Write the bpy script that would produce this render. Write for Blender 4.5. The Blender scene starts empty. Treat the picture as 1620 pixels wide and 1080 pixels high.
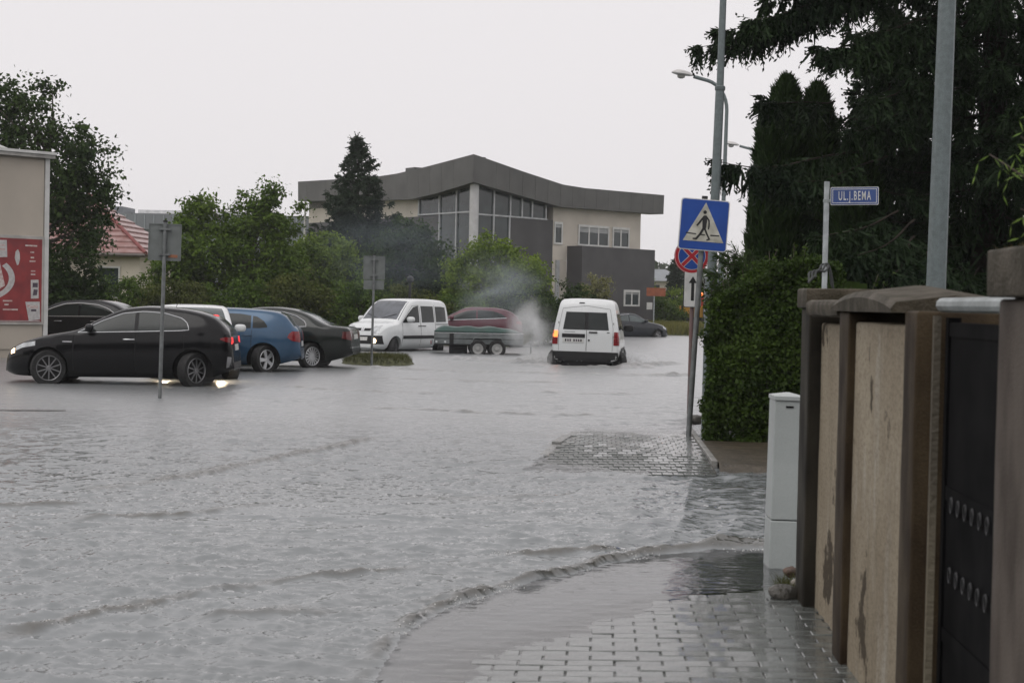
import bpy, bmesh, math, random
import numpy as np
from mathutils import Vector, Matrix
from mathutils.bvhtree import BVHTree

# ------------------------------------------------------------------ camera, sky, sun, exposure
SC = bpy.context.scene
COL = SC.collection
PI = math.pi
R_ = math.radians

cam_data = bpy.data.cameras.new("camera")
cam = bpy.data.objects.new("camera", cam_data)
COL.objects.link(cam)
SC.camera = cam
cam_data.sensor_width = 36.0
cam_data.lens = 57.6
cam_data.clip_start = 0.1
cam_data.clip_end = 4000
yaw = math.atan(135 / 2592.0)
pitch = math.atan(62 / 2592.0)
cam.matrix_world = (Matrix.Translation((0, 0, 1.6)) @ Matrix.Rotation(yaw, 4, 'Z')
                    @ Matrix.Rotation(PI / 2 - pitch, 4, 'X') @ Matrix.Rotation(R_(1.2), 4, 'Z'))
cam_data.dof.use_dof = True
cam_data.dof.focus_distance = 36
cam_data.dof.aperture_fstop = 8.0

SUN_EL, SUN_AZ = R_(58), R_(205)
world = bpy.data.worlds.new("World")
SC.world = world
world.use_nodes = True
wn = world.node_tree
wn.nodes.clear()
wo = wn.nodes.new("ShaderNodeOutputWorld")
bg = wn.nodes.new("ShaderNodeBackground")
sky = wn.nodes.new("ShaderNodeTexSky")
sky.sky_type = 'NISHITA'
sky.sun_disc = False
sky.sun_elevation = SUN_EL
sky.sun_rotation = SUN_AZ
sky.air_density = 2.0
sky.dust_density = 6.0
sky.ozone_density = 1.0
hsv = wn.nodes.new("ShaderNodeHueSaturation")
hsv.inputs["Saturation"].default_value = 0.12
hsv.inputs["Value"].default_value = 1.0
wmix = wn.nodes.new("ShaderNodeMixRGB")
wmix.inputs[0].default_value = 0.86
wmix.inputs[2].default_value = (9.35, 9.02, 9.20, 1)       # even rain cloud
wn.links.new(sky.outputs[0], hsv.inputs["Color"])
wn.links.new(hsv.outputs[0], wmix.inputs[1])
wn.links.new(wmix.outputs[0], bg.inputs[0])
bg.inputs[1].default_value = 0.1
wn.links.new(bg.outputs[0], wo.inputs[0])

sun_data = bpy.data.lights.new("sun", 'SUN')
sun_data.energy = 0.6
sun_data.angle = R_(40)
sun_data.color = (1.0, 0.97, 0.94)
sun = bpy.data.objects.new("sun", sun_data)
COL.objects.link(sun)
sun.rotation_euler = (PI / 2 - SUN_EL, 0, PI - SUN_AZ)

SC.view_settings.view_transform = 'Standard'
SC.view_settings.look = 'None'
SC.view_settings.exposure = 0.0
SC.view_settings.gamma = 1.0
SC.view_settings.use_curve_mapping = False
SC.cycles.use_denoising = True
SC.cycles.max_bounces = 6
SC.cycles.diffuse_bounces = 3
SC.cycles.glossy_bounces = 3
SC.cycles.transmission_bounces = 3
SC.cycles.transparent_max_bounces = 6
SC.cycles.volume_bounces = 2
SC.cycles.volume_step_rate = 2.0
SC.cycles.volume_max_steps = 96
SC.cycles.caustics_reflective = False
SC.cycles.caustics_refractive = False

# ------------------------------------------------------------------ materials
MATS = {}


def _nt(name):
    m = bpy.data.materials.new(name)
    m.use_nodes = True
    nt = m.node_tree
    nt.nodes.clear()
    out = nt.nodes.new("ShaderNodeOutputMaterial")
    return m, nt, out


def mat(name, color, rough=0.5, metal=0.0, var=0.15, scale=3.0, bump=0.0, bscale=40.0, coat=0.0,
        emit=None, estr=0.0, spec=0.5, color2=None, stretch=(1, 1, 1), grain=0.0):
    """Principled surface with noise-driven colour wear, roughness variation and fine relief."""
    if name in MATS:
        return MATS[name]
    m, nt, out = _nt(name)
    N, L = nt.nodes, nt.links
    b = N.new("ShaderNodeBsdfPrincipled")
    L.new(b.outputs[0], out.inputs[0])
    tc = N.new("ShaderNodeTexCoord")
    mp = N.new("ShaderNodeMapping")
    mp.inputs["Scale"].default_value = stretch
    L.new(tc.outputs["Object"], mp.inputs[0])
    nz = N.new("ShaderNodeTexNoise")
    nz.inputs["Scale"].default_value = scale
    nz.inputs["Detail"].default_value = 6
    L.new(mp.outputs[0], nz.inputs["Vector"])
    mx = N.new("ShaderNodeMixRGB")
    c = np.array(color[:3])
    c2 = np.array(color2) if color2 is not None else c * (1 - var)
    mx.inputs[1].default_value = (*(c if color2 is not None else np.clip(c * (1 + var), 0, 1)), 1)
    mx.inputs[2].default_value = (*c2, 1)
    rp = N.new("ShaderNodeValToRGB")
    rp.color_ramp.elements[0].position = 0.36
    rp.color_ramp.elements[1].position = 0.64
    L.new(nz.outputs[0], rp.inputs[0])
    L.new(rp.outputs[0], mx.inputs[0])
    col = mx.outputs[0]
    if grain > 0:
        n2 = N.new("ShaderNodeTexNoise")
        n2.inputs["Scale"].default_value = bscale * 2
        n2.inputs["Detail"].default_value = 3
        L.new(tc.outputs["Object"], n2.inputs["Vector"])
        m2 = N.new("ShaderNodeMixRGB")
        m2.blend_type = 'OVERLAY'
        m2.inputs[0].default_value = grain
        L.new(col, m2.inputs[1])
        L.new(n2.outputs[0], m2.inputs[2])
        col = m2.outputs[0]
    L.new(col, b.inputs["Base Color"])
    mr = N.new("ShaderNodeMapRange")
    mr.inputs["To Min"].default_value = max(0.0, rough * 0.75)
    mr.inputs["To Max"].default_value = min(1.0, rough * 1.3)
    L.new(nz.outputs[0], mr.inputs[0])
    L.new(mr.outputs[0], b.inputs["Roughness"])
    b.inputs["Metallic"].default_value = metal
    b.inputs["Specular IOR Level"].default_value = spec
    b.inputs["Coat Weight"].default_value = coat
    b.inputs["Coat Roughness"].default_value = 0.06
    if emit is not None:
        b.inputs["Emission Color"].default_value = (*emit, 1)
        b.inputs["Emission Strength"].default_value = estr
    if bump > 0:
        bn = N.new("ShaderNodeTexNoise")
        bn.inputs["Scale"].default_value = bscale
        bn.inputs["Detail"].default_value = 5
        L.new(tc.outputs["Object"], bn.inputs["Vector"])
        bp = N.new("ShaderNodeBump")
        bp.inputs["Strength"].default_value = bump
        bp.inputs["Distance"].default_value = 0.02
        L.new(bn.outputs[0], bp.inputs["Height"])
        L.new(bp.outputs[0], b.inputs["Normal"])
    MATS[name] = m
    return m


def leaf_mat(name, c1, c2, transl=0.3, rough=0.55, nscale=0.8):
    """Foliage: every leaf (mesh island) gets its own tone between c1 and c2; light passes through a little."""
    if name in MATS:
        return MATS[name]
    m, nt, out = _nt(name)
    N, L = nt.nodes, nt.links
    g = N.new("ShaderNodeNewGeometry")
    tc = N.new("ShaderNodeTexCoord")
    nz = N.new("ShaderNodeTexNoise")
    nz.inputs["Scale"].default_value = nscale
    nz.inputs["Detail"].default_value = 3
    L.new(tc.outputs["Object"], nz.inputs["Vector"])
    ad = N.new("ShaderNodeMath")
    ad.operation = 'MULTIPLY_ADD'
    ad.inputs[1].default_value = 0.5
    L.new(g.outputs["Random Per Island"], ad.inputs[0])
    mm = N.new("ShaderNodeMapRange")
    mm.inputs["From Min"].default_value = 0.35
    mm.inputs["From Max"].default_value = 0.65
    mm.inputs["To Max"].default_value = 0.5
    L.new(nz.outputs[0], mm.inputs[0])
    L.new(mm.outputs[0], ad.inputs[2])
    mx = N.new("ShaderNodeMixRGB")
    mx.inputs[1].default_value = (*c1, 1)
    mx.inputs[2].default_value = (*c2, 1)
    L.new(ad.outputs[0], mx.inputs[0])
    b = N.new("ShaderNodeBsdfPrincipled")
    b.inputs["Roughness"].default_value = rough
    b.inputs["Specular IOR Level"].default_value = 0.1
    L.new(mx.outputs[0], b.inputs["Base Color"])
    t = N.new("ShaderNodeBsdfTranslucent")
    L.new(mx.outputs[0], t.inputs[0])
    ms = N.new("ShaderNodeMixShader")
    ms.inputs[0].default_value = transl
    L.new(b.outputs[0], ms.inputs[1])
    L.new(t.outputs[0], ms.inputs[2])
    L.new(ms.outputs[0], out.inputs[0])
    MATS[name] = m
    return m


def glass_mat(name, tint, rough=0.04, spec=0.6):
    if name in MATS:
        return MATS[name]
    m, nt, out = _nt(name)
    N, L = nt.nodes, nt.links
    b = N.new("ShaderNodeBsdfPrincipled")
    tc = N.new("ShaderNodeTexCoord")
    nz = N.new("ShaderNodeTexNoise")
    nz.inputs["Scale"].default_value = 1.6
    nz.inputs["Detail"].default_value = 2
    L.new(tc.outputs["Object"], nz.inputs["Vector"])
    mx = N.new("ShaderNodeMixRGB")
    mx.inputs[1].default_value = (*[v * 0.35 for v in tint], 1)
    mx.inputs[2].default_value = (*[v * 1.5 for v in tint], 1)
    L.new(nz.outputs[0], mx.inputs[0])
    L.new(mx.outputs[0], b.inputs["Base Color"])
    b.inputs["Roughness"].default_value = rough
    b.inputs["Specular IOR Level"].default_value = spec
    # rain drops on the pane
    v = N.new("ShaderNodeTexNoise")
    v.inputs["Scale"].default_value = 60
    L.new(tc.outputs["Object"], v.inputs["Vector"])
    bp = N.new("ShaderNodeBump")
    bp.inputs["Strength"].default_value = 0.08
    bp.inputs["Distance"].default_value = 0.01
    L.new(v.outputs[0], bp.inputs["Height"])
    L.new(bp.outputs[0], b.inputs["Normal"])
    L.new(b.outputs[0], out.inputs[0])
    MATS[name] = m
    return m


# ------------------------------------------------------------------ mesh helpers
def mesh_np(name, verts, faces, material=None, smooth=False, sharp=None):
    """verts (n,3); faces (m,k) array of one size, or a python list of mixed faces."""
    me = bpy.data.meshes.new(name)
    if isinstance(faces, np.ndarray):
        verts = np.asarray(verts, np.float32)
        me.vertices.add(len(verts))
        me.vertices.foreach_set("co", verts.ravel())
        k = faces.shape[1]
        me.loops.add(faces.size)
        me.loops.foreach_set("vertex_index", faces.astype(np.int32).ravel())
        me.polygons.add(len(faces))
        me.polygons.foreach_set("loop_start", np.arange(0, faces.size, k, dtype=np.int32))
        me.polygons.foreach_set("loop_total", np.full(len(faces), k, np.int32))
        me.update(calc_edges=True)
    else:
        me.from_pydata([tuple(map(float, v)) for v in verts], [], faces)
        me.update()
    if smooth:
        me.polygons.foreach_set("use_smooth", np.ones(len(me.polygons), bool))
        if sharp is not None:
            me.set_sharp_from_angle(angle=R_(sharp))
    if material is not None:
        me.materials.append(material)
    return me


def link(name, me, parent=None, loc=None, rot=None):
    o = bpy.data.objects.new(name, me)
    COL.objects.link(o)
    if parent is not None:
        o.parent = parent
    if loc is not None:
        o.location = loc
    if rot is not None:
        o.rotation_euler = rot
    return o


def tag(o, label=None, cat=None, group=None, kind=None):
    if label: o["label"] = label
    if cat: o["category"] = cat
    if group: o["group"] = group
    if kind: o["kind"] = kind
    return o


def thing(name, label, cat, loc=(0, 0, 0), rotz=0.0, group=None, tilt=(0, 0)):
    o = link(name, None, None, loc, (tilt[0], tilt[1], rotz))
    return tag(o, label, cat, group)


class MB:
    """collects shapes into one mesh"""

    def __init__(s):
        s.v, s.f = [], []

    def add(s, verts, faces, M=None):
        n = len(s.v)
        for p in verts:
            s.v.append(tuple(M @ Vector(p)) if M is not None else tuple(p))
        s.f += [tuple(i + n for i in f) for f in faces]
        return s

    def box(s, x0, x1, y0, y1, z0, z1, M=None, bev=0.0):
        if bev <= 0:
            V = [(x, y, z) for z in (z0, z1) for y in (y0, y1) for x in (x0, x1)]
            F = [(0, 2, 3, 1), (4, 5, 7, 6), (0, 1, 5, 4), (2, 6, 7, 3), (0, 4, 6, 2), (1, 3, 7, 5)]
            return s.add(V, F, M)
        bm = bmesh.new()
        V = [bm.verts.new((x, y, z)) for z in (z0, z1) for y in (y0, y1) for x in (x0, x1)]
        for f in [(0, 2, 3, 1), (4, 5, 7, 6), (0, 1, 5, 4), (2, 6, 7, 3), (0, 4, 6, 2), (1, 3, 7, 5)]:
            bm.faces.new([V[i] for i in f])
        bmesh.ops.bevel(bm, geom=bm.edges[:], offset=bev, segments=2, affect='EDGES', profile=0.5)
        bm.verts.index_update()
        s.add([tuple(v.co) for v in bm.verts], [tuple(v.index for v in f.verts) for f in bm.faces], M)
        bm.free()
        return s

    def tube(s, pts, rad, n=8, cap=True):
        pts = [Vector(p) for p in pts]
        rad = [rad] * len(pts) if not hasattr(rad, '__len__') else rad
        base = len(s.v)
        prev = None
        for i, p in enumerate(pts):
            d = (pts[min(i + 1, len(pts) - 1)] - pts[max(i - 1, 0)]).normalized()
            if prev is None:
                a = d.orthogonal().normalized()
            else:
                a = (prev - d * prev.dot(d))
                a = a.normalized() if a.length > 1e-6 else d.orthogonal().normalized()
            prev = a
            b = d.cross(a)
            for k in range(n):
                t = 2 * PI * k / n
                s.v.append(tuple(p + (a * math.cos(t) + b * math.sin(t)) * rad[i]))
        for i in range(len(pts) - 1):
            for k in range(n):
                k2 = (k + 1) % n
                s.f.append((base + i * n + k, base + i * n + k2, base + (i + 1) * n + k2, base + (i + 1) * n + k))
        if cap:
            s.f.append(tuple(base + k for k in reversed(range(n))))
            s.f.append(tuple(base + (len(pts) - 1) * n + k for k in range(n)))
        return s

    def lathe(s, prof, n=24, M=None, closed=False):
        """prof: (r, h) rings about +Z"""
        base_v = []
        for r, h in prof:
            for k in range(n):
                t = 2 * PI * k / n
                base_v.append((r * math.cos(t), r * math.sin(t), h))
        F = []
        m = len(prof)
        for i in range(m - 1 + (1 if closed else 0)):
            i2 = (i + 1) % m
            for k in range(n):
                k2 = (k + 1) % n
                F.append((i * n + k, i * n + k2, i2 * n + k2, i2 * n + k))
        if not closed:
            F.append(tuple(reversed(range(n))))
            F.append(tuple((m - 1) * n + k for k in range(n)))
        return s.add(base_v, F, M)

    def prism(s, poly, z0, z1, M=None):
        """polygon in xy extruded z0..z1"""
        n = len(poly)
        V = [(x, y, z0) for x, y in poly] + [(x, y, z1) for x, y in poly]
        F = [tuple(reversed(range(n))), tuple(range(n, 2 * n))]
        F += [(i, (i + 1) % n, n + (i + 1) % n, n + i) for i in range(n)]
        return s.add(V, F, M)

    def build(s, name, material, parent=None, smooth=False, sharp=35, loc=None, rot=None):
        me = mesh_np(name, s.v, s.f, material, smooth, sharp if smooth else None)
        return link(name, me, parent, loc, rot)


def copy_tree(o, parent=None):
    c = o.copy()
    COL.objects.link(c)
    c.parent = parent
    for ch in list(o.children):
        copy_tree(ch, c)
    return c


def pchip(xk, yk, x):
    """monotone cubic interpolation"""
    xk, yk, x = np.asarray(xk, float), np.asarray(yk, float), np.asarray(x, float)
    h = np.diff(xk)
    d = np.diff(yk) / h
    m = np.zeros_like(yk)
    for i in range(1, len(xk) - 1):
        if d[i - 1] * d[i] > 0:
            w1, w2 = 2 * h[i] + h[i - 1], h[i] + 2 * h[i - 1]
            m[i] = (w1 + w2) / (w1 / d[i - 1] + w2 / d[i])
    m[0], m[-1] = d[0], d[-1]
    xc = np.clip(x, xk[0], xk[-1])
    i = np.clip(np.searchsorted(xk, xc) - 1, 0, len(h) - 1)
    t = (xc - xk[i]) / h[i]
    return ((1 + 2 * t) * (1 - t) ** 2 * yk[i] + t * (1 - t) ** 2 * h[i] * m[i]
            + t * t * (3 - 2 * t) * yk[i + 1] + t * t * (t - 1) * h[i] * m[i + 1])


def smooth01(a, b, x):
    t = np.clip((x - a) / (b - a), 0, 1)
    return t * t * (3 - 2 * t)


_rs = np.random.RandomState(7)
_LAT = _rs.rand(256, 256)


def vnoise(x, y):
    """2-D value noise in 0..1"""
    xi, yi = np.floor(x).astype(int), np.floor(y).astype(int)
    fx, fy = x - xi, y - yi
    fx, fy = fx * fx * (3 - 2 * fx), fy * fy * (3 - 2 * fy)
    g = lambda a, b: _LAT[a & 255, b & 255]
    return ((g(xi, yi) * (1 - fx) + g(xi + 1, yi) * fx) * (1 - fy)
            + (g(xi, yi + 1) * (1 - fx) + g(xi + 1, yi + 1) * fx) * fy)


def fbm(x, y, o=4):
    s, a, t = 0, 0.5, 0
    for i in range(o):
        s = s + a * vnoise(x * 2 ** i + 17.3 * i, y * 2 ** i + 5.1 * i)
        t += a
        a *= 0.5
    return s / t

# ------------------------------------------------------------------ levels of ground and flood water
KY = np.array([-40, 7.3, 7.9, 8.6, 9.5, 9.85, 10.15, 10.4, 10.7])
KX = np.array([-0.87, -0.87, -0.74, -0.42, 0.08, 0.32, 0.75, 1.6, 6.0])
WY = np.array([-40, 5.0, 6.3, 6.88, 7.6, 8.43, 8.75, 9.0])
WX = np.array([-0.5, -0.45, -0.40, -0.34, 0.02, 0.47, 1.0, 3.0])


def kerb_sd(x, y):
    """signed distance to the near kerb line, positive on the pavement"""
    xk = np.interp(y, KY, KX)
    sl = np.gradient(KX, KY)
    return (x - xk) / np.sqrt(1 + np.interp(y, KY, sl) ** 2)


def walk_z(x, y):
    d = (x - np.interp(y, WY, WX)) * 0.85
    d = np.minimum(d, (8.95 - y) * 1.2 + 0.0 * x)
    return 0.098 + 0.030 * np.clip(d, -0.8, 2.0)


def ground_z(x, y):
    z = np.full_like(x, -0.25)
    z = np.where((x < -4.5) & (y < 47), -0.08, z)
    bank = np.where(x < -2.5, smooth01(57, 59.5, y + 0 * x), smooth01(87.5, 89.5, y + 0 * x))
    bank = np.maximum(bank, smooth01(-15.0, -17.5, x) * smooth01(30, 46, y))
    bank = np.maximum(bank, smooth01(-20, -24, x))
    bank = np.maximum(bank, 0.75 * smooth01(1.5, 1.8, x) * smooth01(18.3, 18.7, y) * smooth01(33, 31, y))
    bank = np.maximum(bank, smooth01(9, 12, x) * smooth01(50, 70, y))
    z = z + (0.12 - z) * bank * 0.98
    z = z + 0.05 * (fbm(x * 0.4, y * 0.4, 3) - 0.5) * (bank > 0.5)
    return z


def grid_mesh(name, xs, ys, zf, material):
    X, Y = np.meshgrid(xs, ys)
    Z = zf(X, Y)
    V = np.stack([X, Y, Z], -1).reshape(-1, 3)
    nx, ny = len(xs), len(ys)
    i = np.arange(ny - 1)[:, None] * nx + np.arange(nx - 1)[None]
    F = np.stack([i, i + 1, i + 1 + nx, i + nx], -1).reshape(-1, 4)
    return mesh_np(name, V, F, material, True)


def ground_material():
    m, nt, out = _nt("ground_wet")
    N, L = nt.nodes, nt.links
    b = N.new("ShaderNodeBsdfPrincipled")
    L.new(b.outputs[0], out.inputs[0])
    tc = N.new("ShaderNodeTexCoord")
    sx = N.new("ShaderNodeSeparateXYZ")
    L.new(tc.outputs["Object"], sx.inputs[0])
    nz = N.new("ShaderNodeTexNoise")
    nz.inputs["Scale"].default_value = 2.5
    nz.inputs["Detail"].default_value = 8
    L.new(tc.outputs["Object"], nz.inputs["Vector"])
    gr = N.new("ShaderNodeMixRGB")
    gr.inputs[1].default_value = (0.05, 0.07, 0.02, 1)
    gr.inputs[2].default_value = (0.12, 0.13, 0.045, 1)
    L.new(nz.outputs[0], gr.inputs[0])
    mr = N.new("ShaderNodeMapRange")
    mr.inputs["From Min"].default_value = -0.03
    mr.inputs["From Max"].default_value = 0.04
    L.new(sx.outputs[2], mr.inputs[0])
    mx = N.new("ShaderNodeMixRGB")
    mx.inputs[1].default_value = (0.05, 0.048, 0.045, 1)
    L.new(mr.outputs[0], mx.inputs[0])
    L.new(gr.outputs[0], mx.inputs[2])
    L.new(mx.outputs[0], b.inputs["Base Color"])
    b.inputs["Roughness"].default_value = 0.8
    bp = N.new("ShaderNodeBump")
    bp.inputs["Strength"].default_value = 0.6
    bp.inputs["Distance"].default_value = 0.05
    L.new(nz.outputs[0], bp.inputs["Height"])
    L.new(bp.outputs[0], b.inputs["Normal"])
    return m


gx = np.unique(np.concatenate([np.linspace(-1500, -60, 12), np.linspace(-60, 60, 161), np.linspace(60, 1500, 12)]))
gy = np.unique(np.concatenate([np.linspace(-300, -20, 6), np.linspace(-20, 130, 201), np.linspace(130, 3000, 14)]))
tag(link("ground", grid_mesh("ground", gx, gy, ground_z, ground_material())), kind="structure")


# ------------------------------------------------------------------ flood water
def ridge(x, y, pts, amp, wid, seed, rough=0.5):
    """broken standing wave along a line; steep on the side towards -y"""
    z = np.zeros_like(x)
    p = np.array(pts)
    seg = np.linalg.norm(np.diff(p, axis=0), axis=1)
    cum = np.concatenate([[0], np.cumsum(seg)])
    best = np.full_like(x, 1e9)
    sgn = np.zeros_like(x)
    prm = np.zeros_like(x)
    for i in range(len(p) - 1):
        d = p[i + 1] - p[i]
        l = seg[i]
        t = np.clip(((x - p[i, 0]) * d[0] + (y - p[i, 1]) * d[1]) / l ** 2, 0, 1)
        dx, dy = x - p[i, 0] - t * d[0], y - p[i, 1] - t * d[1]
        dd = np.hypot(dx, dy)
        s = np.sign((d[0] * dy - d[1] * dx))
        k = dd < best
        best = np.where(k, dd, best)
        sgn = np.where(k, s, sgn)
        prm = np.where(k, cum[i] + t * l, prm)
    sd = best * sgn
    sd = sd + 0.10 * (fbm(prm * 2.2 + seed, prm * 0 + seed, 3) - 0.5) + 0.045 * (fbm(x * 16 + seed, y * 16, 3) - 0.5)
    w = np.where(sd > 0, wid * 1.6, wid * 0.36)
    along = np.clip(0.5 + rough * 2.2 * (fbm(prm * 2.4 + 3 * seed, prm * 0 + 9.1, 4) - 0.34), 0, 1.3) * (0.65 + 0.7 * fbm(x * 11, y * 11 + seed, 3))
    ends = smooth01(0, 0.35, prm) * smooth01(0, 0.35, cum[-1] - prm)
    return amp * along * ends * np.exp(-(sd / w) ** 2)


RID = [([(-2.9, 6.8), (-2.57, 7.0), (-1.9, 8.31), (-1.55, 8.6), (-1.2, 8.95), (-0.9, 9.1)], 0.040, 0.055, 1),
       ([(-3.9, 12.3), (-3.45, 13.6), (-3.19, 15.15), (-2.9, 16.4), (-2.4, 18.4)], 0.045, 0.09, 2),
       ([(-0.62, 9.78), (-0.35, 9.74), (0.0, 9.9), (0.3, 10.05)], 0.060, 0.06, 3),
       ([(-0.9, 7.9), (-0.72, 8.3), (-0.5, 8.65)], 0.028, 0.035, 4),
       ([(-1.9, 7.4), (-1.4, 7.7), (-1.0, 7.75)], 0.022, 0.06, 5),
       ([(-3.5, 10.6), (-2.8, 11.0), (-2.2, 11.9)], 0.030, 0.08, 6),
       ([(-4.6, 11.1), (-4.0, 11.25), (-3.5, 11.5)], 0.035, 0.08, 7),
       ([(-1.6, 12.4), (-0.8, 12.6), (-0.1, 13.1)], 0.018, 0.10, 8),
       ([(0.5, 10.35), (0.75, 10.3), (1.05, 10.5), (1.6, 10.6)], 0.055, 0.06, 9),
       ([(0.9, 13.9), (1.3, 14.0), (2.2, 14.3)], 0.03, 0.10, 10),
       ([(-3.6, 24.0), (-1.5, 23.2), (0.2, 23.6)], 0.05, 0.14, 11),
       ([(-5.5, 38.2), (-3.0, 37.0), (0.5, 37.4), (2.5, 38.6)], 0.11, 0.25, 12),
       ([(-4.6, 33.5), (-2.5, 33.0), (-0.5, 33.4)], 0.07, 0.2, 13),
       ([(-2.2, 41.6), (-1.2, 41.2), (-0.3, 41.2), (0.7, 41.4), (1.6, 42.6)], 0.17, 0.18, 14),
       ([(0.6, 42.4), (1.3, 43.6), (2.4, 45.6)], 0.20, 0.22, 15),
       ([(-4.2, 45.2), (-2.6, 44.0), (-1.2, 42.8)], 0.20, 0.22, 16),
       ([(-6.5, 30.0), (-4.5, 28.6), (-2.5, 28.4)], 0.05, 0.16, 17),
       ([(-1.2, 29.5), (0.2, 29.3), (1.2, 30.2)], 0.05, 0.15, 18)]

_wr = np.random.RandomState(21)
WAVES = []
for lam in np.geomspace(0.10, 1.3, 34):
    a = _wr.normal(R_(100), R_(38))
    WAVES.append((lam, a, _wr.rand() * 6.28, _wr.rand() * 50))


def water_z(x, y, want_silt_shade=False):
    silt_shade = np.zeros_like(x)
    sd = kerb_sd(x, y) + 0.05 * (fbm(x * 6, y * 6, 3) - 0.5)
    road = 0.130 - 0.070 * smooth01(10.5, 16, y) - 0.06 * smooth01(18.5, 28, y)
    film = 0.098
    inn = smooth01(-0.02, 0.07, sd) * (y < 10.9)
    z = road + (film - road) * inn
    space = 0.35 * (np.maximum(y, 3) ** 2) / 4100.0
    calm = 1 - 0.93 * inn
    calm = calm * (0.45 + 0.9 * fbm(x * 0.35 + 7, y * 0.22, 3))
    calm = calm * (1 - 0.45 * smooth01(-4.5, -7.5, x) * smooth01(16, 19, y))
    for lam, a, ph, sh in WAVES:
        k = 2 * PI / lam
        wob = 2.6 * (vnoise(x * 0.9 / lam * 0.33 + sh, y * 0.9 / lam * 0.33 + sh) - 0.5)
        s = np.sin(k * (x * math.cos(a) + y * math.sin(a)) + ph + wob * 2.2)
        s = 1 - 2 * np.sqrt(np.abs(s) * 0.9 + 0.02)
        fade = smooth01(0.9, 0.3, space / lam)
        patch_ = 0.25 + 2.3 * smooth01(0.48, 0.80, vnoise(x / (2.6 * lam) + 3 * sh, y / (1.9 * lam) + 5 * sh))
        z = z + calm * fade * patch_ * s * 0.0043 * lam ** 0.58 * (1 - 0.30 * smooth01(11, 22, y))
    z = z + (0.0012 + 0.004 * (1 - inn)) * smooth01(16, 9, y) * (fbm(x * 9, y * 9, 3) - 0.5) * 1.5
    for pts, amp, wid, seed in RID:
        p = np.array(pts)
        lo, hi = p.min(0) - 1.2, p.max(0) + 1.2
        k = (x > lo[0]) & (x < hi[0]) & (y > lo[1]) & (y < hi[1])
        if k.any():
            rz_ = ridge(x[k], y[k], pts, amp * np.where(p[0, 1] > 40, 0.9, np.where(p[0, 1] > 22, 0.8, 0.85)), wid, seed) * (1 - 0.6 * inn[k])
            z[k] += rz_
            silt_shade[k] = np.maximum(silt_shade[k], np.clip(rz_ / 0.022, 0, 1))
    # rolling lip where the flow drops over the kerb
    lip = np.exp(-((sd + 0.03) / np.where(sd > -0.03, 0.024, 0.055)) ** 2) * (y < 10.9) * (0.35 + 0.65 * smooth01(6.8, 7.6, y))
    lz = lip * 0.042 * np.clip(fbm(x * 3 + 4, y * 3, 3) * 2 - 0.35, 0, 1)
    z = z + lz
    if want_silt_shade:
        silt_shade = np.maximum(silt_shade, np.clip(lz / 0.022, 0, 1))
        return z, silt_shade * (0.5 + 0.5 * fbm(x * 7, y * 7, 3))
    return z


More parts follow.
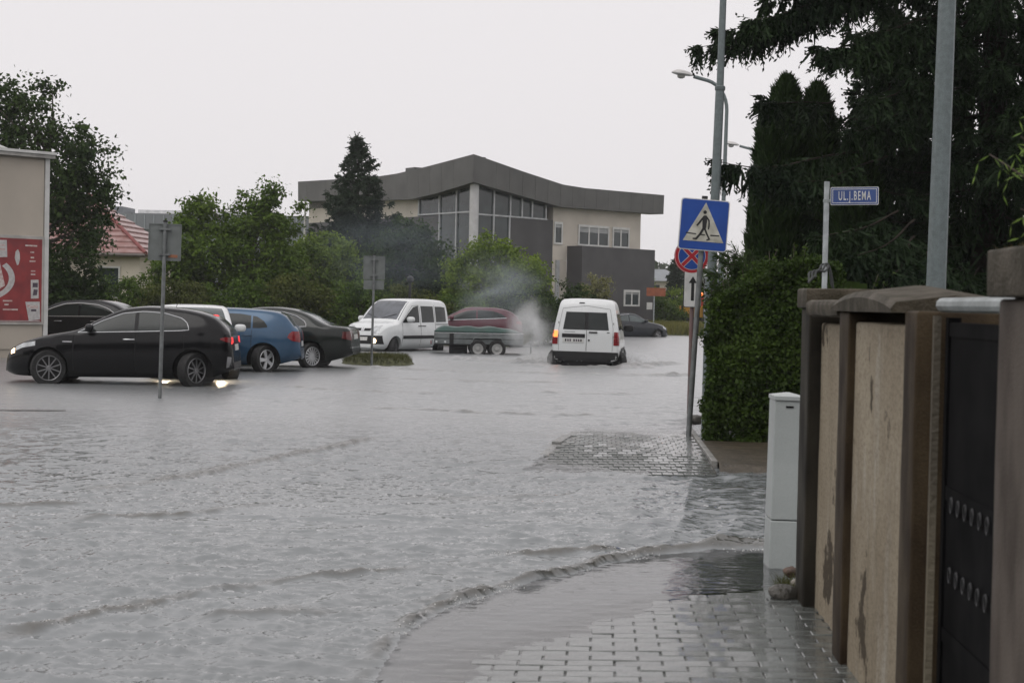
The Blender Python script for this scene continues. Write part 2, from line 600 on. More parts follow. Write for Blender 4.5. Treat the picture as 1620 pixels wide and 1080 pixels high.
def water_material():
    """Muddy water: mirror by Fresnel over a silty body that turns clear where the film is thin."""
    m, nt, out = _nt("flood_water")
    N, L = nt.nodes, nt.links
    tc = N.new("ShaderNodeTexCoord")
    nz = N.new("ShaderNodeTexNoise")
    nz.inputs["Scale"].default_value = 0.35
    nz.inputs["Detail"].default_value = 4
    L.new(tc.outputs["Object"], nz.inputs["Vector"])
    mx = N.new("ShaderNodeMixRGB")
    mx.inputs[1].default_value = (0.175, 0.187, 0.187, 1)
    mx.inputs[2].default_value = (0.24, 0.258, 0.265, 1)
    L.new(nz.outputs[0], mx.inputs[0])
    mp = N.new("ShaderNodeMapping")
    mp.inputs["Scale"].default_value = (1.0, 1.35, 1)
    L.new(tc.outputs["Object"], mp.inputs[0])
    hs = []
    for sc, w in ((2.6, 1.0), (9.0, 0.5), (30.0, 0.16)):
        n = N.new("ShaderNodeTexNoise")
        n.inputs["Scale"].default_value = sc
        n.inputs["Detail"].default_value = 3
        n.inputs["Distortion"].default_value = 0.6
        L.new(mp.outputs[0], n.inputs["Vector"])
        mu = N.new("ShaderNodeMath")
        mu.operation = 'MULTIPLY'
        mu.inputs[1].default_value = w
        L.new(n.outputs[0], mu.inputs[0])
        hs.append(mu)
    a1 = N.new("ShaderNodeMath"); a1.operation = 'ADD'
    L.new(hs[0].outputs[0], a1.inputs[0]); L.new(hs[1].outputs[0], a1.inputs[1])
    a2 = N.new("ShaderNodeMath"); a2.operation = 'ADD'
    L.new(a1.outputs[0], a2.inputs[0]); L.new(hs[2].outputs[0], a2.inputs[1])
    # film on the pavement lies still, open water is choppy
    at = N.new("ShaderNodeAttribute")
    at.attribute_name = "depth"
    chop = N.new("ShaderNodeAttribute")
    chop.attribute_name = "chop"
    bp = N.new("ShaderNodeBump")
    bp.inputs["Distance"].default_value = 0.045
    L.new(chop.outputs["Fac"], bp.inputs["Strength"])
    L.new(a2.outputs[0], bp.inputs["Height"])
    sl_ = N.new("ShaderNodeAttribute")
    sl_.attribute_name = "silt_shade"                                       # churned-up brown in the breaking waves, plus the painted-in dark of their steep faces
    mud_shade = N.new("ShaderNodeMixRGB")
    mud_shade.inputs[2].default_value = (0.078, 0.070, 0.054, 1)
    L.new(sl_.outputs["Fac"], mud_shade.inputs[0])
    L.new(mx.outputs[0], mud_shade.inputs[1])
    df = N.new("ShaderNodeBsdfDiffuse")
    L.new(mud_shade.outputs[0], df.inputs[0])
    tr = N.new("ShaderNodeBsdfTransparent")
    tr.inputs[0].default_value = (0.93, 0.92, 0.89, 1)
    op = N.new("ShaderNodeMapRange")
    op.inputs["From Min"].default_value = 0.0
    op.inputs["From Max"].default_value = 0.008
    op.inputs["To Max"].default_value = 0.32
    L.new(at.outputs["Fac"], op.inputs[0])
    op2 = N.new("ShaderNodeMapRange")
    op2.inputs["From Min"].default_value = 0.03
    op2.inputs["From Max"].default_value = 0.12
    op2.inputs["To Max"].default_value = 0.68
    L.new(at.outputs["Fac"], op2.inputs[0])
    ops = N.new("ShaderNodeMath"); ops.operation = 'ADD'
    L.new(op.outputs[0], ops.inputs[0]); L.new(op2.outputs[0], ops.inputs[1])
    bodym = N.new("ShaderNodeMixShader")
    L.new(ops.outputs[0], bodym.inputs[0])
    L.new(tr.outputs[0], bodym.inputs[1]); L.new(df.outputs[0], bodym.inputs[2])
    gl = N.new("ShaderNodeBsdfGlossy")
    rg = N.new("ShaderNodeAttribute")
    rg.attribute_name = "ruffle"                                      # fine rain ruffling that the ripples do not resolve
    L.new(rg.outputs["Fac"], gl.inputs["Roughness"])
    L.new(bp.outputs[0], gl.inputs["Normal"])
    fr = N.new("ShaderNodeFresnel")
    fr.inputs["IOR"].default_value = 1.9
    L.new(bp.outputs[0], fr.inputs["Normal"])
    fin = N.new("ShaderNodeMixShader")
    L.new(fr.outputs[0], fin.inputs[0])
    L.new(bodym.outputs[0], fin.inputs[1]); L.new(gl.outputs[0], fin.inputs[2])
    L.new(fin.outputs[0], out.inputs[0])
    return m


def far_z(x, y):
    near_edge = 17.35 - (x + 0.5) * 0.90
    d = np.minimum((y - near_edge) * 0.030, 0.02)
    far_d = np.clip((19.45 - y) * 0.05, -0.1, 0.02)
    return 0.066 + np.clip(np.minimum(d, far_d), -0.08, 0.02)


def build_water():
    rows, y = [], 2.5
    while y < 100:
        rows.append(y)
        y += max(0.016, 0.72 * y * y / 4100.0)
    rows = np.array(rows)
    tans = np.concatenate([np.linspace(-1.6, -0.46, 30)[:-1], np.linspace(-0.46, 0.40, 540), np.linspace(0.40, 1.6, 30)[1:]])
    Y = np.repeat(rows[:, None], len(tans), 1)
    X = rows[:, None] * tans[None]
    Z, silt_shade = water_z(X.ravel(), Y.ravel(), True)
    Z = Z.reshape(X.shape)
    V = np.stack([X, Y, Z], -1).reshape(-1, 3)
    nx, ny = len(tans), len(rows)
    i = np.arange(ny - 1)[:, None] * nx + np.arange(nx - 1)[None]
    F = np.stack([i, i + 1, i + 1 + nx, i + nx], -1).reshape(-1, 4)
    me = mesh_np("flood_water", V, F, water_material(), True)
    bed = np.where((kerb_sd(V[:, 0], V[:, 1]) > 0.02) & (V[:, 1] < 10.45) & (V[:, 0] < 1.1), walk_z(V[:, 0], V[:, 1]), -0.2)
    fx, fy = V[:, 0], V[:, 1]
    left = -0.47 + (fy - 17.35) * 0.105
    on_far = (fx > left) & (fx < 1.13) & (fy > 15.3) & (fy < 20.7)
    bed = np.where(on_far, far_z(fx, fy), bed)
    at = me.attributes.new("depth", 'FLOAT', 'POINT')
    at.data.foreach_set("value", (V[:, 2] - bed + np.where(bed > -0.1, 0.009 * (fbm(V[:, 0] * 3.5, V[:, 1] * 15, 4) - 0.5), 0)).astype(np.float32))
    ch = 0.30 + 0.25 * smooth01(16, 30, V[:, 1])                       # the open flood runs rougher than the kerb side
    ch = ch * (0.14 + 0.86 * smooth01(0.006, 0.06, V[:, 2] - bed))
    a3 = me.attributes.new("silt_shade", 'FLOAT', 'POINT')
    a3.data.foreach_set("value", silt_shade.astype(np.float32))
    a4 = me.attributes.new("ruffle", 'FLOAT', 'POINT')
    a4.data.foreach_set("value", (0.05 + 0.24 * smooth01(10, 24, V[:, 1])).astype(np.float32))
    a2 = me.attributes.new("chop", 'FLOAT', 'POINT')
    a2.data.foreach_set("value", ch.astype(np.float32))
    return tag(link("flood_water", me), kind="structure")


build_water()

# ------------------------------------------------------------------ near pavement with its pavers
M_PAVE = mat("paver_wet", (0.135, 0.145, 0.138), 0.12, var=0.25, scale=9, bump=0.16, bscale=120, coat=0.42, grain=0.5)
_nt_p = M_PAVE.node_tree                                    # every paver its own shade
_b = [n for n in _nt_p.nodes if n.type == 'BSDF_PRINCIPLED'][0]
_src = _b.inputs["Base Color"].links[0].from_socket
_oi = _nt_p.nodes.new("ShaderNodeObjectInfo")
_hv = _nt_p.nodes.new("ShaderNodeHueSaturation")
_mr = _nt_p.nodes.new("ShaderNodeMapRange")
_mr.inputs["To Min"].default_value = 0.78
_mr.inputs["To Max"].default_value = 1.16
_nt_p.links.new(_oi.outputs["Random"], _mr.inputs[0])
_nt_p.links.new(_mr.outputs[0], _hv.inputs["Value"])
_nt_p.links.new(_src, _hv.inputs["Color"])
_nt_p.links.new(_hv.outputs[0], _b.inputs["Base Color"])
M_JOINT = mat("joint_wet", (0.07, 0.068, 0.06), 0.10, var=0.3, scale=20, bump=0.2, bscale=90)
M_KERB = mat("kerb_wet", (0.20, 0.20, 0.19), 0.25, var=0.25, scale=6, bump=0.3, bscale=90, grain=0.3)
M_CONC = mat("concrete_wet", (0.22, 0.215, 0.20), 0.4, var=0.3, scale=4, bump=0.4, bscale=60, grain=0.4)


def bev_block(lx, ly, h, b):
    """paver with chamfered upper edge, top at z=0"""
    x, y = lx / 2, ly / 2
    V = [(sx * x, sy * y, -h) for sx, sy in ((-1, -1), (1, -1), (1, 1), (-1, 1))]
    V += [(sx * x, sy * y, -b) for sx, sy in ((-1, -1), (1, -1), (1, 1), (-1, 1))]
    V += [(sx * (x - b), sy * (y - b), 0) for sx, sy in ((-1, -1), (1, -1), (1, 1), (-1, 1))]
    F = [(8, 9, 10, 11)]
    for k in range(4):
        k2 = (k + 1) % 4
        F += [(k, k2, 4 + k2, 4 + k), (4 + k, 4 + k2, 8 + k2, 8 + k)]
    return V, F


def pavement(name, inside, zf, lx, ly, region, limit, mat_p, joint_drop, seed, visible):
    rng = random.Random(seed)
    me = mesh_np("paver", *bev_block(lx - 0.005, ly - 0.005, 0.05, 0.004), mat_p)
    x0, x1, y0, y1 = region
    nx, ny = int((x1 - x0) / 0.06), int((y1 - y0) / 0.06)
    base = grid_mesh(name, np.linspace(x0, x1, nx), np.linspace(y0, y1, ny), lambda X, Y: zf(X, Y) - joint_drop, M_JOINT)
    bm = bmesh.new()
    bm.from_mesh(base)
    bmesh.ops.delete(bm, geom=[f for f in bm.faces if not inside(*f.calc_center_median()[:2])], context='FACES')
    bm.to_mesh(base)
    bm.free()
    root = tag(link(name, base), kind="structure")
    spots, row, y = [], 0, y0
    while y < y1:
        x = x0 + (lx / 2 if row % 2 else 0)
        while x < x1:
            if inside(x, y):
                spots.append((x, y))
            x += lx
        y += ly
        row += 1
    vis = [p for p in spots if visible(*p)]
    vis = sorted(vis, key=lambda p: p[1])[:limit]
    vs = set(vis)
    rest = [p for p in spots if p not in vs]
    g = np.array(spots)
    A = lambda x, y: float(zf(np.array([x]), np.array([y]))[0])
    for (x, y) in vis:
        o = link("paver", me, root, (x, y, A(x, y) + rng.gauss(0, 0.0012)),
                 (rng.gauss(0, 0.012) , rng.gauss(0, 0.010) - 0.02, rng.gauss(0, 0.006)))
    mb = MB()
    V, F = bev_block(lx - 0.005, ly - 0.005, 0.03, 0.004)
    for (x, y) in rest:
        mb.add(V, F, Matrix.Translation((x, y, A(x, y) + rng.gauss(0, 0.001))))
    if rest:
        tag(mb.build("paver_field", mat_p, root), kind="stuff")
    return root


def near_inside(x, y):
    return x > float(np.interp(y, KY, KX)) + 0.14 and x < 1.10 and y < 10.6


near_walk = pavement("pavement", near_inside, walk_z, 0.2, 0.1, (-0.8, 1.12, 2.0, 10.4), 300, M_PAVE, 0.006, 3,
                     lambda x, y: 6.15 < y < 8.9 and float(walk_z(np.array([x]), np.array([y]))[0]) > 0.093)
# kerb of the near pavement, one stone after the other
kx = np.interp(np.linspace(2, 10.3, 300), KY, KX)
for y in np.arange(2.2, 7.2, 1.0):
    mb = MB().box(-0.06, 0.06, -0.49, 0.49, -0.25, 0.0, bev=0.012)
    mb.build("kerbstone", M_KERB, near_walk, loc=(-0.80, y, 0.090))
for (xa, ya), (xb, yb) in zip([(-0.8, 7.25), (-0.66, 7.95), (-0.34, 8.6), (0.15, 9.5)], [(-0.68, 7.9), (-0.36, 8.55), (0.13, 9.45), (0.6, 9.95)]):
    l = math.hypot(xb - xa, yb - ya)
    mb = MB().box(-l / 2, l / 2, -0.06, 0.06, -0.25, 0.0, bev=0.012)
    mb.build("kerbstone", M_KERB, near_walk, loc=((xa + xb) / 2, (ya + yb) / 2, 0.080), rot=(0, 0, math.atan2(yb - ya, xb - xa)))


# ------------------------------------------------------------------ pavement on the other side of the side street
def far_inside(x, y):
    left = -0.47 + (y - 17.35) * 0.105
    return x > left + 0.06 and x < 1.13 and 15.0 < y < 20.6


far_walk = pavement("pavement", far_inside, far_z, 0.1, 0.2, (-0.62, 1.14, 15.3, 20.8), 300, M_PAVE, 0.007, 5,
                    lambda x, y: float(far_z(np.array([x]), np.array([y]))[0]) > 0.060)
for k in range(3):
    y0 = 16.9 + k * 0.95
    xm = -0.47 + (y0 + 0.45 - 17.35) * 0.105
    MB().box(-0.055, 0.055, -0.46, 0.46, -0.25, 0, bev=0.012).build("kerbstone", M_KERB, far_walk, loc=(xm, y0 + 0.45, 0.098 - (0.045 if k == 0 else 0.03 if k == 2 else 0)), rot=(0.03 if k == 0 else 0, 0, -0.105))
for y0 in (16.0, 17.05, 18.1, 19.15):
    MB().box(-0.03, 0.03, -0.52, 0.52, -0.2, 0, bev=0.008).build("edging_stone", M_CONC, far_walk, loc=(1.165, y0 + 0.5, 0.105))
# wet bare soil beside it
M_SOIL = mat("soil_wet", (0.055, 0.044, 0.028), 0.45, var=0.3, scale=7, bump=0.9, bscale=30, grain=0.5)
so = grid_mesh("soil_bed", np.linspace(1.2, 6.5, 90), np.linspace(15.5, 18.6, 60),
               lambda X, Y: 0.085 + 0.03 * (fbm(X * 3, Y * 3, 4) - 0.5) - 0.14 * smooth01(15.95, 15.6, Y + 0.15 * (X - 1.2)), M_SOIL)
tag(link("soil_bed", so), kind="structure")

# flooded parking-lot kerb in the left foreground and the grass island with its sign
mb = MB().box(-1.6, 1.6, -0.10, 0.10, -0.3, 0.05, bev=0.02)
mb.build("kerb_island", mat("kerb_dark", (0.055, 0.055, 0.05), 0.35, var=0.3), None, loc=(-8.55, 20.9, 0.0), rot=(0, 0, 0.25))
tag(bpy.data.objects["kerb_island"], kind="structure")


def island_z(X, Y):
    u, v = (X + 5.5) / 0.98, (Y - 41.0) / 1.3
    r = np.hypot(u, v)
    return 0.16 - 0.28 * smooth01(0.72, 1.05, r) + 0.05 * (fbm(X * 5, Y * 5, 3) - 0.5)


M_GRASSY = mat("grass_ground", (0.075, 0.08, 0.035), 0.8, var=0.35, scale=12, bump=0.9, bscale=30)
isl = link("grass_island", grid_mesh("grass_island", np.linspace(-6.6, -4.4, 50), np.linspace(39.6, 42.4, 60), island_z, M_GRASSY))
tag(isl, kind="structure")


def grass_blades(n, region, zf, h, w, rng, lean=0.5):
    x = rng.uniform(region[0], region[1], n)
    y = rng.uniform(region[2], region[3], n)
    z = zf(x, y)
    k = z > 0.03
    x, y, z = x[k], y[k], z[k]
    n = len(x)
    hh = h * rng.uniform(0.5, 1.3, n)
    a = rng.uniform(0, 2 * PI, n)
    dx, dy = np.cos(a) * w, np.sin(a) * w
    lx, ly = rng.normal(0, lean, n) * hh, rng.normal(0, lean, n) * hh
    V = np.empty((n, 3, 3))
    V[:, 0] = np.stack([x - dx, y - dy, z - 0.01], -1)
    V[:, 1] = np.stack([x + dx, y + dy, z - 0.01], -1)
    V[:, 2] = np.stack([x + lx, y + ly, z + hh], -1)
    return V.reshape(-1, 3), np.arange(3 * n).reshape(-1, 3)


M_BLADE = leaf_mat("grass_blade", (0.05, 0.062, 0.022), (0.12, 0.12, 0.05), 0.3)
rng = np.random.RandomState(5)
V, F = grass_blades(6000, (-6.5, -4.5, 39.7, 42.3), island_z, 0.10, 0.008, rng)
tag(link("grass", mesh_np("grass", V, F, M_BLADE)), "tufty wet grass on the flooded traffic island", "grass", kind="stuff")
V, F = grass_blades(26000, (-2.4, 12, 88.4, 96), ground_z, 0.55, 0.03, rng, 0.35)
tag(link("grass", mesh_np("grass", V, F, leaf_mat("verge_blade", (0.12, 0.13, 0.03), (0.26, 0.24, 0.08), 0.3))),
    "tall yellowish grass on the verge beyond the flooded road", "grass", kind="stuff")
V, F = grass_blades(16000, (-26, -2.6, 57.8, 62), ground_z, 0.35, 0.02, rng, 0.4)
tag(link("grass", mesh_np("grass", V, F, M_BLADE)), "dark grass strip under the roadside bushes", "grass", kind="stuff")

# ------------------------------------------------------------------ garden wall on the right
def plaster_material():
    """old tan plaster: streaky wash, blotches, patches where the top coat has come off, gritty relief"""
    m, nt, out = _nt("plaster_stained")
    N, L = nt.nodes, nt.links
    b = N.new("ShaderNodeBsdfPrincipled")
    L.new(b.outputs[0], out.inputs[0])
    tc = N.new("ShaderNodeTexCoord")

    def noise(scale, detail, stretch, lo, hi):
        mp = N.new("ShaderNodeMapping")
        mp.inputs["Scale"].default_value = stretch
        L.new(tc.outputs["Object"], mp.inputs[0])
        n = N.new("ShaderNodeTexNoise")
        n.inputs["Scale"].default_value = scale
        n.inputs["Detail"].default_value = detail
        n.inputs["Roughness"].default_value = 0.65
        L.new(mp.outputs[0], n.inputs["Vector"])
        r = N.new("ShaderNodeMapRange")
        r.inputs["From Min"].default_value = lo
        r.inputs["From Max"].default_value = hi
        L.new(n.outputs[0], r.inputs[0])
        return n, r

    def mixc(fac, a, c):
        x = N.new("ShaderNodeMixRGB")
        L.new(fac.outputs[0], x.inputs[0])
        if isinstance(a, tuple): x.inputs[1].default_value = (*a, 1)
        else: L.new(a, x.inputs[1])
        x.inputs[2].default_value = (*c, 1)
        return x.outputs[0]
    _, s1 = noise(1.8, 10, (1, 0.9, 0.6), 0.36, 0.64)
    _, s2 = noise(5.0, 6, (1, 1.3, 0.25), 0.52, 0.68)
    _, s3 = noise(1.9, 10, (1, 0.8, 0.7), 0.60, 0.62)
    _, s4 = noise(70.0, 4, (1, 0.5, 1), 0.45, 0.9)
    c = mixc(s1, (0.42, 0.365, 0.275), (0.30, 0.25, 0.18))
    c = mixc(s2, c, (0.255, 0.215, 0.155))
    _, s5 = noise(2.4, 8, (1, 1.1, 0.35), 0.55, 0.75)
    c = mixc(s5, c, (0.50, 0.47, 0.41))
    c = mixc(s3, c, (0.075, 0.06, 0.042))
    c = mixc(s4, c, (0.13, 0.105, 0.075))
    L.new(c, b.inputs["Base Color"])
    b.inputs["Roughness"].default_value = 0.65
    b.inputs["Specular IOR Level"].default_value = 0.08
    n5, _ = noise(90.0, 6, (1, 1, 1), 0, 1)
    bp = N.new("ShaderNodeBump")
    bp.inputs["Strength"].default_value = 0.4
    bp.inputs["Distance"].default_value = 0.012
    L.new(n5.outputs[0], bp.inputs["Height"])
    L.new(bp.outputs[0], b.inputs["Normal"])
    return m


M_PLASTER = plaster_material()
M_PILLAR = mat("pillar_render", (0.072, 0.053, 0.032), 0.5, scale=4.0, bump=0.25, bscale=110, color2=(0.030, 0.021, 0.014), spec=0.06, stretch=(1.5, 1.5, 0.7), grain=0.5)
M_PILLAR2 = mat("pillar_pink", (0.145, 0.122, 0.103), 0.5, scale=4.0, bump=0.2, bscale=110, color2=(0.078, 0.064, 0.054), spec=0.06, stretch=(1.5, 1.5, 0.6), grain=0.4)
M_CAP = mat("cap_mossy", (0.10, 0.085, 0.064), 0.5, scale=9.0, bump=0.5, bscale=90, spec=0.08, color2=(0.048, 0.042, 0.028), grain=0.5)
M_DARKP = mat("plaster_dark", (0.045, 0.040, 0.031), 0.55, scale=4, bump=0.2, bscale=110, color2=(0.020, 0.018, 0.015), spec=0.06, stretch=(1.5, 1.5, .7), grain=0.4)  # darkest brown of the pillar tones, used on the end pillar

wall = thing("garden_wall", "stained tan plaster garden wall with brown capped pillars along the pavement", "wall", (1.05, 0, 0))


def rough_box(mb, x0, x1, y0, y1, z0, z1, amp=0.006, bev=0.012, seg=0.09, seed=0):
    """box with slightly uneven faces"""
    bm = bmesh.new()
    V = [bm.verts.new((x, y, z)) for z in (z0, z1) for y in (y0, y1) for x in (x0, x1)]
    for f in [(0, 2, 3, 1), (4, 5, 7, 6), (0, 1, 5, 4), (2, 6, 7, 3), (0, 4, 6, 2), (1, 3, 7, 5)]:
        bm.faces.new([V[i] for i in f])
    bmesh.ops.bevel(bm, geom=bm.edges[:], offset=bev, segments=2, affect='EDGES', profile=0.5)
    for ax, (a, b) in enumerate(((x0, x1), (y0, y1), (z0, z1))):
        n = int((b - a) / seg)
        for k in range(1, n + 1):
            co = [0, 0, 0]; no = [0, 0, 0]
            co[ax] = a + (b - a) * k / (n + 1); no[ax] = 1
            bmesh.ops.bisect_plane(bm, geom=bm.verts[:] + bm.edges[:] + bm.faces[:], plane_co=co, plane_no=no)
    bm.normal_update()
    for v in bm.verts:
        n = fbm(np.array([v.co.y * 5 + v.co.x * 3 + seed]), np.array([v.co.z * 5 + seed * 2.0]), 3)[0] - 0.5
        v.co += v.normal * n * amp * 2
    bm.verts.index_update()
    mb.add([tuple(v.co) for v in bm.verts], [tuple(v.index for v in f.verts) for f in bm.faces])
    bm.free()
    return mb


def pillar(y0, y1, x0, x1, z1, material, seed, cap=None):
    p = rough_box(MB(), x0, x1, y0, y1, 0.0, z1, 0.0025, 0.010, 0.1, seed).build("pillar", material, wall, True, 50)
    if cap:
        rough_box(MB(), x0 - cap[0], x1 + cap[0], y0 - cap[0], y1 + cap[0], z1 + 0.002, z1 + cap[1], 0.006, 0.009, 0.09, seed + 3).build("cap", M_CAP, p, True, 50)
    return p


# x is measured from the pillar face (1.05 m right of the camera)
pillar(8.2, 8.52, 0.0, 0.34, 1.60, M_DARKP, 1, (0.022, 0.10))
rough_box(MB(), 0.060, 0.20, 7.04, 8.2, 0.0, 1.53, 0.003, 0.012, 0.1, 11).build("wall_panel", M_PLASTER, wall, True, 50)
pillar(6.80, 7.05, -0.02, 0.34, 1.59, M_PILLAR, 2)
rough_box(MB(), 0.008, 0.20, 5.62, 6.80, 0.0, 1.55, 0.003, 0.012, 0.1, 12).build("wall_panel", M_PLASTER, wall, True, 50)
pillar(5.42, 5.64, -0.008, 0.34, 1.60, M_PILLAR, 3)
# coping over the two panels: arched slab
mb = MB()
bm_pts = []
ys = np.linspace(5.68, 7.12, 22)
for i, y in enumerate(ys):
    t = (y - 5.68) / 1.44
    top = 1.635 + 0.042 * math.sin(PI * min(1, max(0, t * 1.0))) ** 0.8
    bm_pts.append([(-0.045, y, 1.592), (-0.05, y, top - 0.03), (-0.03, y, top - 0.006), (0.17, y, top + 0.02), (0.36, y, top - 0.01), (0.38, y, 1.592)])
n = 6
V = [p for r in bm_pts for p in r]
F = []
for i in range(len(ys) - 1):
    for k in range(n):
        F.append((i * n + k, i * n + (k + 1) % n, (i + 1) * n + (k + 1) % n, (i + 1) * n + k))
F += [tuple(range(n)), tuple(reversed(range((len(ys) - 1) * n, len(ys) * n)))]
mb.add(V, F).build("coping", M_CAP, wall, True, 40)
rough_box(MB(), -0.03, 0.36, 7.12, 8.15, 1.565, 1.64, 0.010, 0.02, 0.1, 14).build("coping", M_CAP, wall, True, 40)
pillar(3.86, 4.36, 0.0, 0.45, 1.635, M_PILLAR2, 4, (0.03, 0.13))
rough_box(MB(), 0.05, 0.3, -1.0, 3.86, 0.0, 1.58, 0.01, 0.02, 0.16, 15).build("wall_panel", M_PLASTER, wall, True, 50)
# moss tuft on the near cap
V, F = grass_blades(900, (0.0, 0.42, 3.86, 4.36), lambda x, y: 1.755 + 0 * x, 0.022, 0.003, np.random.RandomState(4), 0.8)
tag(link("moss", mesh_np("moss", V, F, leaf_mat("moss", (0.10, 0.085, 0.03), (0.19, 0.15, 0.07), 0.1)), wall), kind="stuff")

# black metal gate between the pillars
M_BLACK = mat("black_paint", (0.006, 0.006, 0.0065), 0.6, var=0.3, spec=0.03)
M_GALV = mat("galvanised", (0.33, 0.36, 0.36), 0.42, metal=0.55, var=0.2, scale=9, bump=0.1, bscale=80, grain=0.4)
gate = thing("metal_gate", "nearly solid black metal gate with two rows of small rings", "gate", (1.115, 4.42, 0))
MB().box(0, 0.04, 0.02, 0.06, 0.10, 1.58).build("gate_frame", M_BLACK, gate)
MB().box(0, 0.04, 0.86, 0.90, 0.10, 1.58).build("gate_frame", M_BLACK, gate)
for z in (0.12, 0.55, 1.0, 1.52):
    MB().box(0.003, 0.037, 0.06, 0.86, z, z + 0.045).build("rail", M_BLACK, gate)
MB().box(0.008, 0.012, 0.061, 0.859, 0.166, 1.519).build("sheet", M_BLACK, gate)
for k in range(9):
    y = 0.12 + k * 0.095
    MB().box(0.0125, 0.030, y, y + 0.018, 0.165, 1.519).build("bar", M_BLACK, gate)
for z in (0.70, 0.92):
    for k in range(7):
        y = 0.18 + k * 0.095
        pts = [(0.0, y + 0.016 * math.cos(t), z + 0.075 + 0.024 * math.sin(t)) for t in np.linspace(0, 2 * PI, 13)]
        MB().tube(pts, 0.0032, 6, False).build("ring", mat("steel_ring", (0.045, 0.045, 0.047), 0.4, metal=0.5), gate, True)
MB().tube([(0.0, -0.02, 1.62), (0.0, 0.95, 1.62)], 0.024, 10).build("top_tube", M_GALV, gate, True)
MB().tube([(-0.02, -0.02, 0.20), (-0.02, 0.95, 0.14)], 0.03, 10).build("bottom_tube", mat("dark_steel", (0.08, 0.08, 0.085), 0.35, metal=0.5), gate, True)
mbp = MB().tube([(-0.02, 0.94, 0.0), (-0.02, 0.94, 0.8), (-0.02, 0.94, 1.585)], [0.016, 0.016, 0.016], 4)
mbp.build("gate_post", mat("post_concrete", (0.20, 0.175, 0.125), 0.5, scale=4, color2=(0.11, 0.095, 0.07), bump=0.4, bscale=60, stretch=(2, 2, .4)), gate, True)
# steel post behind the end pillar
gp = thing("steel_post", "black steel post bolted behind the end pillar beside the cabinet", "post", (1.165, 8.66, 0))
MB().box(-0.03, 0.03, -0.03, 0.03, 0, 1.66, bev=0.004).build("post", M_BLACK, gp)
MB().box(-0.038, 0.038, -0.038, 0.038, 1.661, 1.675).build("cap", M_BLACK, gp)

# cable cabinet
cab = thing("cable_cabinet", "narrow pale grey cable cabinet standing beside the wall end", "cabinet", (1.10, 9.62, 0.06), R_(2), tilt=(0, R_(0.8)))
M_CAB = mat("cabinet_plastic", (0.42, 0.45, 0.44), 0.4, var=0.08, scale=2.5, bump=0.05, bscale=80, grain=0.15)
MB().box(-0.085, 0.085, -0.11, 0.13, 0.02, 0.31, bev=0.006).build("base", M_CAB, cab)
bd = MB().box(-0.085, 0.085, -0.11, 0.13, 0.316, 1.005, bev=0.006).build("body", M_CAB, cab)
MB().box(-0.022, 0.022, -0.114, -0.111, 0.965, 0.975).build("vent", M_BLACK, bd)
mb = MB()
mb.add([(-0.09, -0.12, 1.008), (0.09, -0.12, 1.008), (0.09, 0.135, 1.008), (-0.09, 0.135, 1.008), (-0.09, -0.12, 1.03), (0.09, -0.12, 1.03), (0.09, 0.135, 1.03), (-0.09, 0.135, 1.03), (-0.01, 0.0, 1.05), (0.01, 0.0, 1.05)],
       [(3, 2, 1, 0), (0, 1, 5, 4), (1, 2, 6, 5), (2, 3, 7, 6), (3, 0, 4, 7), (4, 5, 9, 8), (5, 6, 9), (6, 7, 8, 9), (7, 4, 8)])
mb.build("lid", M_CAB, cab)
MB().box(0.088, 0.098, -0.1, 0.12, 0.04, 1.0).build("side_cover", M_BLACK, cab)


def rock(name, label, loc, size, material, seed, cat="stone"):
    bm = bmesh.new()
    bmesh.ops.create_icosphere(bm, subdivisions=3, radius=1)
    for v in bm.verts:
        n = fbm(np.array([v.co.x * 1.7 + seed + v.co.z]), np.array([v.co.y * 1.7 + seed - v.co.z]), 3)[0]
        v.co *= 0.65 + 0.7 * n
        v.co.x *= size[0]; v.co.y *= size[1]; v.co.z *= size[2]
    me = bpy.data.meshes.new(name)
    bm.to_mesh(me)
    bm.free()
    me.materials.append(material)
    me.polygons.foreach_set("use_smooth", np.ones(len(me.polygons), bool))
    return tag(link(name, me, None, loc), label, cat)


M_STONE = mat("stone_wet", (0.07, 0.065, 0.055), 0.35, var=0.35, scale=14, bump=0.6, bscale=50)
rock("stone", "dark wet cobble lying at the foot of the wall end", (0.985, 8.45, 0.135), (0.075, 0.06, 0.045), M_STONE, 2)
rock("stone", "small reddish brick lump beside the cabinet base", (1.09, 9.05, 0.15), (0.04, 0.035, 0.03), mat("brick_lump", (0.085, 0.052, 0.036), 0.5, var=0.4, scale=20), 6)
rock("stone", "pale broken stone between cabinet and end pillar", (1.10, 8.78, 0.13), (0.045, 0.04, 0.03), mat("pale_stone", (0.20, 0.18, 0.15), 0.5, var=0.3, scale=20), 9)
V, F = grass_blades(700, (1.0, 1.22, 8.40, 9.0), lambda x, y: 0.09 + 0 * x, 0.07, 0.004, np.random.RandomState(8), 0.6)
tag(link("weeds", mesh_np("weeds", V, F, M_BLADE)), "low green weeds around the stones at the wall end", "weeds", kind="stuff")
rock("stone", "dark debris clump under the hedge edge by the sign posts", (1.36, 22.3, 0.06), (0.10, 0.10, 0.07), M_STONE, 12)

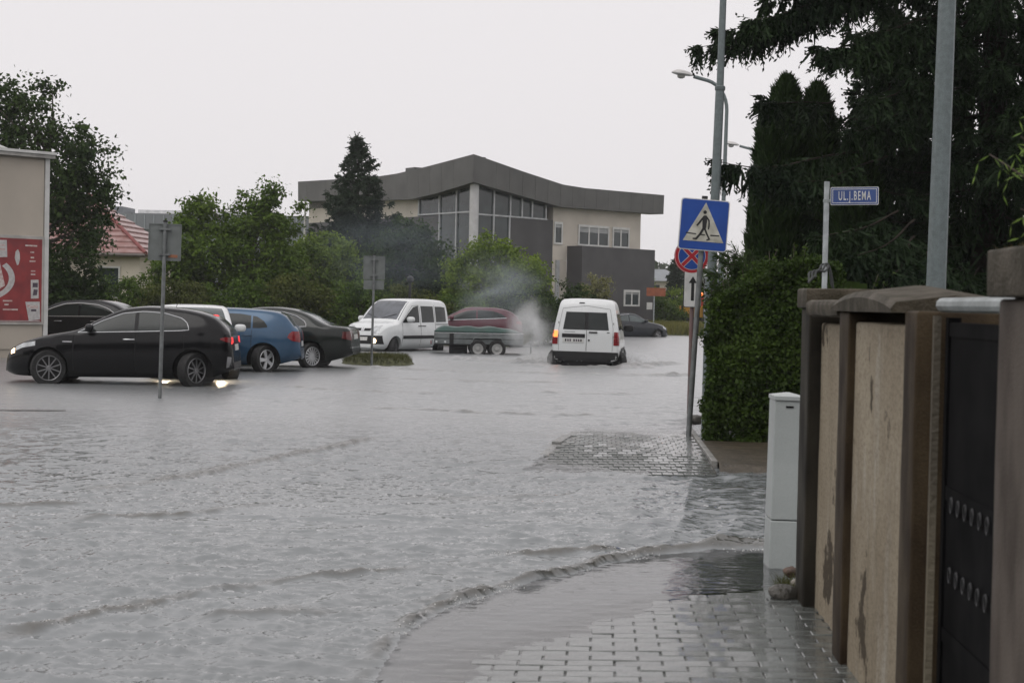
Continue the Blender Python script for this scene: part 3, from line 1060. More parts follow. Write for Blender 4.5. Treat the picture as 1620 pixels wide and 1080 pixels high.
# beads of foam along the breaking edges of the near flow
rng = np.random.RandomState(31)
pts = []
for line, n, sp_ in (([(-0.86, 7.35), (-0.72, 7.95), (-0.40, 8.62), (0.08, 9.5), (0.34, 9.87), (0.8, 10.15), (1.5, 10.38)], 420, 0.025),
                     (RID[0][0], 110, 0.03), (RID[2][0], 180, 0.03), (RID[8][0], 240, 0.06), (RID[1][0], 50, 0.04)):
    p_ = np.array(line)
    c_ = np.concatenate([[0], np.cumsum(np.linalg.norm(np.diff(p_, axis=0), axis=1))])
    t = rng.rand(n) * c_[-1]
    keep = fbm(t * 2.5, t * 0 + 3, 2) > 0.42
    t = t[keep]
    pts.append(np.stack([np.interp(t, c_, p_[:, 0]) + rng.normal(0, sp_, len(t)), np.interp(t, c_, p_[:, 1]) + rng.normal(0, sp_, len(t)) - 0.02], -1))
P = np.concatenate(pts)
Zs = water_z(P[:, 0].copy(), P[:, 1].copy())
n = len(P)
r = 0.0035 * rng.uniform(0.5, 1.8, n)
O = np.array([(1, 0, 0), (-1, 0, 0), (0, 1, 0), (0, -1, 0), (0, 0, 0.8), (0, 0, -0.8)], float)
V = (np.stack([P[:, 0], P[:, 1], Zs], -1)[:, None] + O[None] * r[:, None, None]).reshape(-1, 3)
T = np.array([(0, 2, 4), (2, 1, 4), (1, 3, 4), (3, 0, 4), (2, 0, 5), (1, 2, 5), (3, 1, 5), (0, 3, 5)])
F = (np.arange(n)[:, None, None] * 6 + T[None]).reshape(-1, 3)
tag(link("foam", mesh_np("foam", V, F, mat("foam_white", (0.70, 0.70, 0.68), 0.2, var=0.05), True)), "tiny beads of foam along the breaking edge at the kerb", "foam", kind="stuff")

# ------------------------------------------------------------------ modern two-storey building with the swept roof
M_ROOFBAND = mat("roof_band_grey", (0.092, 0.092, 0.088), 0.45, var=0.12, scale=0.8, bump=0.05, bscale=30)
M_BEIGE = mat("beige_render", (0.54, 0.495, 0.43), 0.7, var=0.08, scale=0.7, bump=0.15, bscale=40)
M_DGREY = mat("dark_cladding", (0.060, 0.058, 0.060), 0.5, var=0.14, scale=0.8, bump=0.1, bscale=30)
M_SILVER = mat("silver_frame", (0.42, 0.43, 0.44), 0.4, metal=0.3, var=0.1)
M_WHITE = mat("white_frame", (0.60, 0.60, 0.58), 0.45, var=0.08)
M_FGLASS = glass_mat("facade_glass", (0.03, 0.042, 0.042), 0.05)
bld = thing("office_building", "grey and beige modern building with swept roof and glazed corner", "building", (-6.5, 84.6, 0))
CO = np.array([0.0, 0.0])
UR = np.array([8.85, 10.4]); LR = np.linalg.norm(UR); UR = UR / LR
UL = np.array([-11.2, 14.5]); LL = np.linalg.norm(UL); UL = UL / LL
NR = np.array([UR[1], -UR[0]])
NL = np.array([UL[1], -UL[0]]) * -1.0
NL = np.array([-UL[1], UL[0]]) if np.dot(np.array([-UL[1], UL[0]]), [0, -1]) > 0 else np.array([UL[1], -UL[0]])


def fac(u, nrm, s, out, z):
    return (u[0] * s + nrm[0] * out, u[1] * s + nrm[1] * out, z)


def fbox(mb, side, s0, s1, o0, o1, z0, z1):
    u, nrm = (UR, NR) if side == 'R' else (UL, NL)
    V = [fac(u, nrm, s, o, z) for z in (z0, z1) for o in (o0, o1) for s in (s0, s1)]
    F = [(0, 2, 3, 1), (4, 5, 7, 6), (0, 1, 5, 4), (2, 6, 7, 3), (0, 4, 6, 2), (1, 3, 7, 5)]
    return mb.add(V, F)


def roof_top(side, s):
    return float(np.interp(s, [-0.7, 0, 3, 6.2, 8, 16], [9.12, 9.0, 8.5, 8.02, 7.95, 8.0])) if side == 'R' else \
        float(np.interp(s, [-0.7, 0, 4, 7, 9.5, 19], [9.12, 9.05, 8.72, 8.52, 8.46, 8.66]))


def roof_bot(side, s):
    return float(np.interp(s, [-0.7, 0, 3, 6.2, 8, 16], [7.72, 7.6, 7.2, 6.80, 6.82, 6.90])) if side == 'R' else \
        float(np.interp(s, [-0.7, 0, 3, 5.5, 8, 19], [7.72, 7.6, 7.25, 7.05, 7.12, 7.48]))


# main volumes
fbox(MB(), 'R', 6.1, 7.3, -9, 0.0, 3.95, 6.95).build("wall", M_BEIGE, bld)
fbox(MB(), 'R', 7.3, LR, -9, 0.0, 4.4, 6.95).build("wall", M_BEIGE, bld)
fbox(MB(), 'R', 7.3, LR, 0.003, 1.1, -0.2, 4.75).build("balcony_block", M_DGREY, bld)
fbox(MB(), 'R', 6.1, 7.3, -9, -0.004, -0.2, 3.94).build("wall", M_BEIGE, bld)
fbox(MB(), 'R', 2.7, 6.1, -6, 0.004, -0.2, 6.12).build("dark_panel", M_DGREY, bld)
fbox(MB(), 'L', 5.6, LL, -8, 0.0, 6.15, 7.35).build("wall", M_BEIGE, bld)
fbox(MB(), 'L', 3.4, LL, -8, 0.004, -0.2, 6.15).build("dark_panel", M_DGREY, bld)
# interior slabs that show through the panes as a darker depth
# glazed corner: each pane its own piece
def pane(side, s0, s1, z0a, z0b, z1a, z1b):
    u, nrm = (UR, NR) if side == 'R' else (UL, NL)
    V = [fac(u, nrm, s0, -0.05, z0a), fac(u, nrm, s1, -0.05, z0b), fac(u, nrm, s1, -0.05, z1b), fac(u, nrm, s0, -0.05, z1a)]
    V += [fac(u, nrm, s0, -0.09, z0a), fac(u, nrm, s1, -0.09, z0b), fac(u, nrm, s1, -0.09, z1b), fac(u, nrm, s0, -0.09, z1a)]
    MB().add(V, [(0, 1, 2, 3), (7, 6, 5, 4), (0, 4, 5, 1), (1, 5, 6, 2), (2, 6, 7, 3), (3, 7, 4, 0)]).build("pane", M_FGLASS, bld)


def mullion(side, s, z0, z1, w=0.05):
    fbox(MB(), side, s - w, s + w, -0.08, 0.03, z0, z1).build("mullion", M_SILVER, bld)


sR = [0.25, 1.45, 2.7, 3.6, 4.4, 5.5]
for a, b in zip(sR[:-1], sR[1:]):
    pane('R', a, b, 6.16, 6.16, max(6.2, roof_bot('R', a) + 0.1), max(6.2, roof_bot('R', b) + 0.1))
    mullion('R', b, 6.13, roof_bot('R', b) + 0.1)
for a, b in ((0.25, 1.45), (1.45, 2.66)):
    pane('R', a, b, 0.2, 0.2, 6.08, 6.08)
    mullion('R', b, 0.2, 6.08)
fbox(MB(), 'R', 0.2, 5.6, -0.07, 0.04, 6.08, 6.16).build("transom", M_SILVER, bld)
fbox(MB(), 'R', 0.2, 2.7, -0.07, 0.035, 3.2, 3.3).build("transom", M_SILVER, bld)
sL = [0.25, 1.7, 3.4, 5.5]
for a, b in zip(sL[:-1], sL[1:]):
    pane('L', a, b, 6.28, 6.28, roof_bot('L', a) + 0.1, roof_bot('L', b) + 0.1)
    mullion('L', b, 6.25, roof_bot('L', b) + 0.1)
for a, b in ((0.25, 1.7), (1.7, 3.36)):
    pane('L', a, b, 0.2, 0.2, 6.2, 6.2)
    mullion('L', b, 0.2, 6.2)
fbox(MB(), 'L', 0.2, 5.6, -0.07, 0.04, 6.2, 6.28).build("transom", M_SILVER, bld)
MB().lathe([(0.24, -0.2), (0.24, 7.7)], 20, Matrix.Translation((0.0, -0.15, 0))).build("corner_column", mat("column_grey", (0.50, 0.50, 0.50), 0.5, var=0.08), bld, True)


M_BLIND = mat("blind_grey", (0.34, 0.35, 0.35), 0.6, var=0.1, scale=3)


def window(side, s0, s1, z0, z1, nm, out=0.0, parent=None):
    w = fbox(MB(), side, s0, s1, out - 0.02, out + 0.02, z0, z1).build("window", M_FGLASS, bld)
    f = MB()
    t = 0.09
    for (a, b, c, d) in ((s0 - t, s1 + t, z1, z1 + 0.13), (s0 - t, s1 + t, z0 - t, z0), (s0 - t, s0, z0, z1), (s1, s1 + t, z0, z1)):
        fbox(f, side, a, b, out - 0.01, out + 0.07, c, d)
    f.build("frame", M_WHITE, w)
    fbox(MB(), side, s0, s1, out + 0.0205, out + 0.026, z1 - (z1 - z0) * (0.30 if nm == 3 else 0.18), z1).build("blind", M_BLIND, w)
    for k in range(1, nm):
        s = s0 + (s1 - s0) * k / nm
        fbox(MB(), side, s - 0.05, s + 0.05, out + 0.027, out + 0.05, z0, z1).build("bar", M_WHITE, w)


window('R', 8.25, 10.7, 4.9, 5.85, 3)
window('R', 11.2, 12.5, 4.9, 5.85, 2)
window('R', 6.25, 6.75, 4.9, 5.9, 1)
window('R', 11.0, 12.2, 1.6, 2.3, 2, 1.1)
# roof band as one swept fascia with eaves, panel joints cut in
for side, u, nrm, L_, ext in (('R', UR, NR, LR, 1.4), ('L', UL, NL, LL, 0.4)):
    pan = 15 if side == 'R' else 16
    smax = L_ + ext
    for k in range(pan):
        s0, s1 = smax * k / pan + 0.006, smax * (k + 1) / pan - 0.006
        if k == 0: s0 = float(np.dot(0.55 * (NR + NL) / (1 + np.dot(NR, NL)), u))
        m = 4
        V, F = [], []
        for j in range(m + 1):
            s = s0 + (s1 - s0) * j / m
            o1 = 0.55
            b, t = roof_bot(side, s), roof_top(side, s)
            if k == 0 and j == 0:
                c = 0.55 * (NR + NL) / (1 + np.dot(NR, NL))
                V += [(c[0], c[1], b), (c[0], c[1], t), (0, 0.3, t - 0.02), (0, 0.3, b)]
                continue
            V += [fac(u, nrm, s, o1, b), fac(u, nrm, s, o1 + 0.03, t), fac(u, nrm, s, -0.5, t - 0.02), fac(u, nrm, s, -0.5, b)]
        for j in range(m):
            for q in range(4):
                q2 = (q + 1) % 4
                F.append((j * 4 + q, j * 4 + q2, (j + 1) * 4 + q2, (j + 1) * 4 + q))
        F += [(0, 3, 2, 1), (m * 4, m * 4 + 1, m * 4 + 2, m * 4 + 3)]
        MB().add(V, F).build("fascia_panel", M_ROOFBAND, bld)
# roof deck behind the fascia
mb = MB()
pts = [fac(UL, NL, LL, 0, 8.3), fac(UL, NL, LL / 2, 0, 8.2), (0, 0.5, 8.5), fac(UR, NR, 6.2, 0, 7.7), fac(UR, NR, LR + 1.2, 0, 7.7), (4, 22, 7.8), (-8, 26, 8.2)]
mb.add([(p[0], p[1], 7.0) for p in pts] + [(p[0], p[1], p[2] - 0.1) for p in pts],
       [tuple(range(7)), tuple(range(7, 14))] + [(i, (i + 1) % 7, 7 + (i + 1) % 7, 7 + i) for i in range(7)])
mb.build("roof", M_ROOFBAND, bld)
fbox(MB(), 'L', 8.0, 9.0, -2.5, -1.2, 8.3, 9.05).build("roof_vent", M_ROOFBAND, bld)
fbox(MB(), 'R', 6.35, 6.6, 0.003, 0.1, -0.2, 3.95).build("downpipe", M_SILVER, bld)
fbox(MB(), 'R', 13.0, 13.5, 1.103, 1.12, 1.35, 1.75).build("notice_plate", M_WHITE, bld)

# ------------------------------------------------------------------ long grey hall behind the trees
M_HALL = mat("hall_sheet", (0.30, 0.33, 0.35), 0.5, var=0.12, scale=0.5)
M_HALL2 = mat("hall_band", (0.20, 0.215, 0.23), 0.5, var=0.1, scale=0.5)
hall = thing("grey_hall", "long low grey industrial hall with flat roof behind the trees", "building", (-27, 110, 0))
MB().box(-8.5, 7.2, 0, 14, -0.2, 6.0).build("wall", M_HALL, hall)
MB().box(-8.7, 7.4, -0.25, 14.2, 6.003, 7.1).build("roof_band", M_HALL2, hall)
for k in range(24):
    MB().box(-8.4 + k * 0.65, -8.33 + k * 0.65, -0.30, -0.253, 6.05, 7.0).build("rib", M_HALL, hall)
MB().box(-5.2, 2.5, 3, 8, 7.103, 7.5).build("skylight", mat("skylight_white", (0.72, 0.72, 0.72), 0.4), hall)
MB().box(-8, -5.7, 1, 4, 7.103, 7.6).build("roof_unit", M_HALL2, hall)
for x in (-6.5, -3.0, 0.5, 4.0):
    w = MB().box(x, x + 1.8, -0.03, 0.0, 3.4, 4.6).build("window", M_FGLASS, hall)
    MB().box(x + 0.87, x + 0.93, -0.05, -0.031, 3.4, 4.6).build("bar", M_WHITE, w)
mst = thing("flag_pole", "thin white pole rising beside the grey hall", "pole", (-18.1, 100, 0))
MB().tube([(0, 0, 0), (0, 0, 8.0)], [0.09, 0.06], 8).build("pole", M_WHITE, mst)
MB().lathe([(0.1, 8.0), (0.13, 8.08), (0.02, 8.16)], 8).build("finial", M_WHITE, mst)

# ------------------------------------------------------------------ house with the red tiled roof
M_TILE = mat("roof_tile_red", (0.34, 0.215, 0.20), 0.3, var=0.25, scale=3, color2=(0.25, 0.12, 0.105))
M_CREAM = mat("house_cream", (0.58, 0.53, 0.44), 0.7, var=0.08, scale=0.8)
house = thing("tiled_house", "cream single-storey house with red tiled hipped roof behind the tree", "house", (-24.2, 72, 0))
HX0, HX1, HY0, HY1 = -5.0, 3.8, 0.0, 7.0
MB().box(HX0, HX1, HY0, HY1, -0.2, 3.35).build("wall", M_CREAM, house)
EV, RZ = 0.35, 6.2
rx0, rx1 = -2.2, 0.3
rid = (HY0 + HY1) / 2
mb = MB()
mb.add([(HX0 - EV, HY0 - EV, 3.36), (HX1 + EV, HY0 - EV, 3.36), (HX1 + EV, HY1 + EV, 3.36), (HX0 - EV, HY1 + EV, 3.36), (rx0, rid, RZ), (rx1, rid, RZ)],
       [(0, 1, 5, 4), (1, 2, 5), (2, 3, 4, 5), (3, 0, 4), (3, 2, 1, 0)])
roof_o = mb.build("roof", M_TILE, house)
nrow = 11
tile_nrm = Vector((0, -(RZ - 3.36), -(rid - HY0 + EV))).normalized() * -1
me_cache = {}
for r in range(nrow):
    t0, t1 = r / nrow, (r + 1) / nrow
    lerp = lambda a, b, t: a + (b - a) * t
    y0, y1 = lerp(HY0 - EV, rid, t0), lerp(HY0 - EV, rid, t1)
    z0, z1 = lerp(3.36, RZ, t0), lerp(3.36, RZ, t1)
    xa0, xb0 = lerp(HX0 - EV, rx0, t0), lerp(HX1 + EV, rx1, t0)
    xa1, xb1 = lerp(HX0 - EV, rx0, t1), lerp(HX1 + EV, rx1, t1)
    V = [(xa0, y0, z0 + 0.10), (xb0, y0, z0 + 0.10), (xb1, y1, z1 + 0.02), (xa1, y1, z1 + 0.02), (xa0, y0, z0 + 0.02), (xb0, y0, z0 + 0.02)]
    MB().add(V, [(0, 1, 2, 3), (4, 5, 1, 0)]).build("tile_course", M_TILE, roof_o)
    # right hip slope
    x0, x1 = lerp(HX1 + EV, rx1, t0), lerp(HX1 + EV, rx1, t1)
    ya0, yb0 = lerp(HY0 - EV, rid, t0), lerp(HY1 + EV, rid, t0)
    ya1, yb1 = lerp(HY0 - EV, rid, t1), lerp(HY1 + EV, rid, t1)
    V = [(x0, ya0, z0 + 0.10), (x0, yb0, z0 + 0.10), (x1, yb1, z1 + 0.02), (x1, ya1, z1 + 0.02), (x0, ya0, z0 + 0.02), (x0, yb0, z0 + 0.02)]
    MB().add(V, [(0, 1, 2, 3), (4, 5, 1, 0)]).build("tile_course", M_TILE, roof_o)
MB().tube([(HX1 + EV, HY0 - EV, 3.44), (rx1, rid, RZ + 0.06)], 0.09, 8).build("hip_cap", mat("hip_red", (0.20, 0.045, 0.04), 0.4, var=0.15), roof_o)
MB().tube([(HX0 - EV, HY0 - EV - 0.06, 3.33), (HX1 + EV, HY0 - EV - 0.06, 3.33)], 0.08, 8).build("gutter", mat("gutter_brown", (0.09, 0.075, 0.065), 0.4), house)
w = MB().box(2.0, 2.85, -0.03, 0.0, 1.5, 2.75).build("window", M_FGLASS, house)
mb = MB()
for a in ((1.93, 2.92, -0.06, -0.031, 2.75, 2.83), (1.93, 2.92, -0.06, -0.031, 1.42, 1.5), (1.93, 2.0, -0.06, -0.031, 1.5, 2.75), (2.85, 2.92, -0.06, -0.031, 1.5, 2.75)):
    mb.box(*a)
mb.build("frame", M_WHITE, w)
MB().tube([(3.55, -0.06, 0), (3.55, -0.06, 2.4)], 0.06, 8).build("downpipe", mat("pipe_grey", (0.20, 0.20, 0.19), 0.5), house)

# ------------------------------------------------------------------ beige hall with the red poster at the left edge
M_PANEL = mat("beige_panel", (0.46, 0.41, 0.345), 0.6, var=0.08, scale=0.6, bump=0.1, bscale=30)
ang = math.atan2(-1.0, -0.86)
beh = thing("beige_hall", "beige panel-clad building with pale metal corner trim and projecting eave", "building", (-13.70, 40.0, 0), ang)
# local +x runs along the street front away from the corner, local -y... front faces the road
MB().box(0.0, 9.0, -6.0, 0.0, -0.2, 4.9).build("wall", M_PANEL, beh)
for k in range(7):
    MB().box(0.10 + k * 1.2, 1.29 + k * 1.2, 0.002, 0.03, 0.2, 4.85).build("panel", M_PANEL, beh)
MB().box(-0.05, 0.07, -0.02, 0.05, -0.2, 4.95).build("corner_trim", M_WHITE, beh)
MB().box(-0.10, 9.1, -6.1, 0.22, 4.902, 5.06).build("eave", mat("eave_grey", (0.34, 0.33, 0.31), 0.5, var=0.2, scale=5), beh)
MB().box(-0.12, 9.1, 0.222, 0.26, 4.99, 5.05).build("gutter", M_WHITE, beh)
mb = MB()
mb.tube([(0.9, -0.3, 5.06), (2.6, -1.5, 5.9), (6, -3, 6.4)], 0.05, 6).build("roof_rail", M_WHITE, beh)
MB().add([(1.0, -0.4, 5.065), (9, -0.4, 5.065), (9, -5.5, 5.065), (1.0, -5.5, 5.065), (2.7, -1.6, 5.8), (9, -1.6, 6.3), (9, -4, 6.3), (2.7, -4, 5.8)],
         [(0, 1, 5, 4), (1, 2, 6, 5), (2, 3, 7, 6), (3, 0, 4, 7), (4, 5, 6, 7)]).build("roof", M_DGREY, beh)

bb = thing("billboard", "red advertising billboard with white stickers mounted on the beige building", "billboard", (-13.70, 40.0, 0), ang)
MB().box(0.10, 3.4, 0.032, 0.09, 0.80, 2.98, bev=0.006).build("board", mat("board_frame", (0.42, 0.40, 0.37), 0.5, var=0.15), bb)
MB().box(0.16, 3.34, 0.091, 0.096, 0.87, 2.90).build("poster", mat("poster_red", (0.29, 0.032, 0.032), 0.5, var=0.25, scale=3.0, color2=(0.19, 0.025, 0.028)), bb)
M_STK = mat("sticker_white", (0.50, 0.48, 0.47), 0.5, var=0.12, scale=14)
M_STKD = mat("sticker_ink", (0.07, 0.05, 0.07), 0.5)
M_STKP = mat("sticker_pink", (0.48, 0.30, 0.28), 0.5, var=0.3, scale=14, color2=(0.62, 0.58, 0.55))


def bpoly(pts, name, m, o0=0.097, o1=0.10):
    # poster-plane polygon: x along the board from its right edge, y height
    V = [(x, o1, z) for x, z in pts] + [(x, o0, z) for x, z in pts]
    n = len(pts)
    F = [tuple(range(n)), tuple(reversed(range(n, 2 * n)))] + [(i, n + i, n + (i + 1) % n, (i + 1) % n) for i in range(n)]
    MB().add(V, F).build(name, m, bb)


bpoly([(0.19, 0.93), (0.50, 0.90), (0.60, 1.36), (0.21, 1.37)], "sticker", M_STK)
bpoly([(0.24, 1.45), (0.45, 1.44), (0.46, 1.90), (0.25, 1.91)], "sticker", M_STK)
bpoly([(0.27, 1.72), (0.41, 1.72), (0.41, 1.83), (0.27, 1.83)], "print", M_STKD, 0.101, 0.103)
bpoly([(0.29, 1.53), (0.40, 1.52), (0.38, 1.67), (0.27, 1.66)], "print", M_STKD, 0.101, 0.103)
bpoly([(0.26, 1.20), (0.55, 1.22), (0.55, 1.29), (0.26, 1.27)], "print", M_STKP, 0.101, 0.103)
bpoly([(0.30, 1.13), (0.44, 1.13), (0.44, 1.18), (0.30, 1.18)], "print", M_STKD, 0.101, 0.103)
bpoly([(0.84, 2.25 + 0) , (0.90, 2.42), (0.88, 2.58), (0.82, 2.64), (0.77, 2.55), (0.76, 2.40), (0.80, 2.26)], "sticker", M_STK)
bpoly([(1.10, 2.44), (1.75, 2.40), (1.75, 2.84), (1.12, 2.85)], "sticker", M_STK)
bpoly([(1.16, 2.70), (1.75, 2.69), (1.75, 2.74), (1.16, 2.75)], "print", M_STKP, 0.101, 0.103)
bpoly([(1.16, 2.60), (1.75, 2.59), (1.75, 2.64), (1.16, 2.65)], "print", M_STKP, 0.101, 0.103)
arc = [(1.75 + 0.85 * math.cos(t), 1.92 + 0.52 * math.sin(t)) for t in np.linspace(PI * 1.15, PI * 0.72, 14)] if False else \
      [(1.75 - 0.86 * math.cos(t), 1.92 + 0.55 * math.sin(t)) for t in np.linspace(-1.25, 0.75, 16)]
arc2 = [(1.75 - 0.70 * math.cos(t), 1.92 + 0.44 * math.sin(t)) for t in np.linspace(0.75, -1.25, 16)]
bpoly(arc + arc2, "plate_rim", M_STK)
bpoly([(1.15, 1.75), (1.4, 1.6), (1.9, 1.7), (1.9, 2.3), (1.3, 2.32)], "print", M_STKP)
bpoly([(1.38, 1.10), (1.75, 1.08), (1.75, 1.55), (1.40, 1.52)], "sticker", M_STK)
for z, x0, x1 in ((2.72, 0.3, 0.62), (2.56, 0.38, 0.48), (2.43, 0.38, 0.47), (2.34, 0.34, 0.5), (2.10, 0.34, 0.46), (2.02, 0.34, 0.46), (1.36, 0.95, 1.2), (1.27, 1.05, 1.16), (1.15, 0.8, 1.2)):
    bpoly([(x0, z), (x1, z), (x1, z + 0.035), (x0, z + 0.035)], "print", M_STKP)
bpoly([(0.2, 0.885), (3.3, 0.885), (3.3, 0.90), (0.2, 0.90)], "print", M_STK)

# ------------------------------------------------------------------ road signs
M_SIGNBACK = mat("sign_back_grey", (0.17, 0.185, 0.18), 0.5, metal=0.2, var=0.12, scale=6)
M_POLE = mat("pole_grey", (0.17, 0.18, 0.18), 0.45, metal=0.3, var=0.25, scale=8, bump=0.1, bscale=60)
M_BLUE = mat("sign_blue", (0.012, 0.065, 0.32), 0.35, var=0.1, scale=5)
M_SWHITE = mat("sign_white", (0.66, 0.66, 0.64), 0.4, var=0.1, scale=8)
M_SDIRTY = mat("sign_white_dirty", (0.58, 0.57, 0.50), 0.5, scale=9, color2=(0.36, 0.35, 0.29))
M_SRED = mat("sign_red", (0.42, 0.018, 0.03), 0.35, var=0.1, scale=6)
M_SBLK = mat("sign_black", (0.015, 0.015, 0.015), 0.4)


def rrect(w, h, r, n=5):
    pts = []
    for cx, cy, a0 in ((w / 2 - r, -h / 2 + r, -PI / 2), (w / 2 - r, h / 2 - r, 0), (-w / 2 + r, h / 2 - r, PI / 2), (-w / 2 + r, -h / 2 + r, PI)):
        for k in range(n + 1):
            a = a0 + PI / 2 * k / n
            pts.append((cx + r * math.cos(a), cy + r * math.sin(a)))
    return pts


def disc(r, n=40, cx=0, cy=0):
    return [(cx + r * math.cos(2 * PI * k / n), cy + r * math.sin(2 * PI * k / n)) for k in range(n)]


def plate(poly, name, m, parent, loc, d0, d1, rot=0.0):
    """flat plate in the xz plane facing -y, between depth d0 and d1 in front of the post"""
    M = Matrix.Translation(loc) @ Matrix.Rotation(rot, 4, 'Y') @ Matrix.Rotation(PI / 2, 4, 'X')
    return MB().prism(poly, d0, d1, M).build(name, m, parent)


# pedestrian crossing sign on a leaning post
ped = thing("crossing_sign", "blue square pedestrian crossing sign on a leaning grey post", "road sign", (1.09, 19.29, 0.0), R_(7), tilt=(0, R_(2.6)))
MB().tube([(0, 0, -0.1), (0, 0, 2.86)], 0.032, 12).build("post", M_POLE, ped, True)
MB().lathe([(0.036, 2.86), (0.036, 2.89)], 12).build("post_cap", M_SBLK, ped)
SG = (0.0, 0, 2.55)
pl = plate(rrect(0.575, 0.60, 0.035), "plate", M_SWHITE, ped, SG, 0.045, 0.062, R_(0.8))
plate(rrect(0.552, 0.577, 0.028), "blue_field", M_BLUE, pl, SG, 0.063, 0.066, R_(0.8))
plate([(-0.235, -0.195), (0.245, -0.195), (0.004, 0.262)], "white_triangle", M_SDIRTY, pl, SG, 0.067, 0.069, R_(0.8))
pic = MB()
PM = Matrix.Translation(SG) @ Matrix.Rotation(R_(0.8), 4, 'Y') @ Matrix.Rotation(PI / 2, 4, 'X')
pic.prism(disc(0.021, 16, 0.0, 0.148), 0.070, 0.072, PM)
for poly in ([(-0.012, 0.11), (0.02, 0.112), (0.034, 0.09), (0.03, 0.02), (0.024, -0.05), (-0.018, -0.045), (-0.022, 0.03), (-0.025, 0.085)],
             [(-0.012, 0.108), (-0.06, 0.04), (-0.092, -0.01), (-0.078, -0.022), (-0.04, 0.025), (-0.018, 0.07)],
             [(0.022, 0.108), (0.062, 0.06), (0.068, 0.0), (0.062, -0.05), (0.048, -0.05), (0.05, 0.0), (0.046, 0.05), (0.026, 0.08)],
             [(-0.018, -0.04), (0.012, -0.045), (-0.03, -0.12), (-0.075, -0.178), (-0.125, -0.172), (-0.122, -0.160), (-0.088, -0.156), (-0.05, -0.105)],
             [(0.0, -0.04), (0.024, -0.045), (0.055, -0.11), (0.088, -0.165), (0.045, -0.182), (0.04, -0.170), (0.062, -0.155), (0.03, -0.105)],
             [(-0.205, -0.098), (-0.085, -0.105), (-0.085, -0.117), (-0.210, -0.111)],
             [(-0.03, -0.108), (0.02, -0.110), (0.02, -0.122), (-0.032, -0.120)],
             [(0.085, -0.108), (0.185, -0.108), (0.190, -0.120), (0.082, -0.122)]):
    pic.prism(poly, 0.070, 0.0718 + 0.0002 * (len(poly) % 3), PM)
pic.build("walking_figure", M_SBLK, pl)
for z in (2.36, 2.74):
    MB().box(-0.07, 0.07, -0.044, 0.035, z, z + 0.03).build("clamp", M_GALV, ped)

# no stopping sign with arrow plate
nst = thing("no_stopping_sign", "round red and blue no stopping sign above a white arrow plate", "road sign", (1.385, 24.5, 0.0), R_(6), tilt=(0, R_(0.3)))
MB().tube([(0, 0, -0.2), (0, 0, 2.58)], 0.03, 12).build("post", mat("post_rusty", (0.14, 0.13, 0.13), 0.5, scale=3, color2=(0.19, 0.10, 0.09)), nst, True)
C1 = (-0.03, 0, 2.34)
dk = plate(disc(0.262), "disc", M_SRED, nst, C1, 0.04, 0.055)
plate(disc(0.255), "white_rim", M_SWHITE, dk, C1, 0.0555, 0.0565)
plate(disc(0.25), "red_rim", M_SRED, dk, C1, 0.057, 0.058)
plate(disc(0.205), "white_line", M_SWHITE, dk, C1, 0.0585, 0.0595)
plate(disc(0.198), "blue_field", M_BLUE, dk, C1, 0.060, 0.061)
for a in (PI / 4, -PI / 4):
    for w, m, d in ((0.034, M_SWHITE, 0.0615), (0.026, M_SRED, 0.0635)):
        M = Matrix.Rotation(a, 2)
        poly = [tuple(M @ Vector(p)) for p in ((-0.2, -w), (0.2, -w), (0.2, w), (-0.2, w))]
        plate(poly, "cross_bar", m, dk, C1, d, d + 0.001 + (0.0004 if a > 0 else 0))
ap = plate(rrect(0.27, 0.545, 0.03), "arrow_plate", M_SBLK, nst, (-0.005, 0, 1.85), 0.04, 0.052)
plate(rrect(0.25, 0.525, 0.024), "white_field", M_SWHITE, ap, (-0.005, 0, 1.85), 0.053, 0.056)
plate([(-0.022, -0.17), (0.022, -0.17), (0.022, 0.09), (0.062, 0.09), (0.0, 0.19), (-0.062, 0.09), (-0.022, 0.09)], "arrow", M_SBLK, ap, (-0.005, 0, 1.85), 0.057, 0.059)

# street-name sign
sns = thing("street_name_sign", "blue street name sign reading UL.J.BEMA on a pale post behind the wall", "street sign", (2.40, 17.6, 0.0), R_(-6))
MB().tube([(0, 0, 0), (0, 0, 2.95)], 0.03, 12).build("post", mat("post_pale", (0.42, 0.45, 0.46), 0.45, metal=0.3, var=0.2, scale=9), sns, True)
SP = (0.29, 0, 2.80)
pb = plate(rrect(0.50, 0.19, 0.012), "plate", M_SWHITE, sns, SP, 0.0, 0.014, R_(-1.2))
plate(rrect(0.485, 0.175, 0.010), "blue_field", mat("name_blue", (0.045, 0.085, 0.25), 0.4, var=0.1), pb, SP, 0.0145, 0.0165, R_(-1.2))
for (w, h, x, z) in ((0.46, 0.006, 0, 0.072), (0.46, 0.006, 0, -0.072), (0.006, 0.138, 0.227, 0), (0.006, 0.138, -0.227, 0)):
    plate([(x - w / 2, z - h / 2), (x + w / 2, z - h / 2), (x + w / 2, z + h / 2), (x - w / 2, z + h / 2)], "border_line", M_SWHITE, pb, SP, 0.017, 0.0178, R_(-1.2))


def text_mesh(body, size, material, depth=0.001):
    cu = bpy.data.curves.new("lettering", 'FONT')
    cu.body = body
    cu.size = size
    cu.extrude = depth
    cu.align_x = 'CENTER'
    cu.align_y = 'CENTER'
    cu.offset = 0.0010
    cu.space_character = 1.28
    tmp = bpy.data.objects.new("lettering_tmp", cu)
    COL.objects.link(tmp)
    dg = bpy.context.evaluated_depsgraph_get()
    dg.update()
    me = bpy.data.meshes.new_from_object(tmp.evaluated_get(dg))
    bpy.data.objects.remove(tmp)
    me.materials.clear()
    me.materials.append(material)
    return me


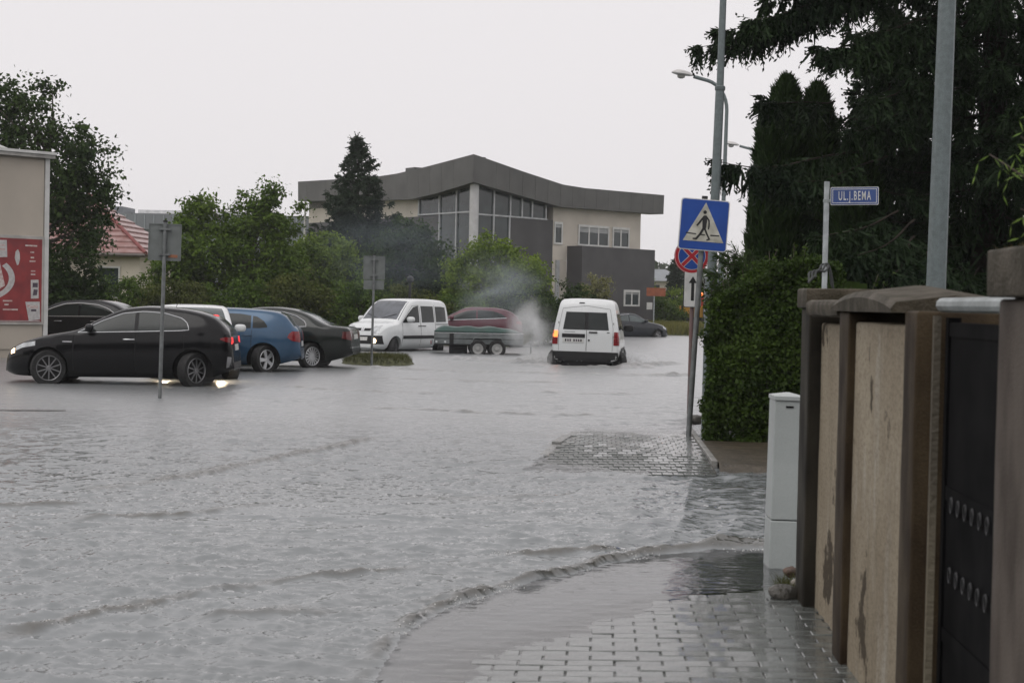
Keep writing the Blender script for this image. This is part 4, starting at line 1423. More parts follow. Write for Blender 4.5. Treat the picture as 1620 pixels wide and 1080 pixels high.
tm = text_mesh("UL.J.BEMA", 0.135, M_SWHITE)
to = link("lettering", tm, pb)
to.matrix_local = Matrix.Translation(SP) @ Matrix.Rotation(R_(-1.2), 4, 'Y') @ Matrix.Translation((0, -0.0185, -0.002)) @ Matrix.Rotation(PI / 2, 4, 'X') @ Matrix.Diagonal((0.455, 1, 1, 1))
MB().box(-0.035, 0.04, -0.034, 0.034, 2.73, 2.76).build("clamp", M_GALV, sns)


def back_sign(name, label, loc, rz, lean, h, w, ph, low=None, sticker=False):
    t = thing(name, label, "road sign", loc, rz, tilt=(0, lean))
    MB().tube([(0, 0, -0.3), (0, 0, h)], 0.03, 12).build("post", M_POLE, t, True)
    MB().lathe([(0.034, h), (0.034, h + 0.03)], 12).build("post_cap", M_SBLK, t)
    p = plate(rrect(w, ph, 0.02), "plate", M_SIGNBACK, t, (0, 0, h - ph / 2 - 0.02), -0.055, -0.043)
    mb = MB()
    for a in ((-w / 2, -w / 2 + 0.012, 0.028, 0.042, h - ph - 0.02, h - 0.02), (w / 2 - 0.012, w / 2, 0.028, 0.042, h - ph - 0.02, h - 0.02)):
        mb.box(*a)
    mb.box(-w / 2 + 0.013, w / 2 - 0.013, 0.03, 0.042, h - 0.034, h - 0.022)
    mb.build("folded_edge", M_SIGNBACK, p)
    for z in (h - 0.12, h - ph + 0.06):
        MB().box(-0.09, 0.09, -0.036, 0.042, z, z + 0.03).build("clamp", M_POLE, t)
    if sticker:
        MB().box(0.06, 0.2, 0.036, 0.0428, h - ph + 0.03, h - ph + 0.075).build("sticker", mat("sticker_orange", (0.30, 0.12, 0.06), 0.5), p)
    if low:
        plate(rrect(w * 0.95, low, 0.015), "lower_plate", M_SIGNBACK, t, (0, 0, h - ph - low / 2 - 0.04), -0.055, -0.043)
    return t


back_sign("parking_sign", "grey back of a square sign on a post beside the black hatchback", (-6.74, 25.0, 0), R_(12), R_(0.9), 2.72, 0.50, 0.57, None, True)
back_sign("traffic_sign", "grey back of a sign with lower plate on the grass island", (-5.43, 39.3, 0), R_(4), R_(0.4), 2.66, 0.52, 0.56, 0.22)

# ------------------------------------------------------------------ lamp posts
M_LAMPSTEEL = mat("lamp_galvanised", (0.155, 0.185, 0.187), 0.45, metal=0.35, var=0.10, scale=22, bump=0.08, bscale=70, grain=0.4)


def oct_pole(mb, x, y, z0, z1, r0, r1, n=8, lean=0.0):
    return mb.tube([(x + lean * z0, y, z0), (x + lean * (z0 + z1) / 2, y, (z0 + z1) / 2), (x + lean * z1, y, z1)], [r0, (r0 + r1) / 2, r1], n)


lpA = thing("lamp_post", "thick faceted galvanised lamp post behind the garden wall and gate", "lamp post", (2.72, 13.5, 0))
oct_pole(MB(), 0, 0, 0, 8.2, 0.088, 0.055, 8, 0.012).build("pole", M_LAMPSTEEL, lpA, True, 30)
MB().tube([(0.1, 0, 8.2), (0.0, 0, 8.6), (-0.5, 0.0, 8.85), (-1.0, 0, 8.9)], 0.035, 8).build("arm", M_LAMPSTEEL, lpA, True)
MB().box(-1.5, -0.95, -0.14, 0.14, 8.84, 8.98, bev=0.03).build("lamp_head", M_LAMPSTEEL, lpA)
lpB = thing("lamp_post", "tall straight grey pole with stepped sleeve rising behind the crossing sign", "lamp post", (1.425, 21.0, 0))
MB().tube([(0, 0, -0.1), (0.010, 0, 1.95)], 0.078, 16).build("sleeve", M_LAMPSTEEL, lpB, True)
MB().tube([(0.010, 0, 1.951), (0.06, 0, 4.35)], [0.060, 0.056], 16).build("pole", M_LAMPSTEEL, lpB, True)
MB().lathe([(0.060, 0), (0.066, 0.01), (0.066, 0.05), (0.055, 0.06)], 16, Matrix.Translation((0.061, 0, 4.34))).build("collar", M_LAMPSTEEL, lpB, True)
MB().tube([(0.06, 0, 4.36), (0.10, 0, 7.8)], [0.046, 0.036], 16).build("upper_pole", M_LAMPSTEEL, lpB, True)


def arc_lamp(label, loc, rz, topz, lean, s=1.0):
    t = thing("street_lamp", label, "street lamp", loc, rz)
    pts = [(0, 0, -0.1), (lean * 3, 0, 3.0)]
    MB().tube([(0, 0, -0.1), (lean * 2.6, 0, 2.6)], 0.075, 12).build("sleeve", M_LAMPSTEEL, t, True)
    p = [(lean * 2.6, 0, 2.6), (lean * (topz - 1), 0, topz - 1.0)]
    for a in np.linspace(0, R_(76), 9)[1:]:
        p.append((lean * (topz - 1) - 0.62 * (1 - math.cos(a)), 0, topz - 1.0 + 0.72 * math.sin(a)))
    e = Vector(p[-1])
    p.append(tuple(e + Vector((-0.36, 0, 0.09))))
    MB().tube(p, [0.06] + [0.045] * (len(p) - 1), 10).build("pole", M_LAMPSTEEL, t, True)
    e = Vector(p[-1])
    # cobra-head luminaire
    prof = [(-0.02, 0.035, 0.03), (-0.10, 0.10, 0.075), (-0.25, 0.135, 0.105), (-0.40, 0.125, 0.10), (-0.50, 0.07, 0.05), (-0.54, 0.01, 0.01)]
    V, F = [], []
    n = 12
    for i, (dx, wy, hz) in enumerate(prof):
        for k in range(n):
            a = 2 * PI * k / n
            V.append((e.x + dx, e.y + wy * math.cos(a), e.z + 0.02 - dx * 0.12 + (hz * math.sin(a) if math.sin(a) > 0 else 0.35 * hz * math.sin(a))))
    for i in range(len(prof) - 1):
        for k in range(n):
            F.append((i * n + k, i * n + (k + 1) % n, (i + 1) * n + (k + 1) % n, (i + 1) * n + k))
    F += [tuple(range(n)), tuple(range((len(prof) - 1) * n, len(prof) * n))]
    h = MB().add(V, F).build("lamp_head", mat("lamp_head_grey", (0.55, 0.54, 0.53), 0.4, var=0.08), t, True, 50)
    MB().lathe([(0.10, 0), (0.09, -0.05), (0.04, -0.075)], 12, Matrix.Translation((e.x - 0.30, e.y, e.z + 0.02))).build("lens", mat("lens_grey", (0.30, 0.30, 0.28), 0.2), h, True)
    return t


arc_lamp("curved arm street lamp standing next beyond the tall straight pole", (2.93, 40.0, 0), R_(6), 7.35, 0.012)
arc_lamp("curved arm street lamp farthest along the road, beyond the thujas", (5.62, 58.0, 0), R_(4), 7.45, 0.006)
gl = thing("garden_lamp", "short dark post lamp standing in front of the bushes", "lamp", (-6.6, 57.2, 0))
MB().tube([(0, 0, 0), (0, 0, 2.2)], 0.05, 8).build("post", M_SBLK, gl, True)
MB().lathe([(0.05, 2.2), (0.12, 2.26), (0.12, 2.38), (0.03, 2.46)], 10).build("lamp_shade", M_SBLK, gl, True)
# cable loops lying on the end pillar
cb = MB()
for k in range(3):
    pts = [(1.06 + 0.10 * t + 0.012 * math.sin(9 * t + k), 8.33 + 0.05 * k + 0.10 * t, 1.735 + (0.075 + 0.012 * k) * t ** 0.7 + 0.008 * math.sin(14 * t + 2 * k)) for t in np.linspace(0, 1, 14)]
    pts += [(1.17 + 0.025 * t, 8.44 + 0.03 * k, 1.81 + 0.012 * k - 0.11 * t ** 2) for t in np.linspace(0.15, 1, 7)]
    cb.tube(pts, 0.006, 6)
tag(cb.build("cable", mat("cable_grey", (0.03, 0.034, 0.034), 0.5), None, True), "loose loops of dark cable lying over the end pillar cap", "cable")
# orange direction board and notice posts far behind
ob = thing("direction_board", "small orange direction board on a post beside the office building", "sign", (3.05, 90, 0))
MB().tube([(0, 0, 0), (0, 0, 2.1)], 0.04, 8).build("post", M_GALV, ob)
MB().box(-0.42, 0.62, -0.05, -0.02, 2.1, 2.55).build("board", mat("board_orange", (0.26, 0.075, 0.03), 0.5, var=0.2, scale=4), ob)
# far house and wood on the skyline
fh = thing("far_house", "pale distant house with shallow grey roof beyond the road end", "house", (6.0, 170, 0))
MB().box(-3.2, 2.6, 0, 7, -0.3, 4.1).build("wall", M_BEIGE, fh)
MB().add([(-3.9, -0.6, 4.1), (3.3, -0.6, 4.1), (3.3, 7.6, 4.1), (-3.9, 7.6, 4.1), (-1.5, 3.5, 5.4), (1.0, 3.5, 5.4)],
         [(0, 1, 5, 4), (1, 2, 5), (2, 3, 4, 5), (3, 0, 4), (3, 2, 1, 0)]).build("roof", M_HALL2, fh)
for x in (-2.4, -0.6, 1.2):
    MB().box(x, x + 0.9, -0.04, 0.0, 2.6, 3.7).build("window", M_FGLASS, fh)

# ------------------------------------------------------------------ vehicles
M_TYRE = mat("tyre", (0.012, 0.012, 0.012), 0.7, var=0.2, scale=20)
M_TRIM = mat("black_trim", (0.014, 0.014, 0.015), 0.55, var=0.15, spec=0.3)
M_ARCH = mat("wheel_arch", (0.008, 0.008, 0.008), 0.8)
M_CHROME = mat("chrome", (0.62, 0.63, 0.64), 0.2, metal=0.9, var=0.05)
M_RIMS = mat("rim_silver", (0.52, 0.53, 0.54), 0.35, metal=0.35, var=0.1)
M_RIMD = mat("rim_dark_polished", (0.20, 0.20, 0.205), 0.35, metal=0.5, var=0.2)
M_CGLASS = glass_mat("car_glass", (0.012, 0.017, 0.016), 0.03, 0.4)
M_CGLASSL = glass_mat("car_glass_light", (0.08, 0.10, 0.10), 0.03, 0.6)
M_HEAD = mat("headlight_clear", (0.55, 0.57, 0.58), 0.12, var=0.2, scale=9, coat=0.5)
M_TAIL = mat("taillight_red", (0.20, 0.006, 0.01), 0.18, var=0.2, scale=12, coat=0.5)
M_TAILLIT = mat("taillight_lit", (0.5, 0.01, 0.01), 0.2, emit=(1.0, 0.03, 0.03), estr=1.1)
M_TAILD = mat("taillight_dark", (0.10, 0.015, 0.015), 0.18, var=0.2, scale=12, coat=0.5)
M_AMBLIT = mat("indicator_lit", (0.7, 0.2, 0.05), 0.2, emit=(1.0, 0.22, 0.05), estr=2.4)
M_LAMPLIT = mat("lamp_lit_warm", (0.9, 0.8, 0.6), 0.2, emit=(1.0, 0.72, 0.42), estr=7.0)
M_PLATE = mat("licence_plate", (0.60, 0.60, 0.58), 0.4, var=0.1, scale=20)


def body_mesh(sp):
    prof = np.array(sp['profile'], float)
    seg = np.linalg.norm(np.diff(prof, axis=0), axis=1)
    cum = np.concatenate([[0], np.cumsum(seg)])
    # resample densely along the outline, rounded
    t = np.unique(np.concatenate([cum, np.linspace(0, cum[-1], 84)]))
    px, pz = pchip(cum, prof[:, 0], t), pchip(cum, prof[:, 1], t)
    px = np.maximum.accumulate(px + np.arange(len(px)) * 1e-5)
    belt = pchip(*zip(*sp['belt']), px)
    low = pchip(*zip(*sp['low']), px)
    plan = pchip(*zip(*sp['plan']), px)
    H, bm_ = sp['H'], np.mean([b[1] for b in sp['belt']])
    k = sp.get('tumble', 0.24)
    rings = []
    for x, zt, zb0, zl, w in zip(px, pz, belt, low, plan):
        zb = min(zb0, zt - 0.035)
        zl = min(zl, zb - 0.04)
        up = zt - zb
        wr = w * (1 - 0.045 - k * np.clip((up - 0.035) / (H - bm_), 0, 1))
        s = min(sp.get('roof_r', 0.09), 0.8 * up)
        hb = zb - zl
        R = [(0, zl), (w * 0.78, zl), (w * 0.92, zl + 0.12 * hb), (w * 0.975, zl + 0.26 * hb), (w * 0.995, zl + 0.48 * hb),
             (w * 1.0, zl + 0.68 * hb), (w * 0.985, zl + 0.88 * hb), (w * 0.962, zb)]
        y0, y1, z0, z1 = w * 0.962, wr, zb, zt - s
        for f in (0.25, 0.5, 0.75):
            R.append((y0 + (y1 - y0) * f + 0.012 * math.sin(PI * f) * min(1, up / 0.3), z0 + (z1 - z0) * f))
        R += [(wr, zt - s), (wr * 0.955, zt - s * 0.55), (wr * 0.87, zt - s * 0.25), (wr * 0.6, zt - s * 0.08), (wr * 0.3, zt - s * 0.02), (0, zt)]
        rings.append(R)
    n = len(rings[0])
    full = 2 * n - 2
    V, F = [], []
    for x, R in zip(px, rings):
        for (y, z) in R:
            V.append((x, y, z))
        for (y, z) in R[-2:0:-1]:
            V.append((x, -y, z))
    m = len(rings)
    for i in range(m - 1):
        for j in range(full):
            j2 = (j + 1) % full
            F.append((i * full + j, i * full + j2, (i + 1) * full + j2, (i + 1) * full + j))
    for i0, rev in ((0, False), ((m - 1) * full, True)):
        idx = [i0 + j for j in range(full)]
        F.append(tuple(idx if not rev else idx[::-1]))
    return V, F


_cut_cache = {}


def cut_arches(V, F, sp, paint):
    me = mesh_np("body", V, F, paint)
    me.materials.append(M_ARCH)
    o = link("body_tmp", me)
    cm = MB()
    for ax in sp['axles']:
        for sy in (1, -1):
            M = Matrix.Translation((ax, sy * sp['W'] / 2, sp['R'] + 0.01)) @ Matrix.Rotation(PI / 2, 4, 'X')
            r = sp['arch']
            cm.lathe([(r, -0.26), (r, 0.26)], 36, M)
            # open the arch downwards
            cm.box(ax - r * 0.97, ax + r * 0.97, sy * sp['W'] / 2 - 0.25, sy * sp['W'] / 2 + 0.25, -0.3, sp['R'] * 0.9)
    co = cm.build("cutter_tmp", M_ARCH)
    bm = bmesh.new()
    bm.from_mesh(co.data)
    bmesh.ops.recalc_face_normals(bm, faces=bm.faces[:])
    bm.to_mesh(co.data)
    bm.free()
    bm = bmesh.new()
    bm.from_mesh(me)
    bmesh.ops.recalc_face_normals(bm, faces=bm.faces[:])
    bm.to_mesh(me)
    bm.free()
    md = o.modifiers.new("cut", 'BOOLEAN')
    md.operation = 'DIFFERENCE'
    md.solver = 'EXACT'
    md.use_self = True
    md.object = co
    dg = bpy.context.evaluated_depsgraph_get()
    dg.update()
    res = bpy.data.meshes.new_from_object(o.evaluated_get(dg))
    bpy.data.objects.remove(o)
    bpy.data.objects.remove(co)
    res.materials.clear()
    res.materials.append(paint)
    res.materials.append(M_ARCH)
    for p in res.polygons:
        c = p.center
        inside = any(math.hypot(c.x - ax, c.z - sp['R'] - 0.01) < sp['arch'] - 0.004 or (abs(c.x - ax) < sp['arch'] and c.z < sp['R'] * 0.85 and abs(c.y) < sp['W'] / 2 - 0.03)
                     for ax in sp['axles']) and abs(c.y) > sp['W'] / 2 - 0.3
        p.material_index = 1 if inside and abs(p.normal.y) < 0.6 or (inside and abs(c.y) < sp['W'] / 2 - 0.2) else 0
        p.use_smooth = True
    res.set_sharp_from_angle(angle=R_(32))
    return res


class Car:
    def __init__(s, name, label, cat, sp, paint, loc, rz, tilt=(0, 0)):
        s.sp = sp
        s.L = sp['L']
        s.root = thing(name, label, cat, loc, rz, tilt=tilt)
        V, F = body_mesh(sp)
        s.bvh = BVHTree.FromPolygons([Vector(v) for v in V], F)
        s.ox = -s.L / 2
        me = cut_arches(V, F, sp, paint)
        me.transform(Matrix.Translation((s.ox, 0, 0)))
        s.body = link("body", me, s.root)
        s.paint = paint

    def cast(s, a, b, ax):
        if ax in ('L', 'R'):
            sg = 1 if ax == 'L' else -1
            o, d = Vector((a, 3.0 * sg, b)), Vector((0, -sg, 0))
        elif ax == 'rear':
            o, d = Vector((-2, a, b)), Vector((1, 0, 0))
        elif ax == 'front':
            o, d = Vector((s.L + 2, a, b)), Vector((-1, 0, 0))
        else:
            o, d = Vector((a, b, 4)), Vector((0, 0, -1))
        h = s.bvh.ray_cast(o, d)
        return (h[0], h[1], d) if h[0] is not None else (None, None, d)

    def patch(s, name, lo, hi, ax, material, off=0.006, n=16, m=6, parent=None, sink=0.02):
        lo, hi = np.array(lo, float), np.array(hi, float)

        def res(p):
            c = np.concatenate([[0], np.cumsum(np.linalg.norm(np.diff(p, axis=0), axis=1))])
            t = np.linspace(0, c[-1], n)
            return np.stack([np.interp(t, c, p[:, 0]), np.interp(t, c, p[:, 1])], -1)
        A, B = res(lo), res(hi)
        V, ok = [], []
        for j in range(m):
            f = j / (m - 1)
            for i in range(n):
                q = A[i] * (1 - f) + B[i] * f
                h, nr, d = s.cast(q[0], q[1], ax)
                if h is None:
                    V.append(Vector((0, 0, 0))); ok.append(False)
                else:
                    if nr.dot(d) > 0: nr = -nr
                    p = h + (nr * 0.6 - d * 0.4).normalized() * off
                    V.append(p + Vector((s.ox, 0, 0))); ok.append(True)
        F = []
        for j in range(m - 1):
            for i in range(n - 1):
                q = (j * n + i, j * n + i + 1, (j + 1) * n + i + 1, (j + 1) * n + i)
                if all(ok[k] for k in q):
                    F.append(q)
        if not F:
            return None
        # skirt so that the piece sits in the body instead of floating
        d = s.cast(0, 0, ax)[2]
        ring = [i for i in range(n)] + [j * n + n - 1 for j in range(1, m)] + [(m - 1) * n + i for i in range(n - 2, -1, -1)] + [j * n for j in range(m - 2, 0, -1)]
        if all(ok[k] for k in ring):
            b0 = len(V)
            for k in ring:
                V.append(V[k] + d * sink)
            for a in range(len(ring)):
                c = (a + 1) % len(ring)
                F.append((ring[a], ring[c], b0 + c, b0 + a))
        me = mesh_np(name, V, F, material, True, 40)
        bm = bmesh.new(); bm.from_mesh(me)
        bmesh.ops.recalc_face_normals(bm, faces=bm.faces[:])
        bm.to_mesh(me); bm.free()
        return link(name, me, parent or s.root)

    def line(s, name, pts, ax, r, material, off=0.004, parent=None, n=28):
        p = np.array(pts, float)
        c = np.concatenate([[0], np.cumsum(np.linalg.norm(np.diff(p, axis=0), axis=1))])
        t = np.linspace(0, c[-1], n)
        P = []
        for a, b in zip(np.interp(t, c, p[:, 0]), np.interp(t, c, p[:, 1])):
            h, nr, d = s.cast(a, b, ax)
            if h is not None:
                P.append(h - d * off + Vector((s.ox, 0, 0)))
        if len(P) > 2:
            return MB().tube(P, r, 6).build(name, material, parent or s.root, True)

    def wheels(s, style, rim_mat, sides=(1, -1)):
        sp = s.sp
        R, w = sp['R'], 0.20
        tyre = MB().lathe([(R * 0.62, -w / 2), (R * 0.93, -w / 2), (R * 0.985, -w * 0.38), (R, -w * 0.2), (R, w * 0.2), (R * 0.985, w * 0.38), (R * 0.93, w / 2), (R * 0.70, w / 2 - 0.004), (R * 0.66, w / 2 - 0.05), (R * 0.3, w / 2 - 0.055)], 32)
        tme = mesh_np("wheel", tyre.v, tyre.f, M_TYRE, True, 35)
        rim = MB()
        rr = R * 0.70
        rim.lathe([(rr, w / 2 - 0.03), (rr * 1.0, w / 2 - 0.004), (rr * 0.965, w / 2 + 0.006), (rr * 0.91, w / 2 - 0.004), (rr * 0.91, w / 2 - 0.03)], 32, None, True)
        rim.lathe([(rr * 0.20, w / 2 - 0.05), (rr * 0.20, w / 2 - 0.004), (rr * 0.14, w / 2 + 0.008)], 16)
        if style == 'twin':
            for k in range(5):
                a = 2 * PI * k / 5
                for da in (-0.13, 0.13):
                    M = Matrix.Rotation(a, 4, 'Z')
                    c, sn = rr * 0.15, rr * 0.93
                    y0, y1 = da * rr * 0.5, da * rr * 2.3
                    wd = 0.011
                    V = [(c, y0 - wd, w / 2 - 0.03), (c, y0 + wd, w / 2 - 0.03), (sn, y1 + wd, w / 2 - 0.02), (sn, y1 - wd, w / 2 - 0.02),
                         (c, y0 - wd, w / 2 + 0.002), (c, y0 + wd, w / 2 + 0.002), (sn, y1 + wd, w / 2 - 0.002), (sn, y1 - wd, w / 2 - 0.002)]
                    rim.add(V, [(3, 2, 1, 0), (4, 5, 6, 7), (0, 1, 5, 4), (1, 2, 6, 5), (2, 3, 7, 6), (3, 0, 4, 7)], M)
        else:
            ns, wd0, wd1 = {'five': (5, 0.030, 0.045), 'turbine': (16, 0.010, 0.016), 'steel': (8, 0.04, 0.05)}[style]
            for k in range(ns):
                M = Matrix.Rotation(2 * PI * k / ns, 4, 'Z')
                c, sn = rr * 0.15, rr * 0.93
                V = [(c, -wd0, w / 2 - 0.03), (c, wd0, w / 2 - 0.03), (sn, wd1, w / 2 - 0.02), (sn, -wd1, w / 2 - 0.02),
                     (c, -wd0, w / 2 + 0.002), (c, wd0, w / 2 + 0.002), (sn, wd1, w / 2 - 0.002), (sn, -wd1, w / 2 - 0.002)]
                rim.add(V, [(3, 2, 1, 0), (4, 5, 6, 7), (0, 1, 5, 4), (1, 2, 6, 5), (2, 3, 7, 6), (3, 0, 4, 7)], M)
        rme = mesh_np("rim", rim.v, rim.f, rim_mat, True, 30)
        for ax in sp['axles']:
            for sy in sides:
                o = link("wheel", tme, s.root, (ax + s.ox, sy * (sp['W'] / 2 - 0.115), R), (-PI / 2 * sy, 0, 0.3 if ax > 1.5 else 0.9))
                link("rim", rme, o)

    def mirror(s, x, z, sides=(1, -1), material=None, sc=1.0):
        h, nr, d = s.cast(x, z, 'L')
        if h is None: return
        for sy in sides:
            mb = MB()
            bm = bmesh.new()
            bmesh.ops.create_uvsphere(bm, u_segments=14, v_segments=10, radius=1)
            for v in bm.verts:
                v.co.x = math.copysign(abs(v.co.x) ** 0.7, v.co.x) * 0.075 * sc
                v.co.y = math.copysign(abs(v.co.y) ** 0.7, v.co.y) * 0.115 * sc
                v.co.z = math.copysign(abs(v.co.z) ** 0.7, v.co.z) * 0.075 * sc
            c = Vector((x + s.ox, sy * (h.y + 0.13 * sc), z + 0.05))
            mb.add([tuple(v.co + c) for v in bm.verts], [tuple(v.index for v in f.verts) for f in bm.faces])
            bm.free()
            mo = mb.build("mirror", material or s.paint, s.root, True)
            MB().tube([(x + s.ox, sy * (h.y - 0.02), z - 0.01), (x + s.ox, sy * (h.y + 0.08), z + 0.02)], 0.022, 6).build("mirror_arm", M_TRIM, mo)

    def handles(s, pts, material, sides=('L', 'R')):
        for (x, z) in pts:
            for ax in sides:
                h, nr, d = s.cast(x, z, ax)
                if h is not None:
                    y = h.y - d.y * 0.018
                    MB().tube([(x - 0.10 + s.ox, y + d.y * 0.014, z), (x - 0.07 + s.ox, y, z), (x + 0.07 + s.ox, y, z), (x + 0.10 + s.ox, y + d.y * 0.014, z)], 0.013, 8).build("door_handle", material, s.root, True)

    def side_windows(s, spans, lo, hi, glass, sides=('L', 'R')):
        """spans of x; lo/hi outline polylines (x,z)"""
        lo, hi = np.array(lo), np.array(hi)
        for ax in sides:
            for (a, b) in spans:
                xs = np.linspace(a, b, 18)
                s.patch("side_window", list(zip(xs, np.interp(xs, lo[:, 0], lo[:, 1]))), list(zip(xs, np.maximum(np.interp(xs, hi[:, 0], hi[:, 1]), np.interp(xs, lo[:, 0], lo[:, 1]) + 0.004))), ax, glass, 0.004, 20, 7)

    def pair(s, name, lo, hi, ax, material, **k):
        for sy in (1, -1):
            if ax in ('L', 'R'):
                s.patch(name, lo, hi, 'L' if sy > 0 else 'R', material, **k)
            else:
                s.patch(name, [(y * sy, z) for y, z in lo], [(y * sy, z) for y, z in hi], ax, material, **k)

    def top_glass(s, name, x0, x1, w0, w1, material, n=14, m=10, inset=0.0):
        """window on the roof side of the outline between two stations, widths w0 at x0 and w1 at x1"""
        return s.patch(name, [(x0, -w0), (x0, w0)], [(x1, -w1), (x1, w1)], 'top', material, 0.004, n, m, sink=0.012)


# ---------------------------------------------------------------- black hatchback
P_BLACK = mat("paint_black", (0.004, 0.004, 0.005), 0.12, var=0.1, scale=1.5, coat=0.2, spec=0.22, bump=0.03, bscale=150)
sp = dict(L=4.35, W=1.80, H=1.46, R=0.325, arch=0.37, axles=(0.86, 3.49), tumble=0.25,
          profile=[(0, .40), (.015, .62), (.04, .80), (.07, .95), (.13, 1.04), (.20, 1.10), (.46, 1.27), (.68, 1.35), (1.1, 1.425), (1.7, 1.457), (2.1, 1.42), (2.6, 1.225), (3.0, 1.02), (3.1, .995), (3.6, .90), (3.95, .79), (4.18, .67), (4.31, .5), (4.35, .34)],
          belt=[(0, .95), (.6, 1.03), (1.5, 1.0), (3, .95), (3.7, .82), (4.35, .6)],
          low=[(0, .36), (.3, .26), (.6, .2), (3.7, .17), (4.1, .18), (4.35, .24)],
          plan=[(0, .60), (.05, .70), (.25, .83), (.86, .90), (3.4, .90), (3.85, .84), (4.15, .70), (4.3, .54), (4.35, .42)])
c = Car("hatchback_car", "black five-door hatchback with dark twin-spoke wheels parked nearest the road", "car", sp, P_BLACK, (-8.47, 29.50, -0.06), R_(186.5))
LO = [(.93, 1.045), (1.1, 1.03), (1.89, 1.0), (2.95, .965)]
HI = [(.93, 1.06), (.97, 1.16), (1.06, 1.245), (1.4, 1.335), (1.78, 1.355), (2.15, 1.315), (2.52, 1.18), (2.95, .968)]
c.side_windows([(.94, 1.86), (1.93, 2.93)], LO, HI, M_CGLASS)
for ax in ('L', 'R'):
    c.line("window_trim", LO[::-1] + [(.93, 1.06), (.97, 1.16), (1.06, 1.245), (1.4, 1.335), (1.78, 1.355), (2.15, 1.315), (2.52, 1.18), (2.95, .968)], ax, 0.010, M_CHROME, 0.006, n=60)
    c.patch("pillar_trim", [(1.86, 1.003), (1.93, 1.0)], [(1.86, 1.352), (1.93, 1.346)], ax, M_TRIM, 0.005, 3, 6)
c.top_glass("windshield", 2.18, 2.97, .56, .70, M_CGLASSL)
c.top_glass("rear_window", .20, .56, .60, .52, M_CGLASS)
c.wheels('twin', M_RIMD)
c.mirror(2.72, 1.0)
c.handles([(2.02, .86)], M_CHROME)
for ax in ('L', 'R'):
    c.patch("taillight", [(.035, .82), (.16, .84), (.32, .885)], [(.075, .92), (.2, .93), (.32, .905)], ax, M_TAILLIT if ax == 'R' else M_TAIL, 0.008, 10, 5)
c.pair("taillight", [(.45, .83), (.70, .80)], [(.45, .92), (.66, .93)], 'rear', M_TAILLIT, n=6, m=4)
c.pair("headlight", [(3.72, .72), (3.95, .68), (4.10, .62)], [(3.72, .80), (3.95, .755), (4.10, .69)], 'L', M_HEAD, off=0.006)
c.pair("headlight_bulb", [(4.12, .585), (4.19, .56)], [(4.12, .665), (4.19, .62)], 'L', M_LAMPLIT, off=0.012, n=5, m=4)
c.patch("bumper_trim", [(-.68, .36), (.68, .36)], [(-.70, .47), (.70, .47)], 'rear', M_TRIM, 0.008)
c.patch("spoiler_light", [(-.2, 1.29), (.2, 1.29)], [(-.2, 1.312), (.2, 1.312)], 'rear', M_TAILLIT, 0.01)
c.patch("license_plate", [(-.26, .68), (.26, .68)], [(-.26, .79), (.26, .79)], 'rear', M_PLATE, 0.01)
c.patch("grille", [(-.16, .40), (.16, .40)], [(-.05, .66), (.05, .66)], 'front', M_TRIM, 0.008)
c.line("fender_badge", [(3.05, .80), (3.22, .80)], 'L', 0.010, M_CHROME)
MB().tube([(1.30 + c.ox, 0, 1.44), (1.22 + c.ox, 0, 1.62)], [0.006, 0.003], 6).build("antenna", M_TRIM, c.root)
c.patch("bumper_patch", [(.06, .40), (.17, .38)], [(.05, .57), (.14, .58)], 'L', mat("bumper_grey", (0.30, 0.30, 0.31), 0.4), 0.006, 5, 4)  # silver-grey patch on the rear bumper corner
for xx in (1.02, 1.90, 3.02):
    c.line("door_seam", [(xx, .30), (xx + 0.01, .6), (xx, .96)], 'L', 0.004, M_ARCH, 0.001)

c.root.scale = (0.965, 1, 1)
c.root.location.x -= 0.07
# short tail: tighten everything behind the rear arch
for o in c.root.children:
    if o.type == 'MESH' and o.name.split('.')[0] != 'wheel':
        for v in o.data.vertices:
            x = v.co.x - c.ox
            if x < 0.5:
                v.co.x = 0.5 - (0.5 - x) * 0.74 + c.ox

# ---------------------------------------------------------------- blue hatchback
P_BLUE = mat("paint_blue", (0.026, 0.080, 0.155), 0.22, metal=0.2, var=0.1, scale=1.5, coat=0.5, bump=0.03, bscale=150)
sp = dict(L=4.23, W=1.75, H=1.42, R=0.315, arch=0.36, axles=(0.80, 3.46), tumble=0.24,
          profile=[(0, .40), (.02, .60), (.03, .80), (.05, .92), (.10, 1.0), (.16, 1.06), (.36, 1.28), (.52, 1.35), (1.0, 1.40), (1.6, 1.42), (2.0, 1.39), (2.4, 1.24), (2.75, 1.04), (2.85, 1.0), (3.5, .92), (3.95, .80), (4.13, .66), (4.2, .5), (4.23, .34)],
          belt=[(0, .93), (.6, .97), (2.9, .93), (3.7, .82), (4.23, .6)],
          low=[(0, .36), (.3, .26), (.6, .2), (3.7, .18), (4.23, .24)],
          plan=[(0, .62), (.05, .72), (.2, .81), (.8, .875), (3.4, .875), (3.85, .82), (4.1, .68), (4.2, .55), (4.23, .45)])
c = Car("hatchback_car", "blue hatchback with silver five-spoke wheels parked beside the dark sedan", "car", sp, P_BLUE, (-8.57, 35.55, -0.06), R_(187))
LO = [(.72, 1.01), (.9, .99), (1.5, .98), (2.75, .955)]
HI = [(.72, 1.03), (.80, 1.14), (.95, 1.235), (1.3, 1.29), (1.8, 1.30), (2.1, 1.245), (2.75, .958)]
c.side_windows([(.73, 1.04), (1.08, 1.66), (1.71, 2.70)], LO, HI, M_CGLASS)
c.top_glass("windshield", 2.05, 2.74, .54, .68, M_CGLASSL)
c.top_glass("rear_window", .15, .46, .60, .52, M_CGLASSL)
c.wheels('five', M_RIMS)
c.mirror(2.45, .99)
c.handles([(1.15, .84), (2.15, .82)], P_BLUE)
